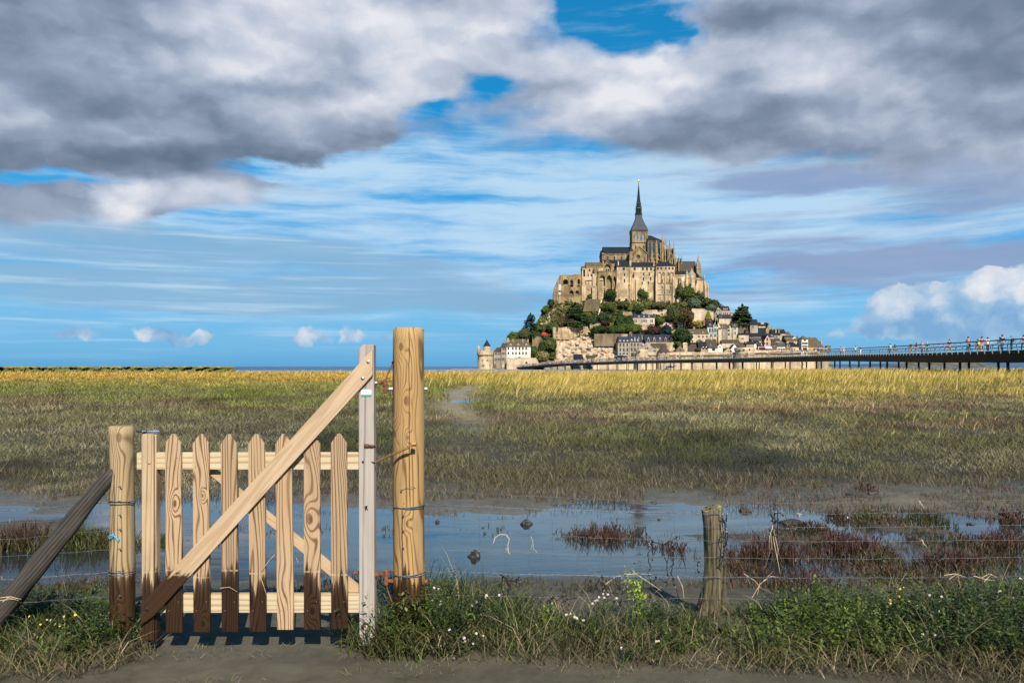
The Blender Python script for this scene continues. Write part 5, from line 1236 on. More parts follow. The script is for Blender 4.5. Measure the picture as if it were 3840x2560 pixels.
c0 = P(2078.5, 1264, 607); s2 = 607/F
b_ = MB(); b_.lathe(c0, [(5.5*s2,-3),(6.2*s2,12*s2),(7.2*s2,24*s2),(7.2*s2,39*s2)], 16); b_.build('wall', S_WARM, tr_)
b_ = MB(); b_.lathe(c0, [(8.2*s2,38.5*s2),(3.5*s2,46*s2),(.3*s2,53*s2)], 16); b_.build('conical_roof', R_BLUE, tr_)
# ---- inclined supply ramp
b_ = MB()
for k in range(14):
    a_, c_ = [(lerp(2266,2243,q/14), lerp(1072,1192,q/14)) for q in (k, k+1)]
    d0, d1 = Dh(2255, max(a_[1],1120))-4-.0*k, Dh(2255, max(c_[1],1120))-4
    for (x, y, d), (x2, y2, d2) in [((*a_, d0), (*c_, d1))]:
        b_.hexa([(Xof(x2-2.2,d2),d2,Zof(y2+3,d2)),(Xof(x2+2.2,d2),d2,Zof(y2+3,d2)),(Xof(x2+2.2,d2),d2+2,Zof(y2+3,d2)),(Xof(x2-2.2,d2),d2+2,Zof(y2+3,d2)),(Xof(x-2.2,d),d,Zof(y,d)),(Xof(x+2.2,d),d,Zof(y,d)),(Xof(x+2.2,d),d+2,Zof(y,d)),(Xof(x-2.2,d),d+2,Zof(y,d))])
o = b_.build('supply_ramp', M_TRIM, origin=P(2255,1190,Dh(2255,1190))); tag(o, 'thin pale stone ramp climbing the slope to the abbey arches', 'ramp')
# brown sloping rampart face under the arches
b_ = MB(); d_ = 650
b_.prism([(Xof(x,d_-3), Zof(y,d_-3)) for x, y in [(2186,1168),(2244,1166),(2252,1122),(2206,1120),(2192,1136)]], d_-3, d_+4); o = b_.build('sloping_wall', m_stone('mossy_slope_wall', (.17,.125,.07), (.09,.07,.04), ochre=(.33,.19,.03), och=.8), origin=P(2220,1168,d_)); tag(o, 'brown sloping wall face with ochre lichen under the arches', 'wall')
# ------------------------------------------------------------------ the abbey on the summit
def thingat(name, label, cat, x, y, D): return tag(empty(name, P(x, y, D)), label, cat)
def PX(mb, x0, x1, yt, yb, D, dep, mi=0): mb.box(Xof(x0,D), Xof(x1,D), D, D+dep, Zof(yb,D), Zof(yt,D), mi)
def pwin(root, x, y, w, h, D, arch=False, trim=.22, matp=None, mt=None, bars=False):
    """x,y = middle of the opening"""
    s = D/F; mb = MB(); win_mb(mb, 0, 0, w*s, h*s, 0, arch, trim, bars=bars)
    X0, z0 = Xof(x,D), Zof(y+h/2,D); mb.v = [(a+X0, b+D, c+z0) for a, b, c in mb.v]
    return mb.build('window', [mt or M_TRIM, matp or M_VOID], root)
def pointed(x0, x1, yt, ys, yb, n=6):
    """pointed arch outline in photo points, springing at ys"""
    w = x1-x0; r = []
    for i in range(n+1):
        a = i/n*math.pi/3; r.append((x0+w*math.cos(a), math.sin(a)))
    top = math.sin(math.pi/3)
    right = [(x, ys-(ys-yt)*s/top) for x, s in r]; left = [(x1-(x-x0), ys-(ys-yt)*s/top) for x, s in r][::-1][1:]
    return [(x0,yb),(x1,yb)]+right+left
def roundarch(x0, x1, ys, yb, n=9):
    c, r = (x0+x1)/2, (x1-x0)/2
    return [(x0,yb),(x1,yb)]+[(c+r*math.cos(a), ys-r*math.sin(a)) for a in np.linspace(0, math.pi, n)]
def slab_with_holes(mb, outer, holes, D, dep, mi=0):
    """a wall with real openings: outlines in photo points, triangulated front and back"""
    from mathutils.geometry import tessellate_polygon
    loops = [outer]+holes; flat = [p for l in loops for p in l]
    tri = tessellate_polygon([[Vector((x, -y, 0)) for x, y in l] for l in loops])
    n = len(flat); vs_ = [(Xof(x,D), D, Zof(y,D)) for x, y in flat]+[(Xof(x,D), D+dep, Zof(y,D)) for x, y in flat]
    fs_ = [tuple(t3) for t3 in tri]+[tuple(i+n for i in t3[::-1]) for t3 in tri]
    b = 0
    for l in loops:
        m_ = len(l)
        for i in range(m_): j = (i+1) % m_; fs_.append((b+i, b+j, b+j+n, b+i+n))
        b += m_
    mb.add(vs_, fs_, mi)
def pinnacle(mb, x, ytop, ybot, w, D, dep, mi=0):
    """square buttress pier ending in a crocketed spike"""
    s = D/F; X0 = Xof(x,D); w2 = w*s/2; ysh = ytop+max(10, (ybot-ytop)*.3); zt, zs, zb = Zof(ytop,D), Zof(ysh,D), Zof(ybot,D)
    zm = lerp(zs, zb, .45)
    mb.box(X0-w2, X0+w2, D, D+dep, zb, zm, mi); mb.box(X0-w2*.82, X0+w2*.82, D+.1, D+w2*2, zm, zs, mi)
    mb.box(X0-w2*1.0, X0+w2*1.0, D-.1, D+w2*2+.2, zs-.35, zs, mi)
    c = (X0, D+w2, 0); mb.lathe(c, [(w2*.9,zs),(w2*.5,lerp(zs,zt,.45)),(.06,zt)], 4, mi, math.pi/4)
    for k in range(1, 6):
        z = lerp(zs, zt, k/6.5); r = w2*.9*(1-k/6.5)+.22; mb.box(X0-r, X0+r, D+w2-.15, D+w2+.15, z-.12, z+.12, mi)
# ---- church
ch = thingat('abbey_church', 'gothic abbey church crowning the rock, its slender dark spire topped by a gold figure', 'church', 2397, 985, 690)
DT = 686; s = DT/F; cx = Xof(2399.5, DT); hw = 30*s
# crossing tower: belfry with openings one can see through, on a lower stage
mb = MB(); outer = [(2369.5,907),(2429.5,907),(2429.5,868),(2369.5,868)]
holes = [roundarch(x-3.2, x+3.2, 881, 902) for x in (2386,2399,2412)]
slab_with_holes(mb, outer, holes, DT, 1.2); slab_with_holes(mb, outer, holes, DT+2*hw-1.2, 1.2)
for q in (-1, 1): mb.box(cx+q*(hw-.6)-.6, cx+q*(hw-.6)+.6, DT+1.2, DT+2*hw-1.2, Zof(907,DT), Zof(868,DT))
mb.box(cx-hw, cx+hw, DT+.3, DT+2*hw-.3, Zof(985,DT), Zof(907,DT))
for x in (2371.5,2379.5,2392.5,2405.5,2418.5,2427.5): PX(mb, x-1.1, x+1.1, 872, 905, DT-.35, .4)
PX(mb, 2368.5, 2430.5, 866.5, 869.5, DT-.5, 2*hw+1); PX(mb, 2368.8, 2430.2, 906, 908.5, DT-.45, 2*hw+.9)
mb.build('crossing_tower', S_GOLD, ch)
for x in (2384,2414): pwin(ch, x, 927, 4.4, 12, DT+.3, True)
# spire
mb = MB(); c0 = (cx, DT+hw, 0); Z = lambda y: Zof(y, DT+hw)
mb.lathe(c0, [(hw*1.06*1.414,Z(868)),(hw*.80*1.414,Z(850)),(hw*.58*1.414,Z(834)),(hw*.42*1.414,Z(820)),(hw*.36*1.414,Z(807))], 4, 0, math.pi/4); mb.build('spire_skirt', R_LEAD, ch)
mb = MB()
mb.lathe(c0, [(hw*.37,Z(822)),(hw*.36,Z(808)),(hw*.47,Z(806)),(hw*.47,Z(801)),(hw*.40,Z(800.5))], 12)
for k in range(8):
    w = math.pi/8+k*math.pi/4; mb.box(c0[0]+hw*.33*math.cos(w)-.4, c0[0]+hw*.33*math.cos(w)+.4, c0[1]+hw*.33*math.sin(w)-.4, c0[1]+hw*.33*math.sin(w)+.4, Z(801), Z(783))
    mb.lathe((c0[0]+hw*.36*math.cos(w), c0[1]+hw*.36*math.sin(w), 0), [(.35,Z(783)),(.03,Z(771))], 5)
    mb.lathe((c0[0]+hw*.28*math.cos(w), c0[1]+hw*.28*math.sin(w), 0), [(.35,Z(768)),(.03,Z(756))], 5)
mb.lathe(c0, [(hw*.16,Z(801)),(hw*.16,Z(784))], 8); mb.lathe(c0, [(hw*.36,Z(785)),(hw*.38,Z(783)),(hw*.38,Z(780)),(hw*.30,Z(779)),(hw*.27,Z(768)),(hw*.31,Z(767)),(hw*.28,Z(765))], 12)
mb.lathe(c0, [(hw*.24,Z(766)),(hw*.19,Z(745)),(hw*.105,Z(715)),(hw*.025,Z(690))], 8)
for k in range(1, 14):
    y = 760-k*5; r = hw*.24*(y-688)/78+.16; mb.lathe((c0[0],c0[1],0), [(r,Z(y)),(r,Z(y-.8))], 8)
mb.build('spire', R_VERD, ch)
mb = MB(); mb.lathe(c0, [(hw*.395,Z(782.6)),(hw*.395,Z(780.4))], 12)
for k in range(8):
    w = k*math.pi/4; mb.lathe((c0[0]+hw*.27*math.cos(w), c0[1]+hw*.27*math.sin(w), 0), [(.22,Z(766)),(.3,Z(763)),(.02,Z(757))], 5)
mb.build('gilded_crown', M_GOLD, ch)
# winged gilded figure
mb = MB(); fz = Z(690)
mb.lathe(c0, [(.28,fz-.2),(.42,fz+.5),(.36,fz+1.4),(.48,fz+2.2),(.5,fz+2.7),(.2,fz+3.0),(.27,fz+3.3),(.2,fz+3.65),(.04,fz+3.75)], 10)
for q in (-1, 1): mb.prism([(c0[0]+q*.3,fz+2.2),(c0[0]+q*.9,fz+2.9),(c0[0]+q*1.35,fz+4.1),(c0[0]+q*.75,fz+3.6),(c0[0]+q*.3,fz+2.7)], c0[1]-.12, c0[1]+.12)
mb.tube([(c0[0]+.35,c0[1]-.1,fz+2.5),(c0[0]+.75,c0[1]-.15,fz+3.3),(c0[0]+.85,c0[1]-.15,fz+4.3)], [.14,.11,.04], 6)
mb.build('gilded_figure', M_GOLD, ch)
# nave
DN = 684
mb = MB(); PX(mb, 2262, 2372, 950, 990, DN, 22); PX(mb, 2258, 2266, 947, 990, DN+1, 20)
for x in (2270,2291,2317,2343): PX(mb, x-1.6, x+1.6, 954, 980, DN-.4, .5)
PX(mb, 2262, 2368, 950.5, 953, DN-.5, .6); mb.build('nave', S_GOLD, ch)
mb = MB(); gable_x(mb, Xof(2266,DN), Xof(2372,DN), DN, DN+22, Zof(950,DN), Zof(926,DN+11), .4); mb.build('nave_roof', R_SLATE, ch)
mb = MB(); gable_x(mb, Xof(2258,DN), Xof(2266.5,DN), DN+1, DN+21, Zof(954,DN), Zof(940,DN+11), .3); mb.build('porch_roof', R_SLATE, ch)
for x in (2279,2304,2330): pwin(ch, x, 967, 4.4, 14, DN, True)
DA = 676
mb = MB(); mb.add([(Xof(2262,DA),DA,Zof(984,DA)),(Xof(2366,DA),DA,Zof(984,DA)),(Xof(2366,DA),DN,Zof(974,DN)),(Xof(2262,DA),DN,Zof(974,DN)),(Xof(2262,DA),DA,Zof(986,DA)),(Xof(2366,DA),DA,Zof(986,DA))], [(0,1,2,3),(0,4,5,1)]); mb.build('aisle_roof', R_SLATE, ch)
mb = MB(); PX(mb, 2260, 2366, 985.9, 1040, DA+.4, 8)
for x in (2262,2318,2364): PX(mb, x-2.5, x+2.5, 978, 1040, DA-.6, 1.2)
mb.build('aisle_wall', S_GOLD, ch)
for x, y in ((2304,1007),): pwin(ch, x, y, 6, 18, DA+.3, True)
# gabled portal arch above the terrace
mb = MB(); slab_with_holes(mb, [(2262,1020),(2302,1020),(2302,995),(2291,993),(2278,977),(2265,993),(2262,995)], [pointed(2267,2290,990,1002,1019.5)], DA-1.6, 1.8)
mb.prism([(Xof(x,DA-2), Zof(y,DA-2)) for x, y in [(2262,996),(2278,978.5),(2294,996),(2294,993),(2278,974.5),(2262,993)]], DA-2.2, DA-1.4); mb.build('gabled_portal', S_GOLD, ch)
for x in (2274,2282): pwin(ch, x, 1014, 5, 9, DA+.3, True, .1)
# transept front with rose window, and its stair turret
DS = 676
mb = MB(); c_ = [(2376,990),(2426,990),(2426,953),(2398,924),(2376,953)]
slab_with_holes(mb, c_, [[(2394+7.2*math.cos(a), 962+7.2*math.sin(a)) for a in np.linspace(0, 2*math.pi, 19)[:-1]]], DS, 1.6)
PX(mb, 2376.2, 2425.8, 953, 1012, DS+1.7, 10); PX(mb, 2371, 2379, 962, 1012, DS-1.2, 4); PX(mb, 2417, 2427, 962, 1012, DS-1.2, 4)
mb.prism([(Xof(x,DS), Zof(y,DS)) for x, y in [(2374,953),(2398,926),(2428,953),(2428,949),(2398,921.5),(2374,949)]], DS-.7, DS+1.9); mb.prism([(Xof(x,DS), Zof(y,DS)) for x, y in [(2383,951),(2398,934.5),(2415,951),(2415,949.5),(2398,932.5),(2383,949.5)]], DS-.35, DS+.2)
PX(mb, 2388, 2400, 972, 984, DS-1., 2.2)
for x in (2384,2404): slab_with_holes(mb, [(x-7,1012),(x+7,1012),(x+7,975),(x-7,975)], [roundarch(x-5, x+5, 983, 1000)], DS-.5, 1.)
mb.build('transept_front', S_GOLD, ch)
mb = MB(); mb.prism([(Xof(x,DS), Zof(y,DS)) for x, y in [(2377,952.5),(2398,925.5),(2425.5,952.5)]], DS+1.95, DS+11); mb.build('transept_roof', R_SLATE, ch)
mb = MB(); mb.lathe((Xof(2394,DS), 0, 0), [(0.01,0),(0.01,.1)], 3); mb = MB(); mb.prism([(Xof(2394+7.3*math.cos(a),DS), Zof(962+7.3*math.sin(a),DS)) for a in np.linspace(0, 2*math.pi, 19)[:-1]], DS+1.2, DS+1.5); mb.build('rose_window', M_GLASSB, ch)
mb = MB(); mb.lathe((Xof(2367.5,DS), DS+1.5, 0), [(8*s,Zof(1000,DS)),(7.6*s,Zof(942,DS)),(8.3*s,Zof(941,DS))], 14); mb.build('stair_turret', S_GOLD, ch)
mb = MB(); mb.lathe((Xof(2367.5,DS), DS+1.5, 0), [(8.8*s,Zof(941,DS)),(.2,Zof(924,DS)),(.05,Zof(920,DS))], 14); mb.build('turret_roof', R_SLATE, ch)
# choir: high vessel, roof, windows, two rings of pinnacled buttresses and flyers
DC = 682; apse = Vector((Xof(2470,DC), DC+9, 0)); ra = 10.5
mb = MB(); PX(mb, 2429, 2472, 905, 985, DC, 18)
n = 7; pts = [(apse.x, DC)]+[(apse.x+ra*math.sin(a)*.62, apse.y-ra*.857*math.cos(a)) for a in np.linspace(0, math.pi, n)]+[(apse.x, DC+18)]
mb.add([(x,y,Zof(985,DC)) for x, y in pts]+[(x,y,Zof(905,DC)) for x, y in pts], [(i,i+1,i+1+len(pts),i+len(pts)) for i in range(len(pts)-1)]+[tuple(range(len(pts),2*len(pts)))]); PX(mb, 2429, 2474, 903.5, 906.5, DC-.5, 19); mb.build('choir', S_DARK, ch)
mb = MB(); gable_x(mb, Xof(2429.5,DC), Xof(2487,DC), DC-.2, DC+18.2, Zof(904,DC), Zof(883,DC+9), .3, hip=9, hip_l=0); mb.build('choir_roof', R_SLATE, ch)
for x in (2437,2452,2467): pwin(ch, x, 936, 8, 46, DC, True, .3, matp=m_plain('leaded_glass', (.03,.05,.055), .3, .4, 1.), mt=S_GOLD)
for x in (2478.5,2486): pwin(ch, x, 938, 4, 44, DC+3, True, .25, matp=M_VOID, mt=S_GOLD)
PIN = [(2445,897,988,5.6,672),(2463.5,897,988,5.6,672),(2485,873,985,7,675),(2495,889,985,4.6,680),(2500,900,985,4,684),(2511,899,984,5.6,676),(2527.5,904,990,6.2,680),(2517,920,986,4,684),(2505,915,985,3.6,672),(2521,950,990,4,672),(2547,955,1000,3.4,682),(2556,955,1000,3.4,684),(2534,962,992,3.4,678)]
for x, yt, yb, w, D in PIN:
    mb = MB(); pinnacle(mb, x, yt, yb, w, D, 2.6); mb.build('pinnacle', S_GOLD, ch)
mb = MB()
for x0, y0_, x1, y1_, D in ((2446,938,2457,960,676),(2464,938,2473,958,676),(2446,962,2456,976,676),(2464,962,2476,976,676),(2486,915,2500,930,680),(2498,925,2511,942,680),(2512,938,2526,958,681)):
    pts = [(lerp(x0,x1,q), lerp(y1_,y0_,1-(1-q)**2) if False else y0_+(y1_-y0_)*q**.6) for q in np.linspace(0,1,7)]
    for (xa,ya),(xb,yb2) in zip(pts[:-1], pts[1:]):
        mb.hexa([(Xof(xa,D),D,Zof(ya+2.6,D)),(Xof(xb,D),D,Zof(yb2+2.6,D)),(Xof(xb,D),D+.9,Zof(yb2+2.6,D)),(Xof(xa,D),D+.9,Zof(ya+2.6,D)),(Xof(xa,D),D,Zof(ya,D)),(Xof(xb,D),D,Zof(yb2,D)),(Xof(xb,D),D+.9,Zof(yb2,D)),(Xof(xa,D),D+.9,Zof(ya,D))])
mb.build('flying_buttresses', S_WARM, ch)
mb = MB(); PX(mb, 2498, 2524, 932, 985, 683, 9); PX(mb, 2520, 2530, 955, 985, 683, 8); mb.build('ambulatory', S_DARK, ch)
for x in (2501,2506.5,2516,2522): pwin(ch, x, 958, 2.6, 40, 683, True, .12)
# lower apse with balustrade
DL = 674; mb = MB()
cl = Vector((Xof(2500,DL), DL+18, 0)); R0 = (2560-2500)*DL/F
mb.lathe(cl, [(R0*1.03,Zof(1040,DL)),(R0,Zof(985,DL)),(R0*1.03,Zof(983,DL)),(R0*1.03,Zof(975,DL)),(R0*.96,Zof(974.5,DL))], 18, sy=.8); mb.build('lower_apse', S_GOLD, ch)
for x, D in ((2512,671.5),(2530,673),(2546,678),(2556,683)):
    mb = MB(); PX(mb, x-2, x+2, 968, 1040, D-2.2, 4); mb.build('apse_buttress', S_GOLD, ch)
# ---- refectory wing at the right with its spire-capped turret
rf_ = thingat('refectory_wing', 'abbey wing with a steep dark roof and a stone spire turret right of the apse', 'abbey wing', 2590, 1030, 672)
mb = MB(); PX(mb, 2556, 2622, 1018, 1110, 676, 14); mb.build('wall', S_DARK, rf_)
mb = MB(); gable_x(mb, Xof(2552,676), Xof(2613,676), 676, 690, Zof(1018,676), Zof(979.5,683), .3); mb.build('roof', R_BROWN, rf_)
mb = MB(); D = 670; PX(mb, 2612.5, 2628.5, 1006, 1080, D, 5.); PX(mb, 2611.5, 2629.5, 1005, 1008, D-.3, 5.6); mb.lathe((Xof(2620.5,D), D+2.2, 0), [(2.7,Zof(1006,D)),(2.4,Zof(996,D)),(1.1,Zof(974,D)),(.08,Zof(955,D))], 4, 0, math.pi/4); mb.lathe((Xof(2620.5,D), D+2.2, 0), [(.1,Zof(957,D)),(.05,Zof(953,D))], 4); mb.build('spire_turret', S_GOLD, rf_)
mb = MB(); x = 2560
while x < 2612: PX(mb, x, x+1.6, 1014, 1018, 675.2, .7); x += 4.2
mb.build('corbel_trim', S_DARK, rf_)
mb = MB(); mb.add([(Xof(2608,672),660,Zof(1036,660)),(Xof(2643,660),660,Zof(1047,660)),(Xof(2640,672),676,Zof(1042,676)),(Xof(2612,672),676,Zof(1014,676)),(Xof(2608,672),660,Zof(1050,660)),(Xof(2643,660),660,Zof(1050,660))], [(0,1,2,3),(0,4,5,1),(0,3,4),(1,5,2)]); mb.build('lean_to_roof', R_MOSS, rf_)
# ---- the lodgings along the front
lo = thingat('abbey_lodgings', 'long sunlit granite lodgings in front of the church with rows of small dark windows', 'abbey building', 2420, 1122, 658)
DF = 658
m1 = MB(); PX(m1, 2313, 2361, 1000, 1140, DF+1., 14); PX(m1, 2361.2, 2456, 1000, 1140, DF+2.4, 12.5)
PX(m1, 2378, 2452, 1021, 1140, DF+1.6, 1.); PX(m1, 2376, 2454, 1019.5, 1021.5, DF+1.4, 1.2)
for x, w, yt in ((2316,3,1040),(2362,3,1000),(2386,3,1046)): PX(m1, x-w/2, x+w/2, yt, 1140, DF-.2, 3)
PX(m1, 2359.5, 2366, 1063, 1068, DF-1., 3.6)
m1.prism([(Xof(x,DF), Zof(y,DF)) for x, y in [(2304,1128),(2313,1128),(2317,1040),(2313.4,1040)]], DF-.6, DF+3); m1.build('main_block', S_WARM, lo)
m1 = MB(); gable_x(m1, Xof(2313,DF), Xof(2361.5,DF), DF+1, DF+15, Zof(1000,DF), Zof(983,DF+8), .4); m1.build('main_roof', R_SLATE, lo)
m1 = MB(); gable_x(m1, Xof(2361.8,DF), Xof(2458,DF), DF+2.4, DF+15, Zof(999.5,DF), Zof(983.5,DF+8.6), .4); m1.build('main_roof', R_SLATE, lo)
for x, yt, w in ((2319,980,4),(2364,978,7),(2452,976,5)):
    m1 = MB(); PX(m1, x-w/2, x+w/2, yt, 1000, DF+3.0, 2.2); m1.build('chimney', S_WARM, lo)
for x, y, w, h in [(2339,1008,7,9),(2342,1030,4,10),(2342,1052,4,11)]: pwin(lo, x, y, w, h, DF+1.)
for x, y, w, h in [(2380,1008,6,9),(2411,1008,6,9),(2426,1008,6,9),(2441.5,1008,6,9),(2385,1055,4,10)]: pwin(lo, x, y, w, h, DF+2.4)
for x, y, w, h in [(2414,1028,4,10),(2435,1028,4,10),(2413,1046,4,11),(2440,1045,4,11),(2408,1061,3.6,10),(2432,1061,3.6,10),(2446,1062,2,4)]: pwin(lo, x, y, w, h, DF+1.6)
for x in (2375,2387): pwin(lo, x, 1034, 6, 13, DF+2.4, True, .35)
m1 = MB(); PX(m1, 2460, 2531, 998, 1140, DF-1.5, 15)
for x, w, yt in ((2462,6,1040),(2494.5,4.5,1040),(2524.5,4,1040)): PX(m1, x-w/2, x+w/2, yt, 1140, DF-3, 2); PX(m1, x-w/2, x+w/2, yt-2.4, yt-.1, DF-2.4, 1.2)
for y in (1059,1086,1103): PX(m1, 2466, 2522, y, y+1.3, DF-1.9, .6)
m1.build('square_block', S_WARM, lo)
m1 = MB(); gable_x(m1, Xof(2460,DF-1.5), Xof(2531,DF-1.5), DF-1.5, DF+13.5, Zof(998,DF), Zof(981.5,DF+6), .5, hip=4.5); m1.build('square_block_roof', R_SLATE, lo)
for x in (2467,2479.5,2497,2509.5,2523): pwin(lo, x, 1006, 5, 9, DF-1.5)
for x, d in ((2473.5,0),(2488,1),(2505.5,1),(2519.5,0)):
    m1 = MB(); slab_with_holes(m1, pointed(x-7, x+7, 1018, 1029, 1062), [pointed(x-5.6, x+5.6, 1020.5, 1030, 1061)], DF-2.1, .7); m1.build('blind_arch', S_GOLD, lo)
    if d: pwin(lo, x, 1027, 4.4, 13, DF-1.5, True, .3, bars=True)
for x, y, w, h in [(2483,1053,4,10),(2510,1053,4,10),(2483,1077,3.4,9.5),(2515,1078,3.4,9.5),(2483,1095,2.4,7),(2511,1095,2.4,7)]: pwin(lo, x, y, w, h, DF-1.5)
# ---- right cluster: lower wing, turreted gatehouse
gh = thingat('abbey_gatehouse', 'lower abbey gatehouse with a faceted turret under a pale green cone at the right', 'gatehouse', 2600, 1110, 656)
m1 = MB(); PX(m1, 2531.5, 2588, 1030, 1140, DF+2, 12); PX(m1, 2531.5, 2588, 1031, 1033.5, DF+1.7, .5)
for x in (2548,2553,2573): m1.prism([(Xof(x-2,DF), Zof(1120,DF)),(Xof(x+2,DF), Zof(1120,DF)),(Xof(x+2,DF), Zof(1052,DF)),(Xof(x-2,DF), Zof(1042,DF))], DF-.5, DF+2)
m1.build('low_wing', S_WARM, gh)
m1 = MB(); gable_x(m1, Xof(2531,DF), Xof(2584,DF), DF+2, DF+14, Zof(1031,DF), Zof(1017,DF+8), .3); m1.build('low_wing_roof', R_SLATE, gh)
m1 = MB(); sT = DF/F; m1.lathe((Xof(2597,DF), DF+3, 0), [(15.5*sT,Zof(1140,DF)),(14.6*sT,Zof(1046,DF)),(15.8*sT,Zof(1040,DF)),(15.8*sT,Zof(1029,DF))], 8, 0, math.pi/8); m1.build('turret', S_WARM, gh)
m1 = MB(); m1.lathe((Xof(2597,DF), DF+3, 0), [(16.6*sT,Zof(1029.5,DF)),(7*sT,Zof(1018,DF)),(1.2*sT,Zof(1006,DF)),(.4*sT,Zof(1001,DF))], 8, 0, math.pi/8); m1.build('turret_cone', R_COPPER, gh)
m1 = MB(); m1.lathe((Xof(2577.5,DF), DF+1.5, 0), [(5*sT,Zof(1110,DF)),(4.6*sT,Zof(1026,DF))], 8); m1.build('stair_turret', S_WARM, gh)
m1 = MB(); m1.lathe((Xof(2577.5,DF), DF+1.5, 0), [(5.8*sT,Zof(1026.5,DF)),(.5*sT,Zof(1012,DF)),(.2*sT,Zof(1007,DF))], 8); m1.build('turret_cone', R_COPPER, gh)
m1 = MB(); m1.prism([(Xof(x,DF), Zof(y,DF)) for x, y in [(2611,1140),(2640.5,1140),(2640.5,1046),(2611,1040)]], DF+1, DF+13); m1.prism([(Xof(x,DF), Zof(y,DF)) for x, y in [(2640.7,1140),(2657,1140),(2657,1063),(2647,1063),(2640.7,1048)]], DF-.5, DF+12)
PX(m1, 2639.5, 2642, 1031, 1060, DF+.4, 1.5); PX(m1, 2646, 2657.8, 1062, 1066, DF-.9, 3)
for x in (2644,2655.5): PX(m1, x-1.3, x+1.3, 1068, 1140, DF-1.3, 1.2)
m1.build('right_block', S_WARM, gh)
for x in range(2614, 2640, 4): pwin(gh, x+1, 1049, 1.8, 4, DF+1, False, .08)
for x, y, w, h, D in [(2633.5,1099,4,9,DF+1),(2633.5,1110,4,9,DF+1),(2611.5,1055,2.6,14,DF-.2),(2588.5,1068,7,9,DF-1.2),(2546,1052,3,9,DF+2),(2563,1054,3,3,DF+2),(2539,1042,1.6,3,DF+2)]: pwin(gh, x, y, w, h, D, False, .15)
m1 = MB(); m1.prism([(Xof(x,DF), Zof(y,DF)) for x, y in [(2555,1040),(2564,1040),(2570,1054),(2560,1053)]], DF+1.75, DF+2.3); m1.build('lime_patch', S_WHITE, gh)
# ---- left wing and terrace arches
lw = thingat('abbey_west_wing', 'narrower western abbey wing with an ochre roof and a slot of dark loggia windows', 'abbey wing', 2220, 1120, 660)
m1 = MB(); PX(m1, 2199, 2262, 1001, 1140, DF+3, 12); PX(m1, 2183, 2198.8, 1006, 1140, DF+2.4, 11)
PX(m1, 2184, 2262, 1049, 1050.4, DF+2.1, 1); PX(m1, 2222, 2236, 1026, 1140, DF+1.2, 3); PX(m1, 2221, 2238, 1072, 1140, DF-.4, 3)
m1.prism([(Xof(x,DF), Zof(y,DF)) for x, y in [(2181,1128),(2195,1128),(2196,1073),(2189,1064),(2181,1068)]], DF-1, DF+3); m1.build('wall', S_WARM, lw)
m1 = MB(); gable_x(m1, Xof(2199,DF), Xof(2260,DF), DF+3, DF+15, Zof(1001.5,DF), Zof(984,DF+9), .3); m1.build('roof', R_MOSS, lw)
m1 = MB(); gable_x(m1, Xof(2183,DF), Xof(2197.5,DF), DF+2.4, DF+13, Zof(1008,DF), Zof(998,DF+8), .2); m1.build('low_roof', R_MOSS, lw)
for x, yt in ((2231,994),(2241,998)):
    m1 = MB(); PX(m1, x-2, x+2, yt, 1032, DF+1.6, 1.6); m1.build('chimney', S_GOLD, lw)
for x, y, w, h, D in [(2211,1013,4.5,9,DF+3),(2226,1013,4.5,9,DF+1.2),(2206,1031.5,3.6,8,DF+3),(2217.5,1031.5,3.6,8,DF+3),(2196,1060,2,14,DF+2.4),(2208,1060,2,14,DF+3),(2220,1060,2,13,DF+3),(2205.5,1086,2.6,7,DF+3),(2227,1076,4,4,DF-.4),(2191,1024,6,22,DF+2.4)]: pwin(lw, x, y, w, h, D, False, .15)
ta = thingat('terrace_arches', 'massive retaining wall with two tall blind arches below the church terrace', 'arched wall', 2275, 1120, 660)
m1 = MB(); slab_with_holes(m1, [(2243,1140),(2312,1140),(2312,1017.5),(2243,1019)], [roundarch(2249,2269,1042,1119), pointed(2274,2295,1031,1050,1102), pointed(2300,2311,1034,1050,1102)], DF+.6, 2.6); PX(m1, 2241.5, 2313, 1016.5, 1019.5, DF+.2, 3.4); PX(m1, 2243, 2312, 1022, 1140, DF+4., 8)
PX(m1, 2241, 2246.5, 1030, 1140, DF-1., 3); m1.build('wall', S_GOLD, ta)
m1 = MB(); PX(m1, 2236, 2243.5, 1004, 1140, DF+2.2, 4); m1.prism([(Xof(x,DF), Zof(y,DF)) for x, y in [(2240,1019),(2258,1019),(2258,1008),(2249,999),(2240,1006)]], DF+4.5, DF+8); m1.build('corner_pier', S_WARM, ta)
for x, y, w, h in [(2252,1037,3,6),(2252.5,1052,2.6,5),(2266,1058,4,16)]: pwin(ta, x, y, w, h, DF+4., False, .1)
# ---- ruined hostelry on the left
ru = thingat('ruined_hostelry', 'roofless left end of the abbey with broken arches and a battered corner buttress', 'ruin', 2135, 1120, 660)
m1 = MB(); slab_with_holes(m1, [(2098,1140),(2184,1140),(2184,1027),(2173,1026),(2172,1028),(2153,1028),(2152,1032),(2125,1031.5),(2104,1033),(2098,1034)],
   [pointed(2136,2152,1046,1056,1076), [(2111,1055),(2117,1047),(2127,1048),(2131,1056),(2129,1066),(2112,1066)], pointed(2166.5,2174.5,1045,1050,1064), [(2162,1074),(2166,1068),(2167,1075)], [(2168,1076),(2169,1068),(2174,1068),(2173,1074)]], DF+4, 2.2)
slab_with_holes(m1, [(2094,1118),(2182,1118),(2182,1078),(2134,1078),(2133,1072),(2112,1071),(2094,1068)], [roundarch(2136,2151,1096,1104), roundarch(2158,2170.5,1095,1103), roundarch(2112.5,2116,1104,1108)], DF+1.4, 2.2)
slab_with_holes(m1, pointed(2134,2154,1043,1056,1078), [pointed(2137.5,2150.5,1048,1057,1077)], DF+3.3, .8)
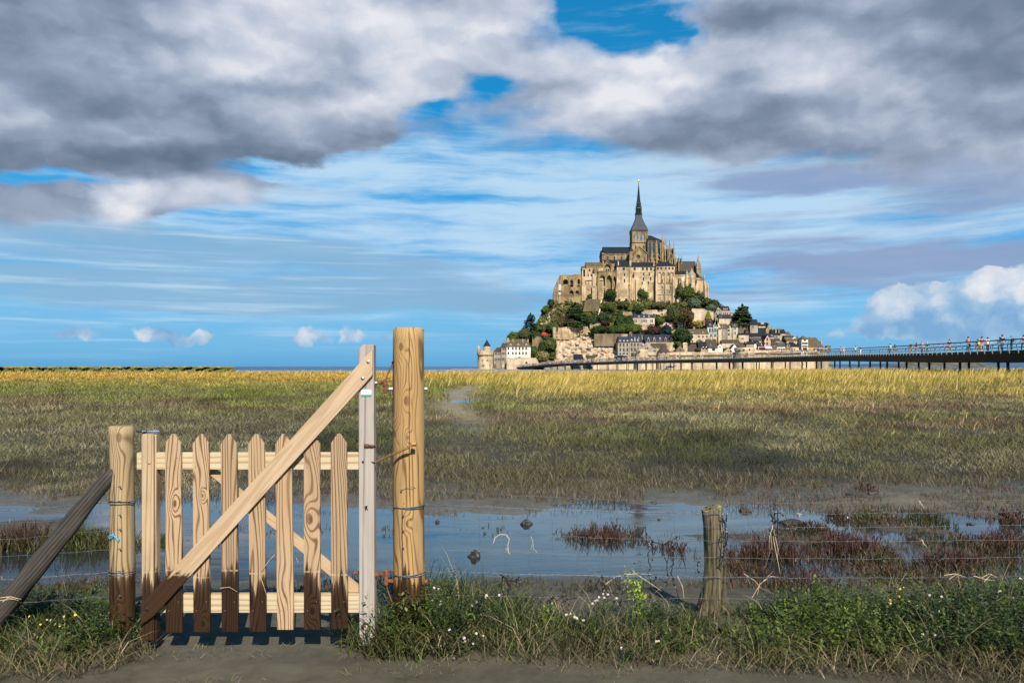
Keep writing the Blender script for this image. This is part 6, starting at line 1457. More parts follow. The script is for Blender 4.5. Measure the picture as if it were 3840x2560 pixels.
PX(m1, 2095, 2184, 1106, 1140, DF, 3); PX(m1, 2094, 2184, 1105, 1107, DF-.3, 1); PX(m1, 2098, 2183, 1031, 1140, DF+9, 3)
m1.build('broken_wall', S_GOLD, ru)
m1 = MB(); m1.prism([(Xof(x,DF), Zof(y,DF)) for x, y in [(2074,1140),(2096,1140),(2096,1066),(2099,1050),(2106,1034),(2101,1031),(2093,1045),(2086,1062),(2080,1078),(2076,1100)]], DF+.6, DF+12); m1.build('battered_buttress', S_GOLD, ru)
m1 = MB(); PX(m1, 2094.5, 2104, 1066, 1089, DF-.2, 1.5); PX(m1, 2094.5, 2103, 1095, 1105, DF-.2, 1.4); m1.build('cement_patch', m_plain('grey_cement', (.50,.48,.43), .9, .1, .5), ru)
for x, y, w, h in [(2143,1072,4.6,9),(2143,1056,6,11)]: pwin(ru, x, y, w, h, DF+8.9, False, .2)
for x0, x1, yt in ((2140,2147,1050),): pwin(ru, 2143.5, 1059, 6, 13, DF+5.5, True, .3)
# ------------------------------------------------------------------ trees and scrub on the island
BARK = m_plain('bark', (.07,.05,.035), .9, .4, 3.)
def foliage(nm, c1, c2, trans=.15):
    m, t, b = new_mat(nm); p = position(t)
    n = t.noise(p, .35, 4, .65); n2 = t.noise(p, 2.5, 2, .6)
    c = t.mixc(t.map(n, .35, .65), c1, c2); c = t.mixc(t.math('MULTIPLY', t.map(n2, .4, .7), .5), c, [q*1.5 for q in c2])
    t.l.new(c, b.inputs['Base Color']); b.inputs['Roughness'].default_value = .75; b.inputs['Specular IOR Level'].default_value = .15
    tr = t.new('ShaderNodeBsdfTranslucent'); t.l.new(c, tr.inputs[0]); mx = t.new('ShaderNodeMixShader'); mx.inputs[0].default_value = trans
    t.l.new(b.outputs[0], mx.inputs[1]); t.l.new(tr.outputs[0], mx.inputs[2]); t.l.new(mx.outputs[0], t.n['Material Output'].inputs[0])
    return m
G_DARK = foliage('dark_conifer_leaf', (.018,.032,.011), (.038,.06,.016)); G_BLUE = foliage('blue_cedar_leaf', (.014,.034,.036), (.026,.055,.05))
G_MID = foliage('broad_leaf', (.042,.064,.012), (.08,.105,.02)); G_OLIVE = foliage('olive_leaf', (.045,.05,.022), (.085,.085,.032)); G_LIME = foliage('lime_leaf', (.12,.13,.012), (.2,.2,.02))
G_PURP = foliage('copper_beech_leaf', (.026,.016,.014), (.05,.026,.018)); G_GREY = foliage('grey_green_leaf', (.05,.07,.04), (.10,.12,.075)); G_BROWN = foliage('rusty_leaf', (.05,.04,.014), (.085,.062,.02)); G_BRIGHT = foliage('grass_green_leaf', (.07,.11,.012), (.11,.15,.02)); G_DRY = foliage('dry_scrub_leaf', (.14,.13,.04), (.22,.19,.07))
def leaf_cloud(pts, nrm, size, r_):
    """one small quad per leaf clump, facing outward with a wobble"""
    n = len(pts); nv = nrm+r_.normal(0, .45, (n,3)); nv /= np.linalg.norm(nv, axis=1)[:, None]+1e-9
    a = np.cross(nv, r_.normal(0, 1, (n,3))); a /= np.linalg.norm(a, axis=1)[:, None]+1e-9; b = np.cross(nv, a)
    s = (size*(.6+.8*r_.random(n)))[:, None]; k = .55+.5*r_.random(n)[:, None]
    V_ = np.stack([pts-a*s-b*s*k*.4, pts+b*s*k*-.9, pts+a*s-b*s*k*.2, pts+b*s*k], 1)
    return V_.reshape(-1, 3), np.arange(n*4).reshape(-1, 4)
def crown_points(kind, w, h, r_, n):
    P_, N_ = [], []
    if kind == 'round':
        m_ = 34
        for k in range(m_):
            u = r_.normal(0, 1, 3); u /= np.linalg.norm(u); u[2] = abs(u[2])*1.25-.55
            c = u*np.array([w*.33, w*.28, h*.33])*(.6+.7*r_.random()); rr = np.array([w, w*.85, h])*(.09+.17*r_.random())
            d = r_.normal(0, 1, (n//m_, 3)); d /= np.linalg.norm(d, axis=1)[:, None]
            P_.append(c+np.array([0,0,h*.46])+d*rr*(.6+.55*r_.random((n//m_, 1)))); N_.append(d*.7+u*.6)
    elif kind == 'cone':
        t_ = r_.random(n)**.8; a = r_.uniform(0, 6.283, n); rr = w/2*(1-t_)**.75*(.72+.33*np.abs(np.sin(a*3+t_*9)))*(.85+.2*r_.random(n))+.1
        P_.append(np.stack([rr*np.cos(a), rr*np.sin(a), h*(.03+.97*t_)], 1)); N_.append(np.stack([np.cos(a), np.sin(a), .4+0*a], 1))
    elif kind == 'tier':   # cedar / pine in drooping shelves
        m_ = 9
        for k in range(m_):
            t_ = k/(m_-1); nb = 7
            for j in range(nb):
                a0 = r_.uniform(0, 6.283); L_ = w/2*(1-t_)**.4*(.6+.5*r_.random())+.2; q = n//(m_*nb)
                u = r_.random(q)**.6; aa = a0+r_.normal(0, .22, q)
                P_.append(np.stack([u*L_*np.cos(aa), u*L_*np.sin(aa), h*(.06+.9*t_)+h*.05*u*(1-t_)+r_.normal(0, h*.018, q)], 1)); N_.append(np.stack([.5*np.cos(aa), .5*np.sin(aa), .8+0*aa], 1))
    P_ = np.concatenate(P_); N_ = np.concatenate(N_); return P_, N_
def tree(name, label, x0, x1, yt, yb, mat, kind='round', n=2600, D=None, group=None, size=.55, cat='tree', trunk=True, seed=0, off=5.):
    ew = (x1-x0)*.06; x0, x1, yb = x0-ew, x1+ew, yb+(yb-yt)*.04; n = int(n*1.25)
    D = D or Dh((x0+x1)/2, yb)-off; s = D/F; w, h = (x1-x0)*s, (yb-yt)*s
    r_ = np.random.default_rng(seed+int(x0*7+yt)); root = empty(name, P((x0+x1)/2, yb, D), local=True); tag(root, label, cat, group)
    th = h*.05 if kind == 'round' and trunk else 0
    P_, N_ = crown_points(kind, w, h-th, r_, n); P_[:, 2] += th
    V_, Q_ = leaf_cloud(P_, N_, np.full(len(P_), size), r_)
    o = mesh_np('crown', V_, Q_, mat, parent=root)
    # a darker inner mass so that the sky shows only at the edge
    if trunk:
        mb = MB(); mb.tube([(0,0,-2.5),(.1,0,h*.25),(0,.1,h*.6),(0,0,h*.85)], [.05*w+.15,.035*w+.12,.02*w+.08,.05], 7)
        for k in range(5):
            a = k*1.3; z = h*(.3+.08*k); mb.tube([(0,0,z),(w*.18*math.cos(a),w*.18*math.sin(a),z+h*.1),(w*.3*math.cos(a),w*.3*math.sin(a),z+h*.16)], [.02*w+.05,.012*w+.04,.03], 5)
        mb.build('trunk', BARK, root)
    return root
T = tree
T('cedar_tree','blue-black pointed conifer standing against the sky on the left slope',1963,2016,1174,1234,G_BLUE,'tier',2600)
T('oak_tree','leftmost bushy tree above the white lodging roof',1908,1948,1240,1282,G_MID)
T('oak_tree','rusty green bushy tree between the lodging roof and the blue conifer',1938,1990,1226,1280,G_OLIVE)
T('oak_tree','dark bushy tree under the pale rocks left of the red truck',1978,2032,1232,1284,G_DARK)
T('shrub','grassy green bush right below the blue conifer',2004,2036,1210,1246,G_MID,cat='shrub',n=1500)
T('pine_tree','very large spreading dark pine left of the slope ramp',2108,2206,1136,1228,G_DARK,'tier',9000,size=.85)
T('beech_tree','purple-brown tree tucked under the large dark pine',2120,2165,1176,1228,G_PURP)
T('oak_tree','green tree at the right foot of the large dark pine',2160,2212,1172,1226,G_DARK,n=2600)
T('oak_tree','brown-green tree left of the large dark pine',2082,2128,1182,1230,G_BROWN)
T('shrub','ivy hump on the leftmost rock shoulder under the ruin',2033,2060,1142,1176,G_MID,cat='shrub')
T('oak_tree','small dark tree leaning at the ruin\'s left corner',2054,2078,1118,1150,G_DARK,n=1300)
T('oak_tree','dark round tree right of the pale stone ramp',2238,2284,1166,1214,G_DARK)
T('beech_tree','small purple bush below the dark tree beside the ramp',2250,2284,1196,1224,G_PURP,n=1300)
T('cypress_tree','tall dark cone-shaped cypress in the middle of the slope',2306,2346,1160,1224,G_DARK,'cone',2600)
T('oak_tree','dark dome of a tree just left of the cream villa',2344,2374,1182,1222,G_DARK,n=1700)
T('hedge_tree','broad clipped tree leftmost on the lower terrace',2216,2276,1214,1256,G_DARK)
T('hedge_tree','small rounded tree second on the lower terrace',2278,2320,1216,1254,G_DARK,n=2000)
T('hedge_tree','low spreading tree on the lower terrace below the villa\'s left corner',2312,2362,1208,1254,G_MID)
T('hedge_tree','bright green tree on the lower terrace in front of the villa',2346,2404,1204,1254,G_MID)
T('beech_tree','deep purple copper beech below the villa',2418,2482,1214,1264,G_PURP,n=3400)
T('cedar_tree','flat-topped green cedar between copper beech and round dark tree',2474,2524,1214,1262,G_BLUE,'tier',2600)
T('chestnut_tree','big dark round tree, left one of the pair above the garden wall',2498,2552,1130,1216,G_OLIVE,n=4200)
T('chestnut_tree','big bronze-green round tree, right one of the pair above the garden wall',2536,2598,1136,1218,G_BROWN,n=4600)
T('chestnut_tree','huge dark green tree between the dormered inn and the cream house',2514,2588,1212,1296,G_DARK,n=5200)
T('shrub','clipped dark bush at the foot of the huge dark green tree',2562,2590,1268,1296,G_DARK,cat='shrub',n=1200)
T('shrub','pair of bushes beside the gable of the dormered inn',2528,2562,1276,1306,G_MID,cat='shrub',n=1500)
T('fig_tree','bright bush growing against the sunlit lodgings wall',2394,2420,1076,1122,G_MID,n=1700)
T('fig_tree','smaller bush right beside the bright bush on the lodgings wall',2414,2432,1090,1120,G_MID,n=900)
T('oak_tree','dark ivy-like tree in the shadowed corner left of the lodgings',2270,2312,1076,1126,G_DARK,n=2200)
T('shrub','narrow green bush under the ruined wing',2202,2222,1098,1124,G_MID,cat='shrub',n=900)
T('bay_tree','small dark bush at the foot of the square block',2519,2540,1098,1122,G_DARK,n=1200)
T('plane_tree','grey-green tall tree rising against the gatehouse wall',2534,2568,1056,1124,G_OLIVE,n=2400)
T('plane_tree','large leafy tree in front of the gatehouse turret',2556,2602,1064,1126,G_MID,n=3400)
T('olive_tree','silvery round tree below the abbey\'s right corner',2580,2632,1110,1162,G_GREY,n=3200)
T('oak_tree','dark tree behind the silvery round tree',2596,2640,1092,1134,G_DARK,n=2200)
T('shrub','bush clinging to the turret edge at the far right of the abbey',2606,2628,1080,1112,G_MID,cat='shrub',n=1000)
T('oak_tree','olive tree at the abbey\'s right foot',2636,2670,1112,1152,G_OLIVE)
T('oak_tree','dark round-headed tree on the right skyline below the abbey',2658,2702,1116,1168,G_DARK,n=3000)
T('oak_tree','grey-green tree left of the brick house',2648,2690,1134,1180,G_GREY,n=2400)
T('cypress_tree','small bright green cone tree before the bleached wall',2644,2668,1168,1204,G_LIME,'cone',1500)
T('maple_tree','yellow-green tree above the long cream house',2602,2644,1196,1236,G_LIME,n=2600)
T('beech_tree','purple bush left of the yellow-green tree',2578,2616,1208,1238,G_PURP,n=1700)
T('pine_tree','large dark green conifer on the right skyline above the village',2744,2824,1142,1222,G_DARK,'tier',6500,size=.75)
T('shrub','dark shrub low on the right of the skyline conifer',2796,2820,1182,1222,G_DARK,cat='shrub',n=1400)
T('oak_tree','spreading green tree under the leftmost abbey ruin above the watch turret',2050,2096,1192,1250,G_MID,n=2600)
T('oak_tree','olive bush in the middle of the green slope under the lodgings',2318,2356,1126,1156,G_OLIVE,cat='shrub',n=1500)
T('oak_tree','dark bush on the green slope above the cream villa',2372,2408,1142,1172,G_DARK,cat='shrub',n=1500)
T('oak_tree','leafy tree right of the ramp top on the green slope',2268,2304,1128,1166,G_MID,n=1900)
T('oak_tree','round green bush right of the villa roof',2456,2494,1180,1216,G_MID,n=1900)
T('oak_tree','broad shrub left of the round trees on the upper slope',2440,2500,1126,1160,G_OLIVE,n=2200)
T('oak_tree','dark tree between ramp foot and dark round tree',2206,2240,1176,1218,G_DARK,n=1800)
T('ivy_bush','ivy mass below the clipped hedge of the red truck',2032,2086,1258,1318,G_MID,cat='shrub',n=3200)
T('ivy_bush','lighter bush at the left foot of the pale boulders',2012,2054,1308,1362,G_DRY,cat='shrub',n=2200)
T('ivy_bush','ivy climbing the mossy wall right of the white lodging',1984,2020,1284,1348,G_MID,cat='shrub',n=2000)
T('ivy_bush','dark ivy between mossy wall and pale boulders',2018,2046,1272,1340,G_DARK,cat='shrub',n=1800)
T('shrub','round bush before the long cream house',2612,2634,1272,1290,G_MID,cat='shrub',n=900)
T('shrub','brown dry bush on the parapet by the dormered slate house',2608,2628,1302,1320,G_BROWN,cat='shrub',n=900)
b_ = MB(); d_ = Dh(2050,1264)-9
b_.box(Xof(2038,d_), Xof(2072,d_), d_-2, d_+1, Zof(1268,d_), Zof(1257,d_)); hd = b_.build('clipped_hedge', G_DARK, origin=P(2055,1268,d_)); tag(hd, 'clipped dark hedge beside the red truck', 'hedge')
# creeping scrub over the green slope
n = 95000
sx = rng.uniform(1880, 2720, n); sy = rng.uniform(1112, 1345, n)
top = np.interp(sx, [q[0] for q in SIL], [q[1] for q in SIL])
lowleft = (sx < 2085) & (sy > 1215)
k = (sy > top+1) & (lowleft | (sy < 1262)) & ((sx > 2020) | (sy < 1300)) & (fbm(sx/22.+4, sy/13.+9, 4)+.12*rng.random(n) > np.where(lowleft, .42, np.where(sy < 1205, .47, .56))) & ~((sx < 2200) & (sy > 1120) & (sy < 1200) & (rng.random(n) < .8))
sx, sy = sx[k], sy[k]; n = len(sx); d = Dh(sx, sy)-1.2-10.*np.maximum(fbm(sx/9.+31, sy/6.+2, 3)-.3, 0)*rng.random(n)**.4
pts = np.stack([(sx-CX)/F*d, d, EYE-(sy-HY)/F*d], 1); nm = np.tile(np.array([0,-.7,.7]), (n,1))
V_, Q_ = leaf_cloud(pts, nm, np.full(n, .75), rng)
pc = np.array([[.04,.055,.012],[.07,.085,.018],[.026,.04,.010],[.095,.085,.026],[.085,.115,.014]])[np.minimum(4, (fbm(sx/30., sy/16.+3, 3)*6.5-.6+.8*rng.random(n)).astype(int).clip(0))]*(.7+.6*rng.random(n))[:, None]
o = mesh_np('hillside_scrub', V_, Q_, m_leaf('scrub_leaf', .15, .8, .15), np.repeat(pc, 4, 0)); tag(o, 'low green scrub covering the slope below the abbey', 'scrub', kind='stuff')
# loose pale boulders before the outcrop
bm_m = m_stone('pale_boulder', (.60,.47,.35), (.36,.27,.19), och=.1, bump=.8)
BLD = [(2120,1330,16,9),(2150,1318,13,10),(2185,1340,20,10),(2110,1352,18,9),(2210,1300,12,16),(2232,1330,22,10),(2262,1310,14,13),(2290,1338,18,11),(2240,1262,12,14),(2222,1240,11,15),(2190,1268,16,10),(2165,1290,18,12),(2205,1326,16,10),(2312,1318,16,16),(2275,1285,12,14),(2135,1300,12,7),(2180,1302,11,9),(2250,1345,17,8),(2060,1190,9,9),(2030,1216,12,8),(2308,1344,13,8)]
for i, (x, y, w, h) in enumerate(BLD):
    d = Dh(x, y)-3.; s = d/F; bm = bmesh.new(); bmesh.ops.create_icosphere(bm, subdivisions=2, radius=1.)
    rs = random.Random(i)
    off = Vector((rs.random()*50, rs.random()*50, 3))
    from mathutils import noise as mnoise
    for v in bm.verts:
        q = v.co.normalized(); f_ = 1+.42*mnoise.noise(q*1.4+off)+.2*mnoise.cell(q*2.2+off)
        v.co = Vector((q.x*w*s*.55*f_, q.y*w*s*.45*f_, q.z*h*s*.55*f_))
    me = bpy.data.meshes.new('boulder'); bm.to_mesh(me); bm.free(); me.materials.append(bm_m)
    o = bpy.data.objects.new('boulder', me); COL.objects.link(o); o.location = P(x, y, d); o.rotation_euler = (rs.uniform(-.3,.3), rs.uniform(-.5,.5), rs.uniform(0,3))
    tag(o, 'angular pale pink granite boulder on the rocky shore below the terrace walls', 'boulder', 'pale granite boulders of the island shore')
# ------------------------------------------------------------------ the long pier and everyone on it
# (x in the photo, distance, top of deck in the photo): a gentle curve from the shore on the right to the island
PATH = [(4200,76,1306),(3900,86,1319),(3635,103,1324),(3458,125,1328),(3200,165,1331),(2800,240,1343),(2400,365,1352),(2100,470,1364),(1985,528,1374),(1955,546,1377)]
ctl = np.array([[Xof(x,D), D, Zof(y,D)] for x, D, y in PATH])
tk = np.concatenate([[0], np.cumsum(np.linalg.norm(np.diff(ctl[:, :2], axis=0), axis=1))]); LEN = tk[-1]
def smooth_path():
    q = np.linspace(0, LEN, 420); c_ = np.stack([np.interp(q, tk, ctl[:, j]) for j in range(3)], 1)
    k = np.hanning(61); k /= k.sum(); e = np.pad(c_, ((30,30),(0,0)), mode='reflect', reflect_type='odd')
    return q, np.stack([np.convolve(e[:, j], k, 'valid') for j in range(3)], 1)
Q, PC = smooth_path()
def at(s): return Vector([float(np.interp(s, Q, PC[:, j])) for j in range(3)])
def frame(s):
    t_ = (at(min(s+1, LEN))-at(max(s-1, 0))); t_.z = 0; t_.normalize(); return at(s), t_, Vector((-t_.y, t_.x, 0))   # side: towards the camera
HWID = 4.2
M_DECK = m_plain('dark_steel', (.012,.012,.013), .6, .3, .5); M_RAILM = m_plain('grey_rail_steel', (.035,.037,.038), .5, .2, 3., .4); M_TIMB = m_plain('deck_timber', (.20,.17,.13), .8, .3, 1.); M_POSTM = m_plain('pale_rail_post', (.16,.18,.17), .5, .15, 3., .2)
pier = empty('pier', PC[0]-np.array([0,0,PC[0][2]])); tag(pier, 'long low black pier on thin legs carrying walkers across the flats to the island', 'pier')
def strip(profile, s0, s1, step, mats, name, mi=0):
    """sweep a closed (side, up) outline along the path"""
    mb = MB(); ss = np.arange(s0, s1+.01, step); vs_ = []; m_ = len(profile)
    for s in ss:
        c0, t_, n_ = frame(s); vs_ += [tuple(c0+n_*a+Vector((0,0,b))) for a, b in profile]
    fs_ = [(i*m_+k, i*m_+(k+1) % m_, (i+1)*m_+(k+1) % m_, (i+1)*m_+k) for i in range(len(ss)-1) for k in range(m_)]
    fs_ += [tuple(range(m_)), tuple(range((len(ss)-1)*m_, len(ss)*m_))]
    mb.add(vs_, fs_, mi); return mb.build(name, mats, pier)
strip([(-HWID,0),(HWID,0),(HWID,-.16),(-HWID,-.16)], 0, LEN, 3, M_TIMB, 'deck')
strip([(HWID+.005,.06),(HWID+.08,.06),(HWID+.08,-.34),(HWID+.005,-.34)], 0, LEN, 3, M_DECK, 'edge_beam')
strip([(-HWID+.3,-.17),(HWID-.02,-.17),(HWID-.3,-1.22),(-HWID+.75,-1.22)], 0, LEN, 3, M_DECK, 'girder')
for q in (HWID+.62, HWID+.36, -HWID-.62):
    strip([(q-.06,1.24 if abs(q) > 4.7 else .72),(q+.06,1.24 if abs(q) > 4.7 else .72),(q+.06,1.12 if abs(q) > 4.7 else .68),(q-.06,1.12 if abs(q) > 4.7 else .68)], 0, LEN, 3, M_RAILM, 'handrail')
# seat-like kerb that breaks the line at the deck edge
strip([(HWID-.9,.42),(HWID-.45,.42),(HWID-.45,.34),(HWID-.9,.34)], 0, LEN, 3, M_RAILM, 'bench_rail')
post = None; s = .4; far = MB(); cnt = 0
def post_mesh():
    mb = MB(); mb.hexa([(-.035,HWID+.09,-.30),(.035,HWID+.09,-.30),(.035,HWID+.21,-.30),(-.035,HWID+.21,-.30),(-.022,HWID+.56,1.15),(.022,HWID+.56,1.15),(.022,HWID+.63,1.15),(-.022,HWID+.63,1.15)]); return mb
while s < LEN-1:
    c0, t_, n_ = frame(s); rz = math.atan2(t_.y, t_.x)
    if cnt < 100:
        if post is None:
            post = post_mesh().build('rail_post', M_POSTM, origin=(0,0,0)); post.parent = pier; o = post
        else:
            o = post.copy(); COL.objects.link(o)
        o.location = c0-Vector(BASE[pier.name]); o.rotation_euler = (0,0,rz)
    else:
        tmp = post_mesh(); M_ = Matrix.Translation(c0) @ Matrix.Rotation(rz, 4, 'Z'); far.add([M_ @ Vector(v) for v in tmp.v], tmp.f)
    if cnt % 3: s += 1.6; cnt += 1; continue
    tmp = MB(); tmp.box(-.04, .04, -HWID-.6, -HWID-.5, -.1, 1.18); M_ = Matrix.Translation(c0) @ Matrix.Rotation(rz, 4, 'Z'); far.add([M_ @ Vector(v) for v in tmp.v], tmp.f)
    s += 1.6; cnt += 1
o = far.build('rail_posts', M_POSTM, pier); o['kind'] = 'stuff'
# legs: bents of two columns
leg = None; s = 3.
r_ = random.Random(5)
while s < LEN-14:
    c0, t_, n_ = frame(s)
    for q in (-2.3, 2.6):
        p_ = c0+n_*(q+r_.uniform(-.3,.3))+t_*r_.uniform(-.8,.8); L_ = p_.z-.95
        if leg is None:
            mb = MB(); mb.tube([(0,0,-2.2),(0,0,2.6)], .16, 10); leg = mb.build('pile', M_DECK, origin=(0,0,0)); leg.parent = pier; o = leg
        else:
            o = leg.copy(); COL.objects.link(o)
        o.location = Vector((p_.x, p_.y, p_.z-3.5))-Vector(BASE[pier.name])
    s += 11. if s < 130 else 12.5
mb = MB(); c0, t_, n_ = frame(LEN-4)
for k in range(6):
    a_, _, nn_ = frame(LEN-4-k*6); a2, _, n2 = frame(LEN-10-k*6); h0, h1 = .15+.0*k, 0
    mb.hexa([tuple(a_-nn_*3+Vector((0,0,-1.02)))]*0 or [tuple(v) for v in (a2+n2*3.2+Vector((0,0,-a2.z-.3)), a_+nn_*3.2+Vector((0,0,-a_.z-.3)), a_-nn_*3.2+Vector((0,0,-a_.z-.3)), a2-n2*3.2+Vector((0,0,-a2.z-.3)), a2+n2*3.2+Vector((0,0,-1.23)), a_+nn_*3.2+Vector((0,0,-1.23)), a_-nn_*3.2+Vector((0,0,-1.23)), a2-n2*3.2+Vector((0,0,-1.23)))])
mb.build('abutment', M_DECK, pier)
def s_at(x, side=0.):
    """where along the pier one stands to appear at column x of the photo"""
    lo, hi = 0., LEN
    for _ in range(40):
        m_ = (lo+hi)/2; c0, t_, n_ = frame(m_); p_ = c0+n_*side
        if CX+p_.x/p_.y*F > x: lo = m_
        else: hi = m_
    return lo

# ---------- people: one continuous skinned body, clothes and hair as children
def skin_mesh(name, joints, bones, mat, sub=1):
    me = bpy.data.meshes.new(name+'_cage'); me.from_pydata([j[:3] for j in joints], bones, [])
    o = bpy.data.objects.new(name+'_cage', me); COL.objects.link(o)
    o.modifiers.new('Skin', 'SKIN').use_smooth_shade = True
    lay = me.skin_vertices[0].data
    for i, j in enumerate(joints): lay[i].radius = (j[3], j[4] if len(j) > 4 else j[3])
    lay[0].use_root = True
    o.modifiers.new('Sub', 'SUBSURF').levels = sub; o.modifiers['Sub'].render_levels = sub
    dg = bpy.context.evaluated_depsgraph_get(); out = bpy.data.meshes.new_from_object(o.evaluated_get(dg)); out.name = name
    bpy.data.objects.remove(o); bpy.data.meshes.remove(me)
    out.materials.clear(); out.materials.append(mat); return out
M_SKIN = m_plain('skin', (.50,.30,.21), .6, .1, 3.)
def pose(stride, arm, lean=0., elbow=.1, ride=False):
    """joints (x sideways, y forward, z up, radius); stride and arm swing in metres"""
    ly = lean
    J = {'pel':(0,0,.95,.125,.10),'wst':(0,ly*.3,1.12,.115,.085),'chs':(0,ly*.75,1.33,.135,.095),'nek':(0,ly*.95,1.47,.05),'hd0':(0,ly*1.02+.01,1.56,.068,.075),'hd1':(0,ly*1.05+.02,1.66,.078,.088),'hd2':(0,ly*1.05+.01,1.73,.05,.055)}
    for q, n_ in ((-1,'l'),(1,'r')):
        st = stride*q; sw = -arm*q
        J['hip'+n_] = (.09*q, 0, .90, .088); J['kne'+n_] = (.095*q, st*.55+.04, .50+.02*abs(st), .056); J['ank'+n_] = (.095*q, st*1.0-.05*(st < 0), .085+.05*(st < 0)*abs(stride)*2, .037); J['toe'+n_] = (.10*q, st*1.0+.15, .035, .033)
        J['sho'+n_] = (.185*q, ly*.85, 1.40, .055); J['elb'+n_] = (.235*q, ly*.85+sw*.5-.02+(.18 if ride else 0), 1.13, .04); J['wri'+n_] = (.235*q if not ride else .2*q, ly*.8+sw+elbow+(.25 if ride else 0), .92 if not ride else 1.02, .029); J['han'+n_] = (.23*q if not ride else .2*q, ly*.8+sw*1.15+elbow+.03+(.27 if ride else 0), .83 if not ride else 1.0, .034)
    return J
BONES = [('pel','wst'),('wst','chs'),('chs','nek'),('nek','hd0'),('hd0','hd1'),('hd1','hd2')]+[b_ for n_ in 'lr' for b_ in (('pel','hip'+n_),('hip'+n_,'kne'+n_),('kne'+n_,'ank'+n_),('ank'+n_,'toe'+n_),('chs','sho'+n_),('sho'+n_,'elb'+n_),('elb'+n_,'wri'+n_),('wri'+n_,'han'+n_))]
def sub_skel(J, names, grow, mat, nm, extra=None, bones=None):
    ids = {n_: i for i, n_ in enumerate(names)}; js = []
    for n_ in names:
        j = J[n_]; js.append((j[0],j[1],j[2])+tuple(r+grow for r in j[3:]))
    bs = [(ids[a], ids[b]) for a, b in (bones or BONES) if a in ids and b in ids]
    return skin_mesh(nm, js, bs, mat)
def hat_mesh(J, mat, kind):
    h = J['hd1']; mb = MB(); c0 = (h[0], h[1]-.015, h[2])
    if kind == 'hair': mb.lathe(c0, [(.085,-.06),(.098,.0),(.09,.06),(.05,.105),(.01,.115)], 10)
    elif kind == 'long': mb.lathe(c0, [(.07,-.2),(.1,-.08),(.1,.0),(.09,.06),(.05,.105),(.01,.115)], 10)
    else: mb.lathe(c0, [(.16,.025),(.16,.04),(.1,.045),(.09,.09),(.05,.125),(.01,.13)], 12)
    o = mb.build('hair_tmp', mat); me = o.data; bpy.data.objects.remove(o); return me
POSES = [pose(.26,.2), pose(-.22,.16), pose(.05,.03), pose(.12,.1,.02), pose(.2,.0,.28,.1,True)]
DUMMY = M_SKIN
BODY, TOPS, TROU, SKRT, HAIR = [], [], [], [], []
for J in POSES:
    BODY.append(sub_skel(J, ['pel','wst','chs','nek','hd0','hd1','hd2']+[k+n_ for n_ in 'lr' for k in ('hip','kne','ank','toe','sho','elb','wri','han')], 0, DUMMY, 'person_body'))
    J2 = dict(J)
    for n_ in 'lr':
        e, s_2 = J['elb'+n_], J['sho'+n_]; J2['slv'+n_] = tuple(lerp(s_2[k], e[k], .75) for k in range(3))+(.052,)
        a, k_ = J['ank'+n_], J['kne'+n_]; J2['cuf'+n_] = (a[0], a[1], a[2]+.05, .05); J2['shk'+n_] = (k_[0], k_[1], k_[2]-.02, .07)
    TB = [('hem','wst'),('wst','chs'),('chs','clr')]+[b_ for n_ in 'lr' for b_ in (('chs','sho'+n_),('sho'+n_,'slv'+n_))]
    J2['hem'] = (0,0,.92,.135,.11); J2['clr'] = (0, J['nek'][1], 1.44, .065)
    TOPS.append(sub_skel(J2, ['wst','hem','chs','clr']+[k+n_ for n_ in 'lr' for k in ('sho','slv')], .012, DUMMY, 'person_top', bones=TB))
    LB = [('pel','wa2')]+[b_ for n_ in 'lr' for b_ in (('pel','hip'+n_),('hip'+n_,'kne'+n_),('kne'+n_,'cuf'+n_),('kne'+n_,'shk'+n_))]
    J2['wa2'] = (0,0,1.03,.12,.095)
    TROU.append(sub_skel(J2, ['pel','wa2']+[k+n_ for n_ in 'lr' for k in ('hip','kne','cuf')], .012, DUMMY, 'person_trousers', bones=LB))
    J3 = dict(J2)
    for n_ in 'lr': J3['kne'+n_] = tuple(lerp(J['hip'+n_][k], J['kne'+n_][k], .8) for k in range(3))+(.075,)
    SKRT.append(sub_skel(J3, ['pel','wa2']+[k+n_ for n_ in 'lr' for k in ('hip','kne')], .014, DUMMY, 'person_shorts', bones=LB))
    HAIR.append({k: hat_mesh(J, DUMMY, k) for k in ('hair','long','hat')})
CL = {'white':(.78,.78,.78),'black':(.02,.02,.022),'red':(.50,.02,.015),'blue':(.05,.13,.42),'light blue':(.30,.52,.68),'pink':(.72,.26,.33),'orange':(.75,.17,.02),'grey':(.22,.22,.23),'beige':(.55,.45,.32),'green':(.03,.10,.05),'yellow':(.72,.55,.03),'purple':(.16,.08,.22),'denim':(.05,.075,.14),'teal':(.02,.22,.25),'turquoise':(.3,.7,.7)}
CLM = {k: m_plain('cloth_'+k.replace(' ', '_'), v, .8, .15, 4.) for k, v in CL.items()}
HRM = [m_plain('hair_'+n_, c_, .6, .2, 5.) for n_, c_ in (('dark',(.015,.012,.01)),('brown',(.07,.035,.018)),('grey',(.45,.44,.43)),('fair',(.35,.23,.09)))]
def put(me, nm, mat, root):
    o = bpy.data.objects.new(nm, me); COL.objects.link(o); o.parent = root
    o.material_slots[0].link = 'OBJECT'; o.material_slots[0].material = mat; return o
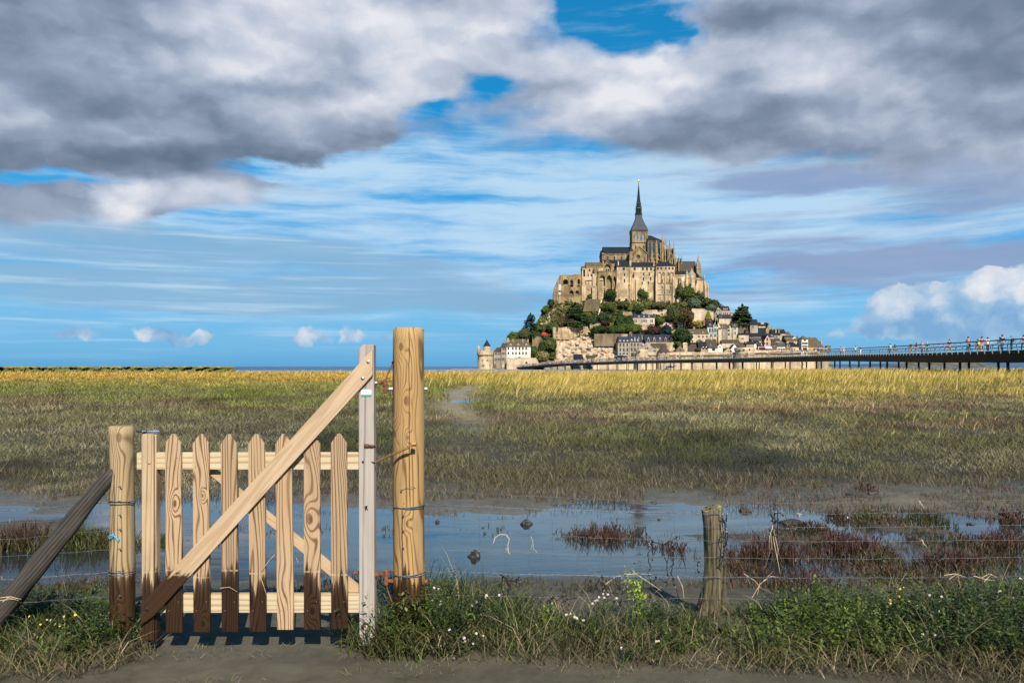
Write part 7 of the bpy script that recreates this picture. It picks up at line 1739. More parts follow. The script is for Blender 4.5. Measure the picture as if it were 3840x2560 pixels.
def person(x, top, low, label, side=2.6, p=0, hair=0, hk='hair', short=False, hgt=1.0, face=None, group=None, bag=None, detail=True, s=None):
    s = s_at(x, side) if s is None else s; c0, t_, n_ = frame(s); base = c0+n_*side
    yaw = math.atan2(t_.y, t_.x)-math.pi/2
    if face == 'back': yaw += math.pi
    elif face is not None: yaw += face
    root = bpy.data.objects.new('person', BODY[p]); COL.objects.link(root); root.location = base; root.rotation_euler = (0,0,yaw); root.scale = (hgt,)*3
    root.material_slots[0].link = 'OBJECT'; root.material_slots[0].material = M_SKIN
    tag(root, label, 'person', group)
    put(TOPS[p], 'top', CLM[top], root); put(SKRT[p] if short else TROU[p], 'shorts' if short else 'trousers', CLM[low], root); put(HAIR[p][hk], 'hat' if hk == 'hat' else 'hair', CLM['beige'] if hk == 'hat' else HRM[hair], root)
    if bag:
        mb = MB(); mb.box(-.15, .15, -.30, -.11, 1.05, 1.45); o = mb.build('backpack', CLM[bag], origin=(0,0,0), bevel=.05); o.parent = root
    return root
PP = 'walkers on the near half of the pier'
for a in [
 (3153,'pink','black','person in pink top and dark trousers, first walker right of the island',2.2,0,0),(3164,'white','beige','person in a white shirt walking beside the pink-topped one',1.6,1,2),
 (3208,'white','black','lone person in white shirt and dark skirt left of the black-topped walker',2.6,2,0,'hair',True),(3228,'black','white','person in a black top and bright white trousers',2.6,0,3),
 (3338,'black','black','dark-clothed person carrying a white bag over the shoulder',2.4,1,0,'hair',False,1.03,None,PP,'white'),(3356,'black','teal','smaller dark person beside the one with the white bag',2.0,0,0,'long',True,.96),
 (3414,'orange','orange','person all in orange with a dark backpack and sun hat',2.6,0,1,'hat',True,1.02,None,PP,'black'),(3436,'black','red','dark-topped woman with a red bag between orange and blue walkers',2.2,1,0,'long',True,.97),
 (3457,'blue','denim','person in a blue jacket wearing a pink backpack',2.5,0,3,'hair',False,1.04,None,PP,'pink'),(3477,'black','denim','grey-haired person in black right of the pink backpack',2.2,2,2),
 (3560,'black','red','lone person in black top and red shorts',2.6,2,1,'hair',True,1.05),
 (3667,'black','grey','crouched dark person with a yellow bag between two red shirts',2.6,3,0,'hair',False,.92,None,PP,'yellow'),(3682,'red','beige','bareheaded man in a dark red shirt with pale shorts',2.0,2,0,'hair',True,1.1),(3672,'light blue','grey','person in light blue partly hidden behind the dark red shirt',.4,1,2),
 (3704,'white','black','stout person in a white shirt and dark trousers',2.6,2,0),(3750,'denim','denim','blue-grey person close behind the man in black',1.6,1,0),(3759,'black','denim','tall man in a black jacket near the right end of the pier',2.6,0,0,'hair',False,1.1),
 (3793,'turquoise','black','fair-haired person in pale turquoise with a dark bag at the far right',2.5,0,3,'hair',False,1.0,None,PP,'black'),(3838,'red','black','person cut off by the right edge of the picture',2.4,1,0),
 (2791,'white','black','white-topped person leaning with two friends before the broad bastion',2.6,3,0),(2797,'red','denim','red-topped person in the trio before the broad bastion',2.2,2,0),(2802,'black','black','tall dark person on the right of the trio before the broad bastion',2.4,2,0,'hair',False,1.06),
 (2876,'white','black','person in a white shirt and black shorts below the pink gable',2.6,0,0,'hair',True,1.05),(2882,'orange','beige','orange-topped person half behind the white shirt',1.6,1,1),(2931,'black','grey','lone person in black with grey shorts before the rampart',2.6,2,0,'hair',True),
 (2972,'blue','blue','person dressed all in blue before the rampart',2.6,1,0,'hair',True),(3007,'blue','white','broad person in a blue top and white trousers',2.6,0,2),(3012,'white','white','person in white walking behind the blue and white one',1.2,1,0),(3026,'green','white','person in a dark green top and white trousers',2.6,2,0),
 (3059,'white','red','person in white top and red trousers by the end tower',2.2,0,1),(3069,'black','beige','tall person with a blue bag and beige trousers by the end tower',2.6,1,0,'hair',False,1.1,None,PP,'blue'),
 (2712,'purple','black','two-headed huddle: purple-coated person bending over the rail',2.6,3,0,'hair',False,.95),(2730,'black','denim','dark person with jeans left of a pair at the rail',2.5,2,0),(2739,'black','grey','long-haired dark person right of a pair at the rail',2.2,1,0,'long'),(2747,'grey','light blue','small grey person trailing behind the dark pair',1.8,0,0,'hair',False,.88),
 (2602,'white','grey','white-topped person left of the black-and-white one',2.6,0,0),(2609,'white','black','person in white with black trousers in the middle of the pier',2.2,2,0),(2628,'white','white','person in white left of the pink-topped one in the middle of the pier',2.6,1,2),(2635,'pink','white','person in pale pink top in the middle of the pier',2.2,0,0),
 (2523,'orange','grey','person in orange left of the second orange walker',2.6,0,0),(2531,'orange','black','second orange walker under the conical tower',2.2,2,0,'hair',False,1.06),(2536,'white','white','person in white right of the two orange walkers',2.4,1,0),(2548,'white','black','white-topped person with black trousers right of the orange pair',2.6,0,0),(2554,'black','denim','dark person last in line right of the orange pair',2.2,1,0),
 (2499,'blue','black','tall person in a bright blue jacket at the edge of the crowd',2.6,2,0,'hair',False,1.12),(2468,'pink','grey','person in bright pink at the crowd edge',2.6,1,0),(2484,'white','black','person in a white shirt left of the bright blue jacket',2.6,0,0),(2492,'black','black','dark person squeezed between white shirt and bright blue jacket',2.2,2,0)]:
    x, top, low, lab, side, p, hr = a[:7]; k = dict(zip(('hk','short','hgt','face','group','bag'), a[7:])); k['group'] = PP
    person(x, top, low, lab.replace('two-headed huddle: ', ''), side, p, hr, **k)
# bicycle with a rider in red
cy = person(3635, 'red', 'black', 'cyclist in a red shirt bent over the handlebars', 2.4, 4, 0, hgt=1.08, group=PP)
def bicycle(loc, yaw, label):
    b = empty('bicycle', loc, yaw, local=True); tag(b, label, 'bicycle'); bk = M_BLACK
    for yy in (-.5, .55):
        mb = MB(); mb.tube([(0, yy+.33*math.cos(w), .34+.33*math.sin(w)) for w in np.linspace(0, 2*math.pi, 25)], .022, 6)
        for k in range(6): w = k*math.pi/6; mb.tube([(0,yy+.32*math.cos(w),.34+.32*math.sin(w)),(0,yy-.32*math.cos(w),.34-.32*math.sin(w))], .004, 4)
        mb.build('wheel', bk, b)
    mb = MB()
    for a_, c_ in (((0,-.5,.34),(0,0,.3)),((0,0,.3),(0,-.18,.9)),((0,-.18,.78),(0,.42,.82)),((0,0,.3),(0,.44,.74)),((0,.38,.98),(0,.55,.34)),((0,-.5,.34),(0,-.16,.76))): mb.tube([a_, c_], .018, 6)
    mb.build('frame', CLM['grey'], b)
    mb = MB(); mb.tube([(-.27,.28,1.02),(-.2,.38,1.02),(.2,.38,1.02),(.27,.28,1.02)], .015, 6); mb.build('handlebar', bk, b)
    mb = MB(); mb.box(-.07,.07,-.32,-.06,.9,.96); mb.build('saddle', bk, b, bevel=.02)
    return b
bicycle(cy.location+Vector((0,0,.0)), cy.rotation_euler.z, 'dark bicycle ridden by the cyclist in red'); cy.location.z += .12
# the dense crowd toward the island end
r_ = random.Random(21); COLS = ['white','white','white','black','black','red','blue','light blue','pink','beige','grey','denim','orange','green','purple']
CG = 'dense crowd on the far half of the pier'
seen = 0; s0, s1 = s_at(2462, 2.), LEN-6
lane_taken = []
while seen < 230:
    u_ = r_.random()**.8; s = lerp(s0, s1, u_); side = r_.choice([3.6,3.3,2.9,2.4,1.7,.8,-.4])+r_.uniform(-.2,.2)
    if any(abs(s-a_) < .55 and abs(side-b_) < .5 for a_, b_ in lane_taken): continue
    lane_taken.append((s, side)); top = r_.choice(COLS); low = r_.choice(['denim','black','beige','grey','white'])
    lab = 'tiny walker in %s top and %s trousers within the far pier crowd' % (top, low)
    person(0, top, low, lab, side, r_.choice([0,1,2,3]), r_.choice([0,0,1,2,3]), r_.choice(['hair','hair','long','hat']), r_.random() < .35, r_.uniform(.95,1.15), r_.choice([None,None,'back',.4]), CG, s=s)
    seen += 1
# shuttle bus standing on the pier behind the crowd
sb = s_at(2330, -2.2); c0, t_, n_ = frame(sb); bp = c0-n_*2.2
bus = empty('shuttle_bus', bp, math.atan2(t_.y, t_.x), local=True); tag(bus, 'dark teal shuttle bus with a white-roofed cab behind the crowd', 'bus')
mb = MB(); mb.box(-4.6, 2.2, -1.2, 1.2, .45, 3.0); mb.build('body', m_plain('teal_bus_paint', (.015,.045,.06), .35, .2, 2.), bus, bevel=.15)
mb = MB(); mb.box(2.21, 6.2, -1.2, 1.2, .45, 2.9); mb.build('cab', m_plain('silver_bus_paint', (.5,.5,.5), .35, .1, 2.), bus, bevel=.2)
mb = MB(); mb.box(-4.4, 6.0, -1.1, 1.1, 2.98, 3.15); mb.build('roof_pod', M_WHITE, bus, bevel=.05)
for x in (-3.4,-1.6,.2,3.2,5.0):
    mb = MB(); mb.box(x-.75, x+.75, -1.24, 1.24, 1.5, 2.5); mb.build('window', M_VOID, bus)
for x in (-3.,4.4):
    for yy in (-1.1, 1.1):
        mb = MB(); mb.tube([(x, yy-.14, .45),(x, yy+.14, .45)], .45, 16); mb.build('wheel', M_BLACK, bus)
# little things round the island
def small_truck():
    D = Dh(2042,1260)-8; t0 = empty('red_truck', P(2042,1260,D), .0, local=True); tag(t0, 'bright red truck parked on the terrace left of the watch turret', 'truck')
    mb = MB(); mb.box(-1.7,1.2,0,2.2,.5,2.6); mb.build('body', M_REDP, t0, bevel=.08); mb = MB(); mb.box(1.25,2.6,.1,2.1,.5,2.1); mb.build('cab', M_REDP, t0, bevel=.15)
    mb = MB(); mb.box(1.5,2.4,.02,.12,1.3,1.9); mb.build('window', M_VOID, t0); mb = MB(); mb.box(-1.6,1.1,.3,.9,2.62,2.8); mb.build('ladder', CLM['orange'], t0)
    for x in (-1.1, 1.9):
        mb = MB(); mb.tube([(x,-.05,.45),(x,.25,.45)], .45, 14); mb.build('wheel', M_BLACK, t0)
small_truck()
D = 572; bt = empty('rowing_boat', P(2513,1378.5,D), .15, local=True); tag(bt, 'small dark boat lying on the mud under the pier before the rampart', 'boat')
mb = MB(); sec = [(-3.1,.25,.75),(-2.4,.75,.6),(-1,1.0,.5),(1,1.0,.5),(2.3,.7,.62),(3.2,.08,.9)]; vs_ = []
for x, w, z in sec: vs_ += [(x,-w,z+.5),(x,-w*.7,.1),(x,0,0),(x,w*.7,.1),(x,w,z+.5),(x,w*.9,z+.42),(x,0,.35),(x,-w*.9,z+.42)]
mb.add(vs_, [(i*8+k, i*8+(k+1) % 8, (i+1)*8+(k+1) % 8, (i+1)*8+k) for i in range(5) for k in range(8)]+[tuple(range(8)), tuple(range(40,48))]); mb.build('hull', m_plain('boat_paint', (.05,.06,.08), .5, .3, 1.), bt)
mb = MB(); mb.box(-.8,.9,-.55,.55,.9,1.7); mb.build('cabin', M_GLASSB, bt, bevel=.08)
def flag(x, y, D, cols, label):
    f0 = empty('flag', P(x, y+14, D), 0, local=True); tag(f0, label, 'flag')
    mb = MB(); mb.tube([(0,0,-1),(0,0,4.2)], .06, 6); mb.build('flagpole', M_WHITE, f0)
    mb = MB(); n_ = 9; vs_ = []; L_ = 2.6
    for i in range(n_+1):
        u_ = i/n_; vs_ += [(.06+L_*u_*.8, .25*math.sin(u_*6), 4.-1.1*u_), (.06+L_*u_*.8, .25*math.sin(u_*6), 2.5-1.1*u_)]
    for i in range(n_): mb.add([vs_[2*i],vs_[2*i+1],vs_[2*i+3],vs_[2*i+2]], [(0,1,2,3)], int(i*len(cols)/n_))
    mb.build('cloth', [CLM[c_] for c_ in cols], f0)
flag(2406, 1290, Dh(2407,1330)-9, ['blue','white','red'], 'blue, white and red flag hanging from the taller hotel')
flag(2266, 1322, Dh(2266,1350)-9, ['red','orange'], 'thin red and orange banner before the pale boulders')
# ------------------------------------------------------------------ fence-side weeds, glasswort, stones, wrack, flowers
M_WEED = m_leaf('weed_leaf', .25, .55, .3)
def weed_density(px, D):
    """where the fence-side growth stands, over the picture of the ground"""
    y = HY+EYE*F/D
    front = np.interp(px, [-400,300,560,620,1120,1220,1400,1900,2150,2700,3000,3400,3840,4300], [2600,2560,2480,2380,2370,2425,2490,2505,2510,2520,2545,2570,2600,2600])
    backy = np.interp(px, [-400,0,330,600,640,1120,1300,1600,1800,2500,2700,3200,3840,4300], [2310,2330,2330,2380,2480,2480,2390,2290,2310,2340,2350,2320,2290,2280])
    return sstep(backy-12, backy+14, y)*(1-sstep(front-34, front+14, y)), y, front, backy
def wfield(n, d0=3.75, d1=5.7):
    n = int(n*1.31)
    D = np.exp(rng.uniform(math.log(d0), math.log(d1), n)); n_ = n; px = rng.uniform(-1150, 5000, n); return (px-CX)/F*D, D, px
def marg(px): return np.interp(px, [1100,1300,1750,1950], [75,22,22,75])
def tallness(px): return np.interp(px, [-400,100,480,620,1150,1260,1600,1760,2100,2380,2540,2660,2760,3000,3300,3700,4200], [.19,.19,.19,.1,.08,.25,.36,.31,.18,.23,.12,.07,.16,.18,.22,.3,.31])
# matted dry straw
X, D, px = wfield(52000); de, y, fr, bk_ = weed_density(px, D); k = rng.random(len(X)) < np.clip(de*1.1, 0, 1)*(.15+.8*sstep(fr-110, fr-15, y)); X, D, px = X[k], D[k], px[k]; n = len(X)
pc = pal(rng.choice(5, n, p=[.3,.25,.2,.15,.1]), [[.20,.155,.08],[.13,.10,.05],[.085,.07,.035],[.30,.235,.125],[.06,.058,.024]])*(.6+.7*rng.random(n))[:, None]
blades('straw_mat', X, D, terrain(X, D)-.01+.05*rng.random(n)*tallness(px)*8, (.05+.10*rng.random(n)), .0022+.0022*rng.random(n), .85+.55*rng.random(n), rng.uniform(0, 6.28, n), pc, M_WEED, .3, label='matted dry straw and dead grass along the fence')
# thin green grass and narrow-leaved stems
X, D, px = wfield(64000, 4.0, 5.5); de, y, fr, bk_ = weed_density(px, D); cl = fbm(X*3.1+5, D*3.1+2, 4)
k = rng.random(len(X)) < de*(1-sstep(fr-marg(px), fr-marg(px)*.25, y)*.9)*sstep(.44, .60, cl); X, D, px, cl = X[k], D[k], px[k], cl[k]; n = len(X)
pc = pal(rng.choice(5, n, p=[.32,.26,.2,.14,.08]), [[.024,.036,.010],[.04,.058,.014],[.06,.082,.02],[.11,.14,.028],[.10,.08,.035]])*(.6+.8*rng.random(n))[:, None]
H = tallness(px)*(.25+.75*rng.random(n))*(.35+1.1*cl)
blades('weed_grass', X, D, terrain(X, D)-.01, H, .004+.005*rng.random(n), .2+.85*rng.random(n), rng.uniform(0, 6.28, n), pc, M_WEED, .6, label='dark green weed stems growing thickly along the fence')
# broad little leaves along the stems
def leaves(nm, Xs, Ds, Zs, Hs, per, size, colr, label, mat=M_WEED, up=.35):
    n = len(Xs); m_ = n*per; i = np.repeat(np.arange(n), per); t_ = rng.uniform(.12, 1., m_)
    yaw = rng.uniform(0, 6.283, m_); st_y = np.repeat(rng.uniform(0, 6.283, n), per); ln = np.repeat(.1+.35*rng.random(n), per)
    bx = Xs[i]+np.cos(st_y)*Hs[i]*t_**1.5*ln; by = Ds[i]+np.sin(st_y)*Hs[i]*t_**1.5*ln; bz = Zs[i]+Hs[i]*t_*.95
    L_ = size[i]*(.55+.8*rng.random(m_))*(1.15-.5*t_); el_ = up+rng.normal(0, .45, m_)
    dx, dy, dz = np.cos(yaw)*np.cos(el_), np.sin(yaw)*np.cos(el_), np.sin(el_); wx, wy = -np.sin(yaw), np.cos(yaw); wd = L_*(.13+.14*np.repeat(rng.random(n), per))
    V_ = np.zeros((m_, 5, 3)); f_ = lambda a: (bx+dx*L_*a, by+dy*L_*a, bz+dz*L_*a-.25*L_*a*a)
    for k, (a, w) in enumerate(((0,0),(.42,1),(.42,-1),(1.,0),(.5,0))):
        x_, y_, z_ = f_(a); V_[:, k, 0] = x_+wx*wd*w; V_[:, k, 1] = y_+wy*wd*w; V_[:, k, 2] = z_+(.0 if w else -.12*wd)
    b = np.arange(m_)[:, None]*5; q = np.concatenate([b+np.array([[0,2,4,1]]), b+np.array([[4,2,3,1]])])
    pcx = np.repeat(colr[i]*(.7+.6*rng.random(m_))[:, None], 5, 0)
    o = mesh_np(nm, V_.reshape(-1, 3), None, mat, pcx, tris=np.concatenate([b+np.array([[0,2,4]]), b+np.array([[0,4,1]]), b+np.array([[4,2,3]]), b+np.array([[4,3,1]])]))
    if label: tag(o, label, 'weeds', kind='stuff')
    return o
X, D, px = wfield(26000, 4.1, 5.4); de, y, fr, bk_ = weed_density(px, D); cl = fbm(X*2.3+15, D*2.3+22, 4)
k = rng.random(len(X)) < de*(1-sstep(fr-marg(px)*1.25, fr-marg(px)*.4, y))*np.interp(px, [1000,1300,1800,2500,4000], [1,1,.9,.8,.75])*sstep(.40, .58, cl); X, D, px, cl = X[k], D[k], px[k], cl[k]; n = len(X)
pc = pal(rng.choice(5, n, p=[.3,.32,.22,.11,.05]), [[.022,.034,.010],[.036,.056,.014],[.055,.085,.02],[.13,.18,.025],[.16,.18,.11]])
yg = (sstep(.52, .62, fbm(X*1.7+35, D*2.+12, 3))*.55)[:, None]; pc = .85*pc*(1-yg)+yg*np.array([.12,.155,.022])*(.35+1.1*rng.random(n))[:, None]
leaves('weed_leaves', X, D, terrain(X, D), tallness(px)*(.4+.8*rng.random(n))*(.4+1.1*cl), 13, .02+.032*rng.random(n)**2, pc, 'small dark leaves of the weeds along the fence')
# straggling long dry stalks
X, D, px = wfield(1500, 4.1, 5.3); de, y, fr, bk_ = weed_density(px, D); k = rng.random(len(X)) < de; X, D, px = X[k], D[k], px[k]; n = len(X)
pc = pal(rng.choice(3, n), [[.36,.28,.15],[.24,.18,.09],[.42,.34,.21]])*(.6+.6*rng.random(n))[:, None]
blades('dry_stalks', X, D, terrain(X, D)+.02, tallness(px)*(.5+.9*rng.random(n)), .0026+.002*rng.random(n), .5+.75*rng.random(n), rng.uniform(0, 6.28, n), pc, M_WEED, .9, label='bleached dry stalks straggling through the weeds')
# pebbles and crumbs of dried mud on the path
n = 900; D = rng.uniform(3.7, 4.5, n); X = rng.uniform(-3.2, 3.4, n); V_, Q_ = [], []
r_s = .0018+.006*rng.random(n)**4; zt = terrain(X, D)
oct_ = np.array([[1,0,0],[0,1,0],[-1,0,0],[0,-1,0],[0,0,.7],[0,0,-.5]]); fc = np.array([[0,1,4],[1,2,4],[2,3,4],[3,0,4],[1,0,5],[2,1,5],[3,2,5],[0,3,5]])
V_ = (oct_[None]*(.7+.6*rng.random((n,6,1)))*r_s[:, None, None]+np.stack([X, D, zt], 1)[:, None]).reshape(-1, 3); T_ = (fc[None]+6*np.arange(n)[:, None, None]).reshape(-1, 3)
o = mesh_np('path_gravel', V_, None, M_WEED, np.repeat(pal(rng.choice(3, n), [[.09,.08,.06],[.05,.043,.03],[.16,.14,.11]]), 6, 0), tris=T_); tag(o, 'tiny pebbles and crumbs of mud on the path', 'gravel', kind='stuff')
# scattered straw on the path
X, D, px = wfield(6000, 3.75, 4.6); y = HY+EYE*F/D; cl = fbm(X*2.1+55, D*5+2, 3); k = (cl > .55) & (px > 560); X, D = X[k], D[k]; n = len(X)
pc = pal(rng.choice(3, n), [[.20,.16,.09],[.12,.11,.05],[.30,.24,.14]])*(.6+.7*rng.random(n))[:, None]
blades('path_straw', X, D, terrain(X, D)+.002, .015+.04*rng.random(n), .0022+0*X, 1.2+.3*rng.random(n), rng.uniform(0, 6.28, n), pc, M_WEED, .2, label='loose straw blown over the mud path')
# glasswort tufts: upright branching fleshy stems, red above, green below
M_GLW = m_leaf('glasswort_stem', .15, .5, .3)
def glasswort(label, x, y, w, h, n, cols, seed, dep=.25, z=None):
    r2 = np.random.default_rng(seed); D = (EYE-WATER_Z)*F/(y-HY); s = D/F; W_, H_ = w*s, h*s
    root = Vector((Xof(x,D), D, WATER_Z))
    X = r2.normal(0, W_*.28, n).clip(-W_/2, W_/2); Yd = r2.normal(0, dep*.5, n)
    hh = H_*(.35+.65*r2.random(n))*(1-(X/(W_*.56))**2*.6)*(.65+.6*fbm(X*6+seed, Yd*4, 3))
    V_, T_, C_ = [], [], []; k = 0
    c_up, c_lo = np.array(cols[0]), np.array(cols[1])
    for i in range(n):
        yaw = r2.uniform(0, 6.283); lean = r2.uniform(.05, .45)
        segs = [(0,0,0,0,hh[i],lean,yaw,.0042)]
        for b in range(int(r2.integers(2, 6))):
            t_ = r2.uniform(.15, .75); segs.append((X[0]*0+np.cos(yaw)*lean*hh[i]*t_, np.sin(yaw)*lean*hh[i]*t_, hh[i]*t_, 1, hh[i]*(1-t_)*r2.uniform(.5,.95), r2.uniform(.3,.7), yaw+r2.normal(0,1.4), .0032))
        cc0 = c_lo*(.7+.6*r2.random()); cc1 = c_up*(.6+.8*r2.random())
        for ox, oy, oz, _, L_, ln, yw, wd in segs:
            rot = r2.uniform(0, math.pi); wx, wy = math.cos(rot)*wd*D/7.5, math.sin(rot)*wd*D/7.5
            for j in range(4):
                t_ = j/3; px_2, py_2, pz_ = X[i]+ox+math.cos(yw)*ln*L_*t_, Yd[i]+oy+math.sin(yw)*ln*L_*t_, oz+L_*t_*(1-.15*t_)
                wj = (1,.95,.8,.25)[j]; V_ += [(px_2-wx*wj, py_2-wy*wj, pz_), (px_2+wx*wj, py_2+wy*wj, pz_)]; tt_ = min(1, pz_/max(H_*.75, .01)); C_ += [cc0*(1-tt_)+cc1*tt_]*2
                if j: T_.append((k+2*j-2, k+2*j-1, k+2*j+1, k+2*j))
            k += 8
    V_ = np.array(V_); tz = terrain(V_[:, 0]+root.x, V_[:, 1]+root.y)-WATER_Z; V_[:, 2] += np.maximum(tz, -.06)
    o = mesh_np('glasswort_tuft', V_, np.array(T_), M_GLW, np.array(C_)); o.location = root; BASE[o.name] = root
    return tag(o, label, 'glasswort', 'glasswort tufts standing in the ditch')
RD, GR, BR, DG = (.062,.024,.021), (.055,.064,.014), (.068,.046,.02), (.036,.04,.012)
GLW = [('dense dark red tuft rising from the water left of the old split post',2265,2015,290,105,330,(RD,BR)),('low green fringe spreading left of the dense red tuft',2110,2010,220,46,110,(GR,BR)),
 ('sparse thin tuft in the open water right of the tall post',1850,1985,190,42,70,(BR,DG)),('thin scatter of stems left of the sparse water tuft',1745,1990,120,34,34,(BR,DG)),('very small tuft farthest right in the open water',2010,2000,120,30,40,(BR,DG)),
 ('big green and red tuft at the picture\'s left edge',60,2055,330,150,360,(RD,GR)),('broad green tussock behind the weathered strut',300,2050,330,120,380,(GR,DG)),('dark tuft seen left of the latch stile',430,2045,220,105,220,(BR,GR)),
 ('green tuft seen between latch stile and first picket',600,2035,170,80,180,(GR,BR)),('small tuft seen between the second and third pickets',810,2010,110,70,100,(BR,GR)),('small tuft seen right of the fourth picket',1010,2000,90,40,50,(BR,DG)),('thin stems seen through the pickets before the tall stile',1190,1990,140,46,52,(BR,DG)),('sparse stems between the grey stile and the tall post',1440,1992,130,46,60,(BR,DG)),
 ('long red-brown bed just right of the old split post',2880,2090,360,125,420,(RD,BR)),('red-brown bed in the middle of the right ditch',3180,2075,330,110,330,(RD,BR)),('small red tuft behind the right-hand netting near the boulder',3140,1950,140,50,90,(RD,BR)),
 ('upright tuft with a tall green stem on the right mud',3480,1965,200,90,140,(BR,GR)),('loose red sprigs at the far right edge of the mud',3800,1960,150,80,90,(RD,BR)),('low mixed tuft left of the upright green stem',3260,1960,230,60,130,(BR,GR)),('brown tussock in the right ditch behind the netting',3600,2060,260,70,170,(BR,DG)),
 ('red feathery tuft in the near water right of the split post',3060,2205,330,90,200,(RD,BR)),('dark red tuft near the water\'s edge at the right',3400,2190,300,80,190,(RD,GR)),('dark tuft with bright green tips in the right water',3300,2120,280,80,200,(GR,RD)),('ragged brown bed filling the right ditch between two puddles',3560,2125,330,95,300,(RD,BR)),('low rusty bed in the far shallow water on the right',3060,2010,300,60,200,(RD,DG)),('rusty bed close to the right picture edge',3740,2050,260,90,240,(RD,BR)),('thin rusty fringe between split post and the long red bed',2780,2140,220,70,160,(BR,RD)),('straggling tuft at the right picture edge',3790,2120,220,70,120,(RD,GR)),
 ('small brown tuft against the left foot of the split post',2510,2055,200,80,120,(RD,BR)),('low brown weed bar lying on the near shore left of the split post',2250,2215,420,40,170,(BR,DG)),('low brown weed bar on the near shore right of the split post',2930,2215,260,50,120,(BR,DG)),('sprigs on the near shore behind the tall post',1900,2205,260,34,90,(BR,DG)),('lone sprig beside the boulder on the far mud',3250,1845,60,40,40,(RD,BR)),
 ('low fringe by the near water left of the short post',300,2225,420,56,200,(BR,GR)),('low fringe seen under the gate\'s lower rail',1100,2215,200,34,80,(BR,GR))]
for i, (lab, x, y, w, h, n, cols) in enumerate(GLW): glasswort(lab, x, y, w, h, n, cols, 100+i)
# stray sprigs over the whole ditch, and weed lying on the mud
X, D, px = field(52000, 5.7, 11.2, -300, 4150); tz = terrain(X, D); cl = fbm(X*1.3+3, D*1.8+9, 4)
k = (tz > WATER_Z-.045) & (cl > np.where(px > 2650, .40, .58)) & (D > 5.8); X, D, tz, px = X[k], D[k], tz[k], px[k]; n = len(X)
pc = pal(rng.choice(4, n), [[.10,.03,.035],[.08,.06,.03],[.05,.05,.018],[.12,.09,.05]])*(.6+.8*rng.random(n))[:, None]
blades('glasswort_sprigs', X, D, tz-.005, .02+.07*rng.random(n)*np.where(px > 2650, 1., .6), .004+.004*rng.random(n), .1+.8*rng.random(n), rng.uniform(0, 6.28, n), pc, M_GLW, .3, label='thin red and brown sprigs scattered over the ditch mud')
# stones
st_m = m_plain('wet_stone', (.035,.030,.024), .6, .4, 30, 0, .4, .6, .01)
from mathutils import noise as mnoise
STN = [(1640,1952,20,16,'pebble standing in the water just right of the tall post'),(1972,1955,48,32,'flat dark stone in the water below the twisted wire'),(1780,2072,56,44,'pointed grey stone alone in the middle of the water'),(2450,1880,22,12,'small black stone on the mud left of the split post'),(2796,1908,52,24,'rounded stone on the mud right of the split post'),
 (2966,1952,100,28,'long flat stone in the shallow water on the right'),(3270,1850,44,28,'dark boulder on the far mud beside a sprig'),(3044,1985,28,28,'round stone at the water\'s edge right of the split post'),(3296,1934,50,20,'flat stone partly in the right-hand puddle'),(3430,2006,90,50,'mossy brown lump in the right ditch'),(3190,1852,60,18,'low flat stone on the far mud left of the dark boulder'),(3310,1908,16,10,'tiny stone in the right-hand puddle'),(3640,1960,34,16,'small flat stone on the right mud'),(2470,1944,14,10,'tiny dark stone left of the split post')]
for i, (x, y, w, h, lab) in enumerate(STN):
    D = (EYE-WATER_Z)*F/(y+h*.35-HY); s = D/F; bm = bmesh.new(); bmesh.ops.create_icosphere(bm, subdivisions=2, radius=1.); off = Vector((i*7.3, i*3.1, 1))
    for v in bm.verts:
        q = v.co.normalized(); f_ = .85+.5*mnoise.noise(q*1.1+off)+.22*mnoise.cell(q*1.6+off); v.co = Vector((q.x*w*s*.52*f_, q.y*w*s*.42*f_, q.z*h*s*.55*f_))
    me = bpy.data.meshes.new('stone'); bm.to_mesh(me); bm.free(); me.materials.append(st_m); o = bpy.data.objects.new('stone', me); COL.objects.link(o)
    o.location = (Xof(x,D), D, max(float(terrain(np.array([Xof(x,D)]), np.array([D]))[0]), WATER_Z)+h*s*.05); tag(o, lab, 'stone', 'stones in the ditch')
# bladder wrack caught on the wires
M_WRACK = m_plain('dried_wrack', (.012,.010,.009), .4, .4, 60, 0, .5)
def wrack(label, strands, D, seed):
    """strands = lists of photo points the weed hangs through"""
    r2 = random.Random(seed); mb = MB()
    for st_ in strands:
        P_ = [P(x, y, D+r2.uniform(-.012, .004)) for x, y in st_]; pts = []
        for a_, c_ in zip(P_[:-1], P_[1:]):
            m_ = max(3, int((c_-a_).length/.012))
            for k in range(m_):
                v = a_.lerp(c_, k/m_); pts.append(v+Vector((r2.uniform(-.004,.004), r2.uniform(-.004,.004), r2.uniform(-.003,.003))))
        pts.append(P_[-1]); rad = []
        for k in range(len(pts)): rad.append(.0062 if k % 6 == 3 and r2.random() < .7 else .0028)
        mb.tube(pts, rad, 6)
        for k in range(3, len(pts)-2, 7):
            if r2.random() < .5: q = pts[k]; mb.tube([q, q+Vector((r2.uniform(-.02,.02), -.002, -.012)), q+Vector((r2.uniform(-.03,.03), -.002, -.03))], [.003,.005,.0015], 5)
    o = mb.build('bladder_wrack', M_WRACK, origin=P(*strands[0][0], D), recalc=False); tag(o, label, 'seaweed', 'dried bladder wrack caught on the netting')
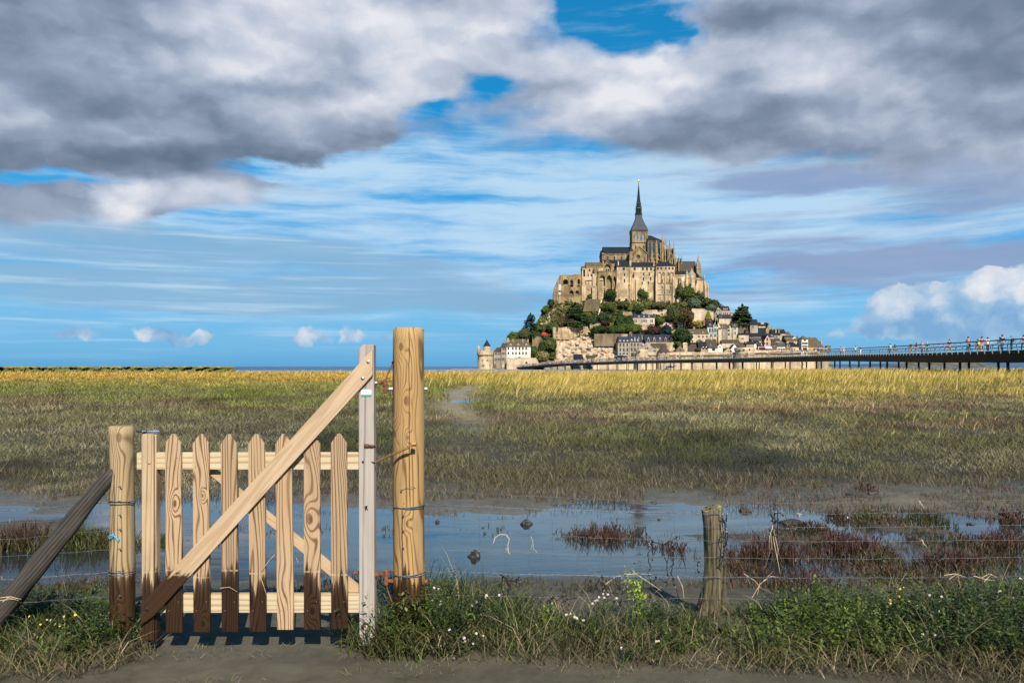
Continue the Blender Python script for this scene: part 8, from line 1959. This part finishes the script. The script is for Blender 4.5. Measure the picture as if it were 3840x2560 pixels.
wrack('big tangle of black wrack draped left of the split post', [[(2436,2012),(2448,2030),(2490,2042),(2530,2020),(2542,2010)],[(2436,2020),(2430,2090),(2442,2130),(2432,2140)],[(2444,2030),(2450,2080),(2446,2100)],[(2480,2042),(2500,2110),(2502,2150),(2508,2165)],[(2520,2030),(2526,2090),(2516,2140),(2528,2190),(2545,2240),(2548,2270)],[(2538,2010),(2540,2080)],[(2418,1972),(2424,2000),(2424,2036)],[(2430,2145),(2438,2165),(2440,2200)],[(2490,2044),(2510,2036),(2524,2046),(2520,2090)],[(2440,2150),(2490,2180),(2530,2185)]], 4.83, 1)
wrack('black wrack strip hanging on the right side of the split post', [[(2706,1924),(2712,1980),(2708,2020),(2716,2060),(2706,2110),(2714,2130)],[(2726,1924),(2722,1970),(2728,2010),(2722,2060)],[(2706,1926),(2728,1926)],[(2714,1950),(2724,1990),(2718,2050),(2712,2090)]], 4.84, 2)
wrack('black wrack knot with orange straw on the twisted wire right of the split post', [[(2890,1920),(2900,1960),(2896,2010)],[(2904,1918),(2906,1990),(2908,2030)],[(2916,1918),(2916,2000)],[(2888,1918),(2930,1922),(2940,1936),(2932,1930)],[(2898,1886),(2908,1896),(2900,1906),(2902,1920)],[(2892,1930),(2908,1950),(2898,1990),(2906,2020)]], 4.82, 3)
wrack('short black tassel of wrack on the twisted wire at the right', [[(3176,1918),(3178,1940),(3174,1956)],[(3182,1920),(3180,1950)]], 4.78, 4)
wrack('small hanging wad of wrack by the left edge of the split post', [[(2612,2088),(2618,2110),(2614,2130),(2622,2146)],[(2626,2090),(2622,2106)]], 4.84, 5)
wrack('black wrack heap on the lowest twisted wire left of the tangle', [[(2256,2154),(2252,2180),(2266,2210),(2258,2230)],[(2258,2160),(2264,2190),(2280,2220),(2320,2226)],[(2250,2170),(2230,2200),(2216,2218)],[(2262,2176),(2256,2230),(2250,2236)]], 4.7, 6)
wrack('loop of black wrack on the wire near the tall post\'s weeds', [[(1872,2148),(1888,2160),(1900,2176),(1930,2176),(1950,2162)],[(1884,2160),(1880,2200),(1890,2230),(1884,2260),(1892,2290)],[(1900,2176),(1912,2200),(1904,2236)],[(1940,2170),(1950,2180)]], 4.62, 7)
wrack('dark strands lying in the weeds left of the wrack heap', [[(2056,2260),(2070,2240),(2090,2250),(2110,2232),(2130,2244),(2165,2240)],[(2066,2264),(2060,2250),(2080,2234)],[(2100,2262),(2120,2250),(2150,2256)]], 4.66, 8)
wrack('bent dark stem across two wires at the far right', [[(3548,2022),(3544,2040),(3528,2060),(3500,2080),(3460,2096),(3456,2110)],[(3536,2062),(3528,2092),(3532,2096)],[(3456,2080),(3462,2112)]], 4.76, 9)
wrack('black weed strand on the last stay wire at the right edge', [[(3820,1916),(3824,1950),(3822,2000),(3826,2040)]], 4.75, 10)
wrack('dark wad of weed at the left foot of the split post', [[(2622,2240),(2618,2270),(2612,2300),(2620,2330)],[(2624,2246),(2614,2290),(2610,2320)]], 4.8, 11)
# wisps of straw hanging on the wires
M_STRAW = m_plain('bleached_straw', (.52,.40,.24), .8, .3, 40)
def wisp(label, strands, D, r=.0018):
    mb = MB()
    for st_ in strands: mb.tube([P(x, y, D+.002*k) for k, (x, y) in enumerate(st_)], [r]*(len(st_)-1)+[r*.4], 5)
    o = mb.build('straw_wisp', M_STRAW, origin=P(*strands[0][0], D), recalc=False); tag(o, label, 'straw', 'straw caught on the netting')
wisp('curled straw hooked over a wire right of the tall post', [[(1850,2035),(1856,2015),(1874,2003),(1898,2004),(1910,2020),(1905,2044),(1898,2062)],[(1904,2040),(1906,2070),(1914,2078)]], 4.6, .0026)
wisp('thin dry leaf dangling right of the curled straw', [[(1990,2008),(1998,2030),(2000,2056),(2014,2070)],[(1996,2040),(1990,2060)]], 4.64)
wisp('long orange straws hanging under the wrack knot', [[(2896,1968),(2902,2030),(2912,2080),(2926,2150)],[(2898,1970),(2886,2010),(2884,2060)],[(2902,1990),(2918,2060),(2914,2100)],[(2890,2000),(2896,2060)]], 4.81, .0022)
wisp('bunch of straw lying on the lowest twisted wire before the tangle', [[(2310,2160),(2380,2150),(2440,2152)],[(2330,2168),(2344,2150),(2400,2156)],[(2380,2148),(2430,2180),(2480,2214)],[(2540,2158),(2560,2200),(2566,2250)],[(2350,2152),(2346,2190),(2338,2214)],[(2270,2190),(2310,2160)]], 4.76, .0022)
wisp('straw tuft on the low wire right of the split post', [[(2790,2150),(2830,2176),(2860,2210)],[(2860,2180),(2890,2160),(2920,2162)],[(2850,2185),(2840,2230)],[(2820,2240),(2850,2190),(2900,2140)]], 4.85, .002)
wisp('bleached tufts of grass on the upper wires at the right', [[(3446,1877),(3456,1892),(3466,1906)],[(3450,1878),(3448,1890)],[(3455,2022),(3466,2040),(3476,2050)],[(3460,2022),(3462,2042)],[(2990,1922),(2998,1930),(3000,1944)],[(2996,1924),(3008,1930)]], 4.78, .003)
wisp('nest of dry grass on the low wire near the right edge', [[(3540,2156),(3580,2150),(3620,2162)],[(3560,2170),(3590,2150),(3600,2190)],[(3680,2166),(3710,2150),(3740,2164)],[(3690,2180),(3720,2150)],[(3650,2158),(3700,2172),(3730,2176)]], 4.72, .0022)
wisp('wisp of grass looped round the fourth and fifth pickets', [[(1030,2078),(1010,2100),(980,2140),(976,2160),(990,2200),(1000,2230)],[(826,2204),(860,2200),(890,2218)],[(1110,2090),(1120,2110)]], 4.405, .0016)
wisp('bundle of rusty straw on the barbed strand at the left edge', [[(0,2240),(40,2236),(80,2246)],[(10,2256),(30,2240),(70,2250)],[(0,2250),(60,2244)]], 4.4, .0024)
# sea asters in flower
PET = m_plain('lilac_petal', (.66,.58,.76), .6, .12, 60); DISC = m_plain('yellow_disc', (.75,.50,.03), .7, .2, 80)
STEM = m_leaf('aster_stem', .2, .6, .2, attr=False, col=(.055,.085,.022))
YPET = m_plain('yellow_petal', (.78,.55,.02), .6, .15, 60)
def aster(label, x, y, heads, seed, yellow=False):
    r2 = random.Random(seed); D = EYE*F/(y-HY); b0 = Vector((Xof(x,D), D, float(terrain(np.array([Xof(x,D)]), np.array([D]))[0]))); root = empty('aster_plant', b0); tag(root, label, 'flower', 'flowering sea asters in the weeds')
    mb = MB()
    for hx, hy in heads:
        t0 = P(hx, hy, D-r2.uniform(0, .12)); mid = b0.lerp(t0, .55)+Vector((r2.uniform(-.02,.02), 0, .03)); mb.tube([b0, mid, t0], [.0026,.002,.0013], 5)
        for k in range(5):
            q = b0.lerp(t0, .3+.12*k); a = r2.uniform(0, 6.28); L_ = .035; mb.add([q, q+Vector((math.cos(a)*L_*.5-.004, math.sin(a)*L_*.5, .01)), q+Vector((math.cos(a)*L_, math.sin(a)*L_, .016)), q+Vector((math.cos(a)*L_*.5+.004, math.sin(a)*L_*.5, .01))], [(0,1,2,3)])
    mb.build('stem', STEM, root, recalc=False)
    for hx, hy in heads:
        c0 = P(hx, hy, D-.06); tilt = Matrix.Rotation(r2.uniform(.5, 1.3), 3, 'X') @ Matrix.Rotation(r2.uniform(-.6,.6), 3, 'Y'); mb = MB(); R_ = .0078*r2.uniform(.75,1.2)
        for k in range(11):
            a = 2*math.pi*k/11+r2.uniform(-.1,.1); d_ = Vector((math.cos(a), math.sin(a), .12)); n_ = Vector((-math.sin(a), math.cos(a), 0)); L_ = R_*r2.uniform(.8, 1.1)
            mb.add([c0+tilt @ v for v in (d_*.003, d_*L_*.6+n_*.0022, d_*L_, d_*L_*.6-n_*.0022)], [(0,1,2,3)])
        f_ = mb.build('flower_head', YPET if yellow else PET, root, recalc=False); mb = MB(); ax = tilt @ Vector((0,0,1)); mb.tube([c0, c0+ax*.003, c0+ax*.005], [.0034,.0034,.0016], 8); mb.build('flower_disc', DISC, f_, recalc=False)
aster('leafy aster with a dozen lilac heads right of the tall post', 1720, 2400, [(1628,2203),(1644,2208),(1622,2250),(1650,2254),(1706,2280),(1716,2296),(1734,2294),(1758,2286),(1786,2256),(1820,2238),(1652,2266),(1746,2318)], 1)
aster('aster clump with heads reaching the wire right of the tall post', 1850, 2410, [(1824,2232),(1872,2230),(1854,2286),(1802,2302),(1764,2322),(1804,2276),(1770,2270)], 2)
aster('low aster flowers half hidden in the straw below the tall post\'s weeds', 1760, 2470, [(1740,2390),(1744,2404),(1786,2374),(1774,2412),(1812,2382),(1686,2360),(1702,2466)], 3)
aster('aster spray with a fan of buds left of the bright green sprout', 2260, 2400, [(2222,2262),(2240,2250),(2262,2226),(2280,2228),(2246,2238),(2312,2242),(2266,2240),(2232,2252)], 4)
aster('small asters at the left end of the middle weeds', 2150, 2420, [(2124,2304),(2140,2300),(2162,2316),(2188,2324),(2154,2312)], 5)
aster('two pale aster heads low in the middle weeds', 2450, 2490, [(2462,2404),(2470,2402),(2330,2428),(2450,2476)], 6)
aster('aster bush with many small white heads on the right', 3450, 2420, [(3486,2230),(3532,2236),(3380,2284),(3408,2282),(3494,2296),(3440,2272),(3410,2254),(3520,2290),(3456,2302),(3340,2262),(3424,2300)], 7)
aster('yellow-flowered sprig above the white aster bush', 3400, 2400, [(3376,2208),(3390,2204),(3368,2232),(3372,2236),(3372,2272),(3340,2250)], 8, True)
aster('few white asters low on the right', 3480, 2470, [(3460,2376),(3506,2380)], 9)
aster('white asters in the right corner bush', 3780, 2410, [(3752,2216),(3760,2324),(3826,2168),(3800,2240)], 10)
aster('yellow daisies in the left corner weeds', 170, 2430, [(110,2310),(152,2340),(240,2310),(224,2346),(140,2388),(282,2304)], 11, True)
aster('pale daisies beside the yellow ones in the left corner', 210, 2420, [(176,2322),(190,2324),(206,2340),(128,2376)], 12)
# bright young leaves catching the sun
def sprout(label, x, y, h, n, seed, colr):
    r2 = np.random.default_rng(seed); D = EYE*F/(y-HY); X0 = Xof(x, D); hh = h*D/F; Xs = X0+r2.normal(0, .012, n); Ds = D+r2.normal(0, .012, n); Zs = terrain(Xs, Ds)
    o = leaves('leafy_sprout', Xs, Ds, Zs, hh*(.55+.45*r2.random(n)), 12, np.full(n, .045), np.tile(np.array(colr), (n, 1)), None, up=.75); tag(o, label, 'plant', 'bright leafy plants in the weeds')
sprout('bright yellow-green leafy plant at the foot of the tall post', 1560, 2390, 190, 18, 1, (.20,.28,.03)); sprout('sunlit yellow-green plant standing tallest in the middle weeds', 2405, 2400, 250, 15, 2, (.22,.30,.035)); sprout('low bright plant at the left end of the middle weeds', 2050, 2410, 110, 14, 3, (.16,.22,.03)); sprout('soft green plant right of the split post', 2960, 2410, 150, 12, 4, (.12,.17,.03)); sprout('silvery leaved plant in the left corner', 430, 2430, 130, 8, 5, (.16,.19,.12)); sprout('green leafy plant between short post and first picket', 520, 2420, 120, 10, 6, (.06,.10,.025))
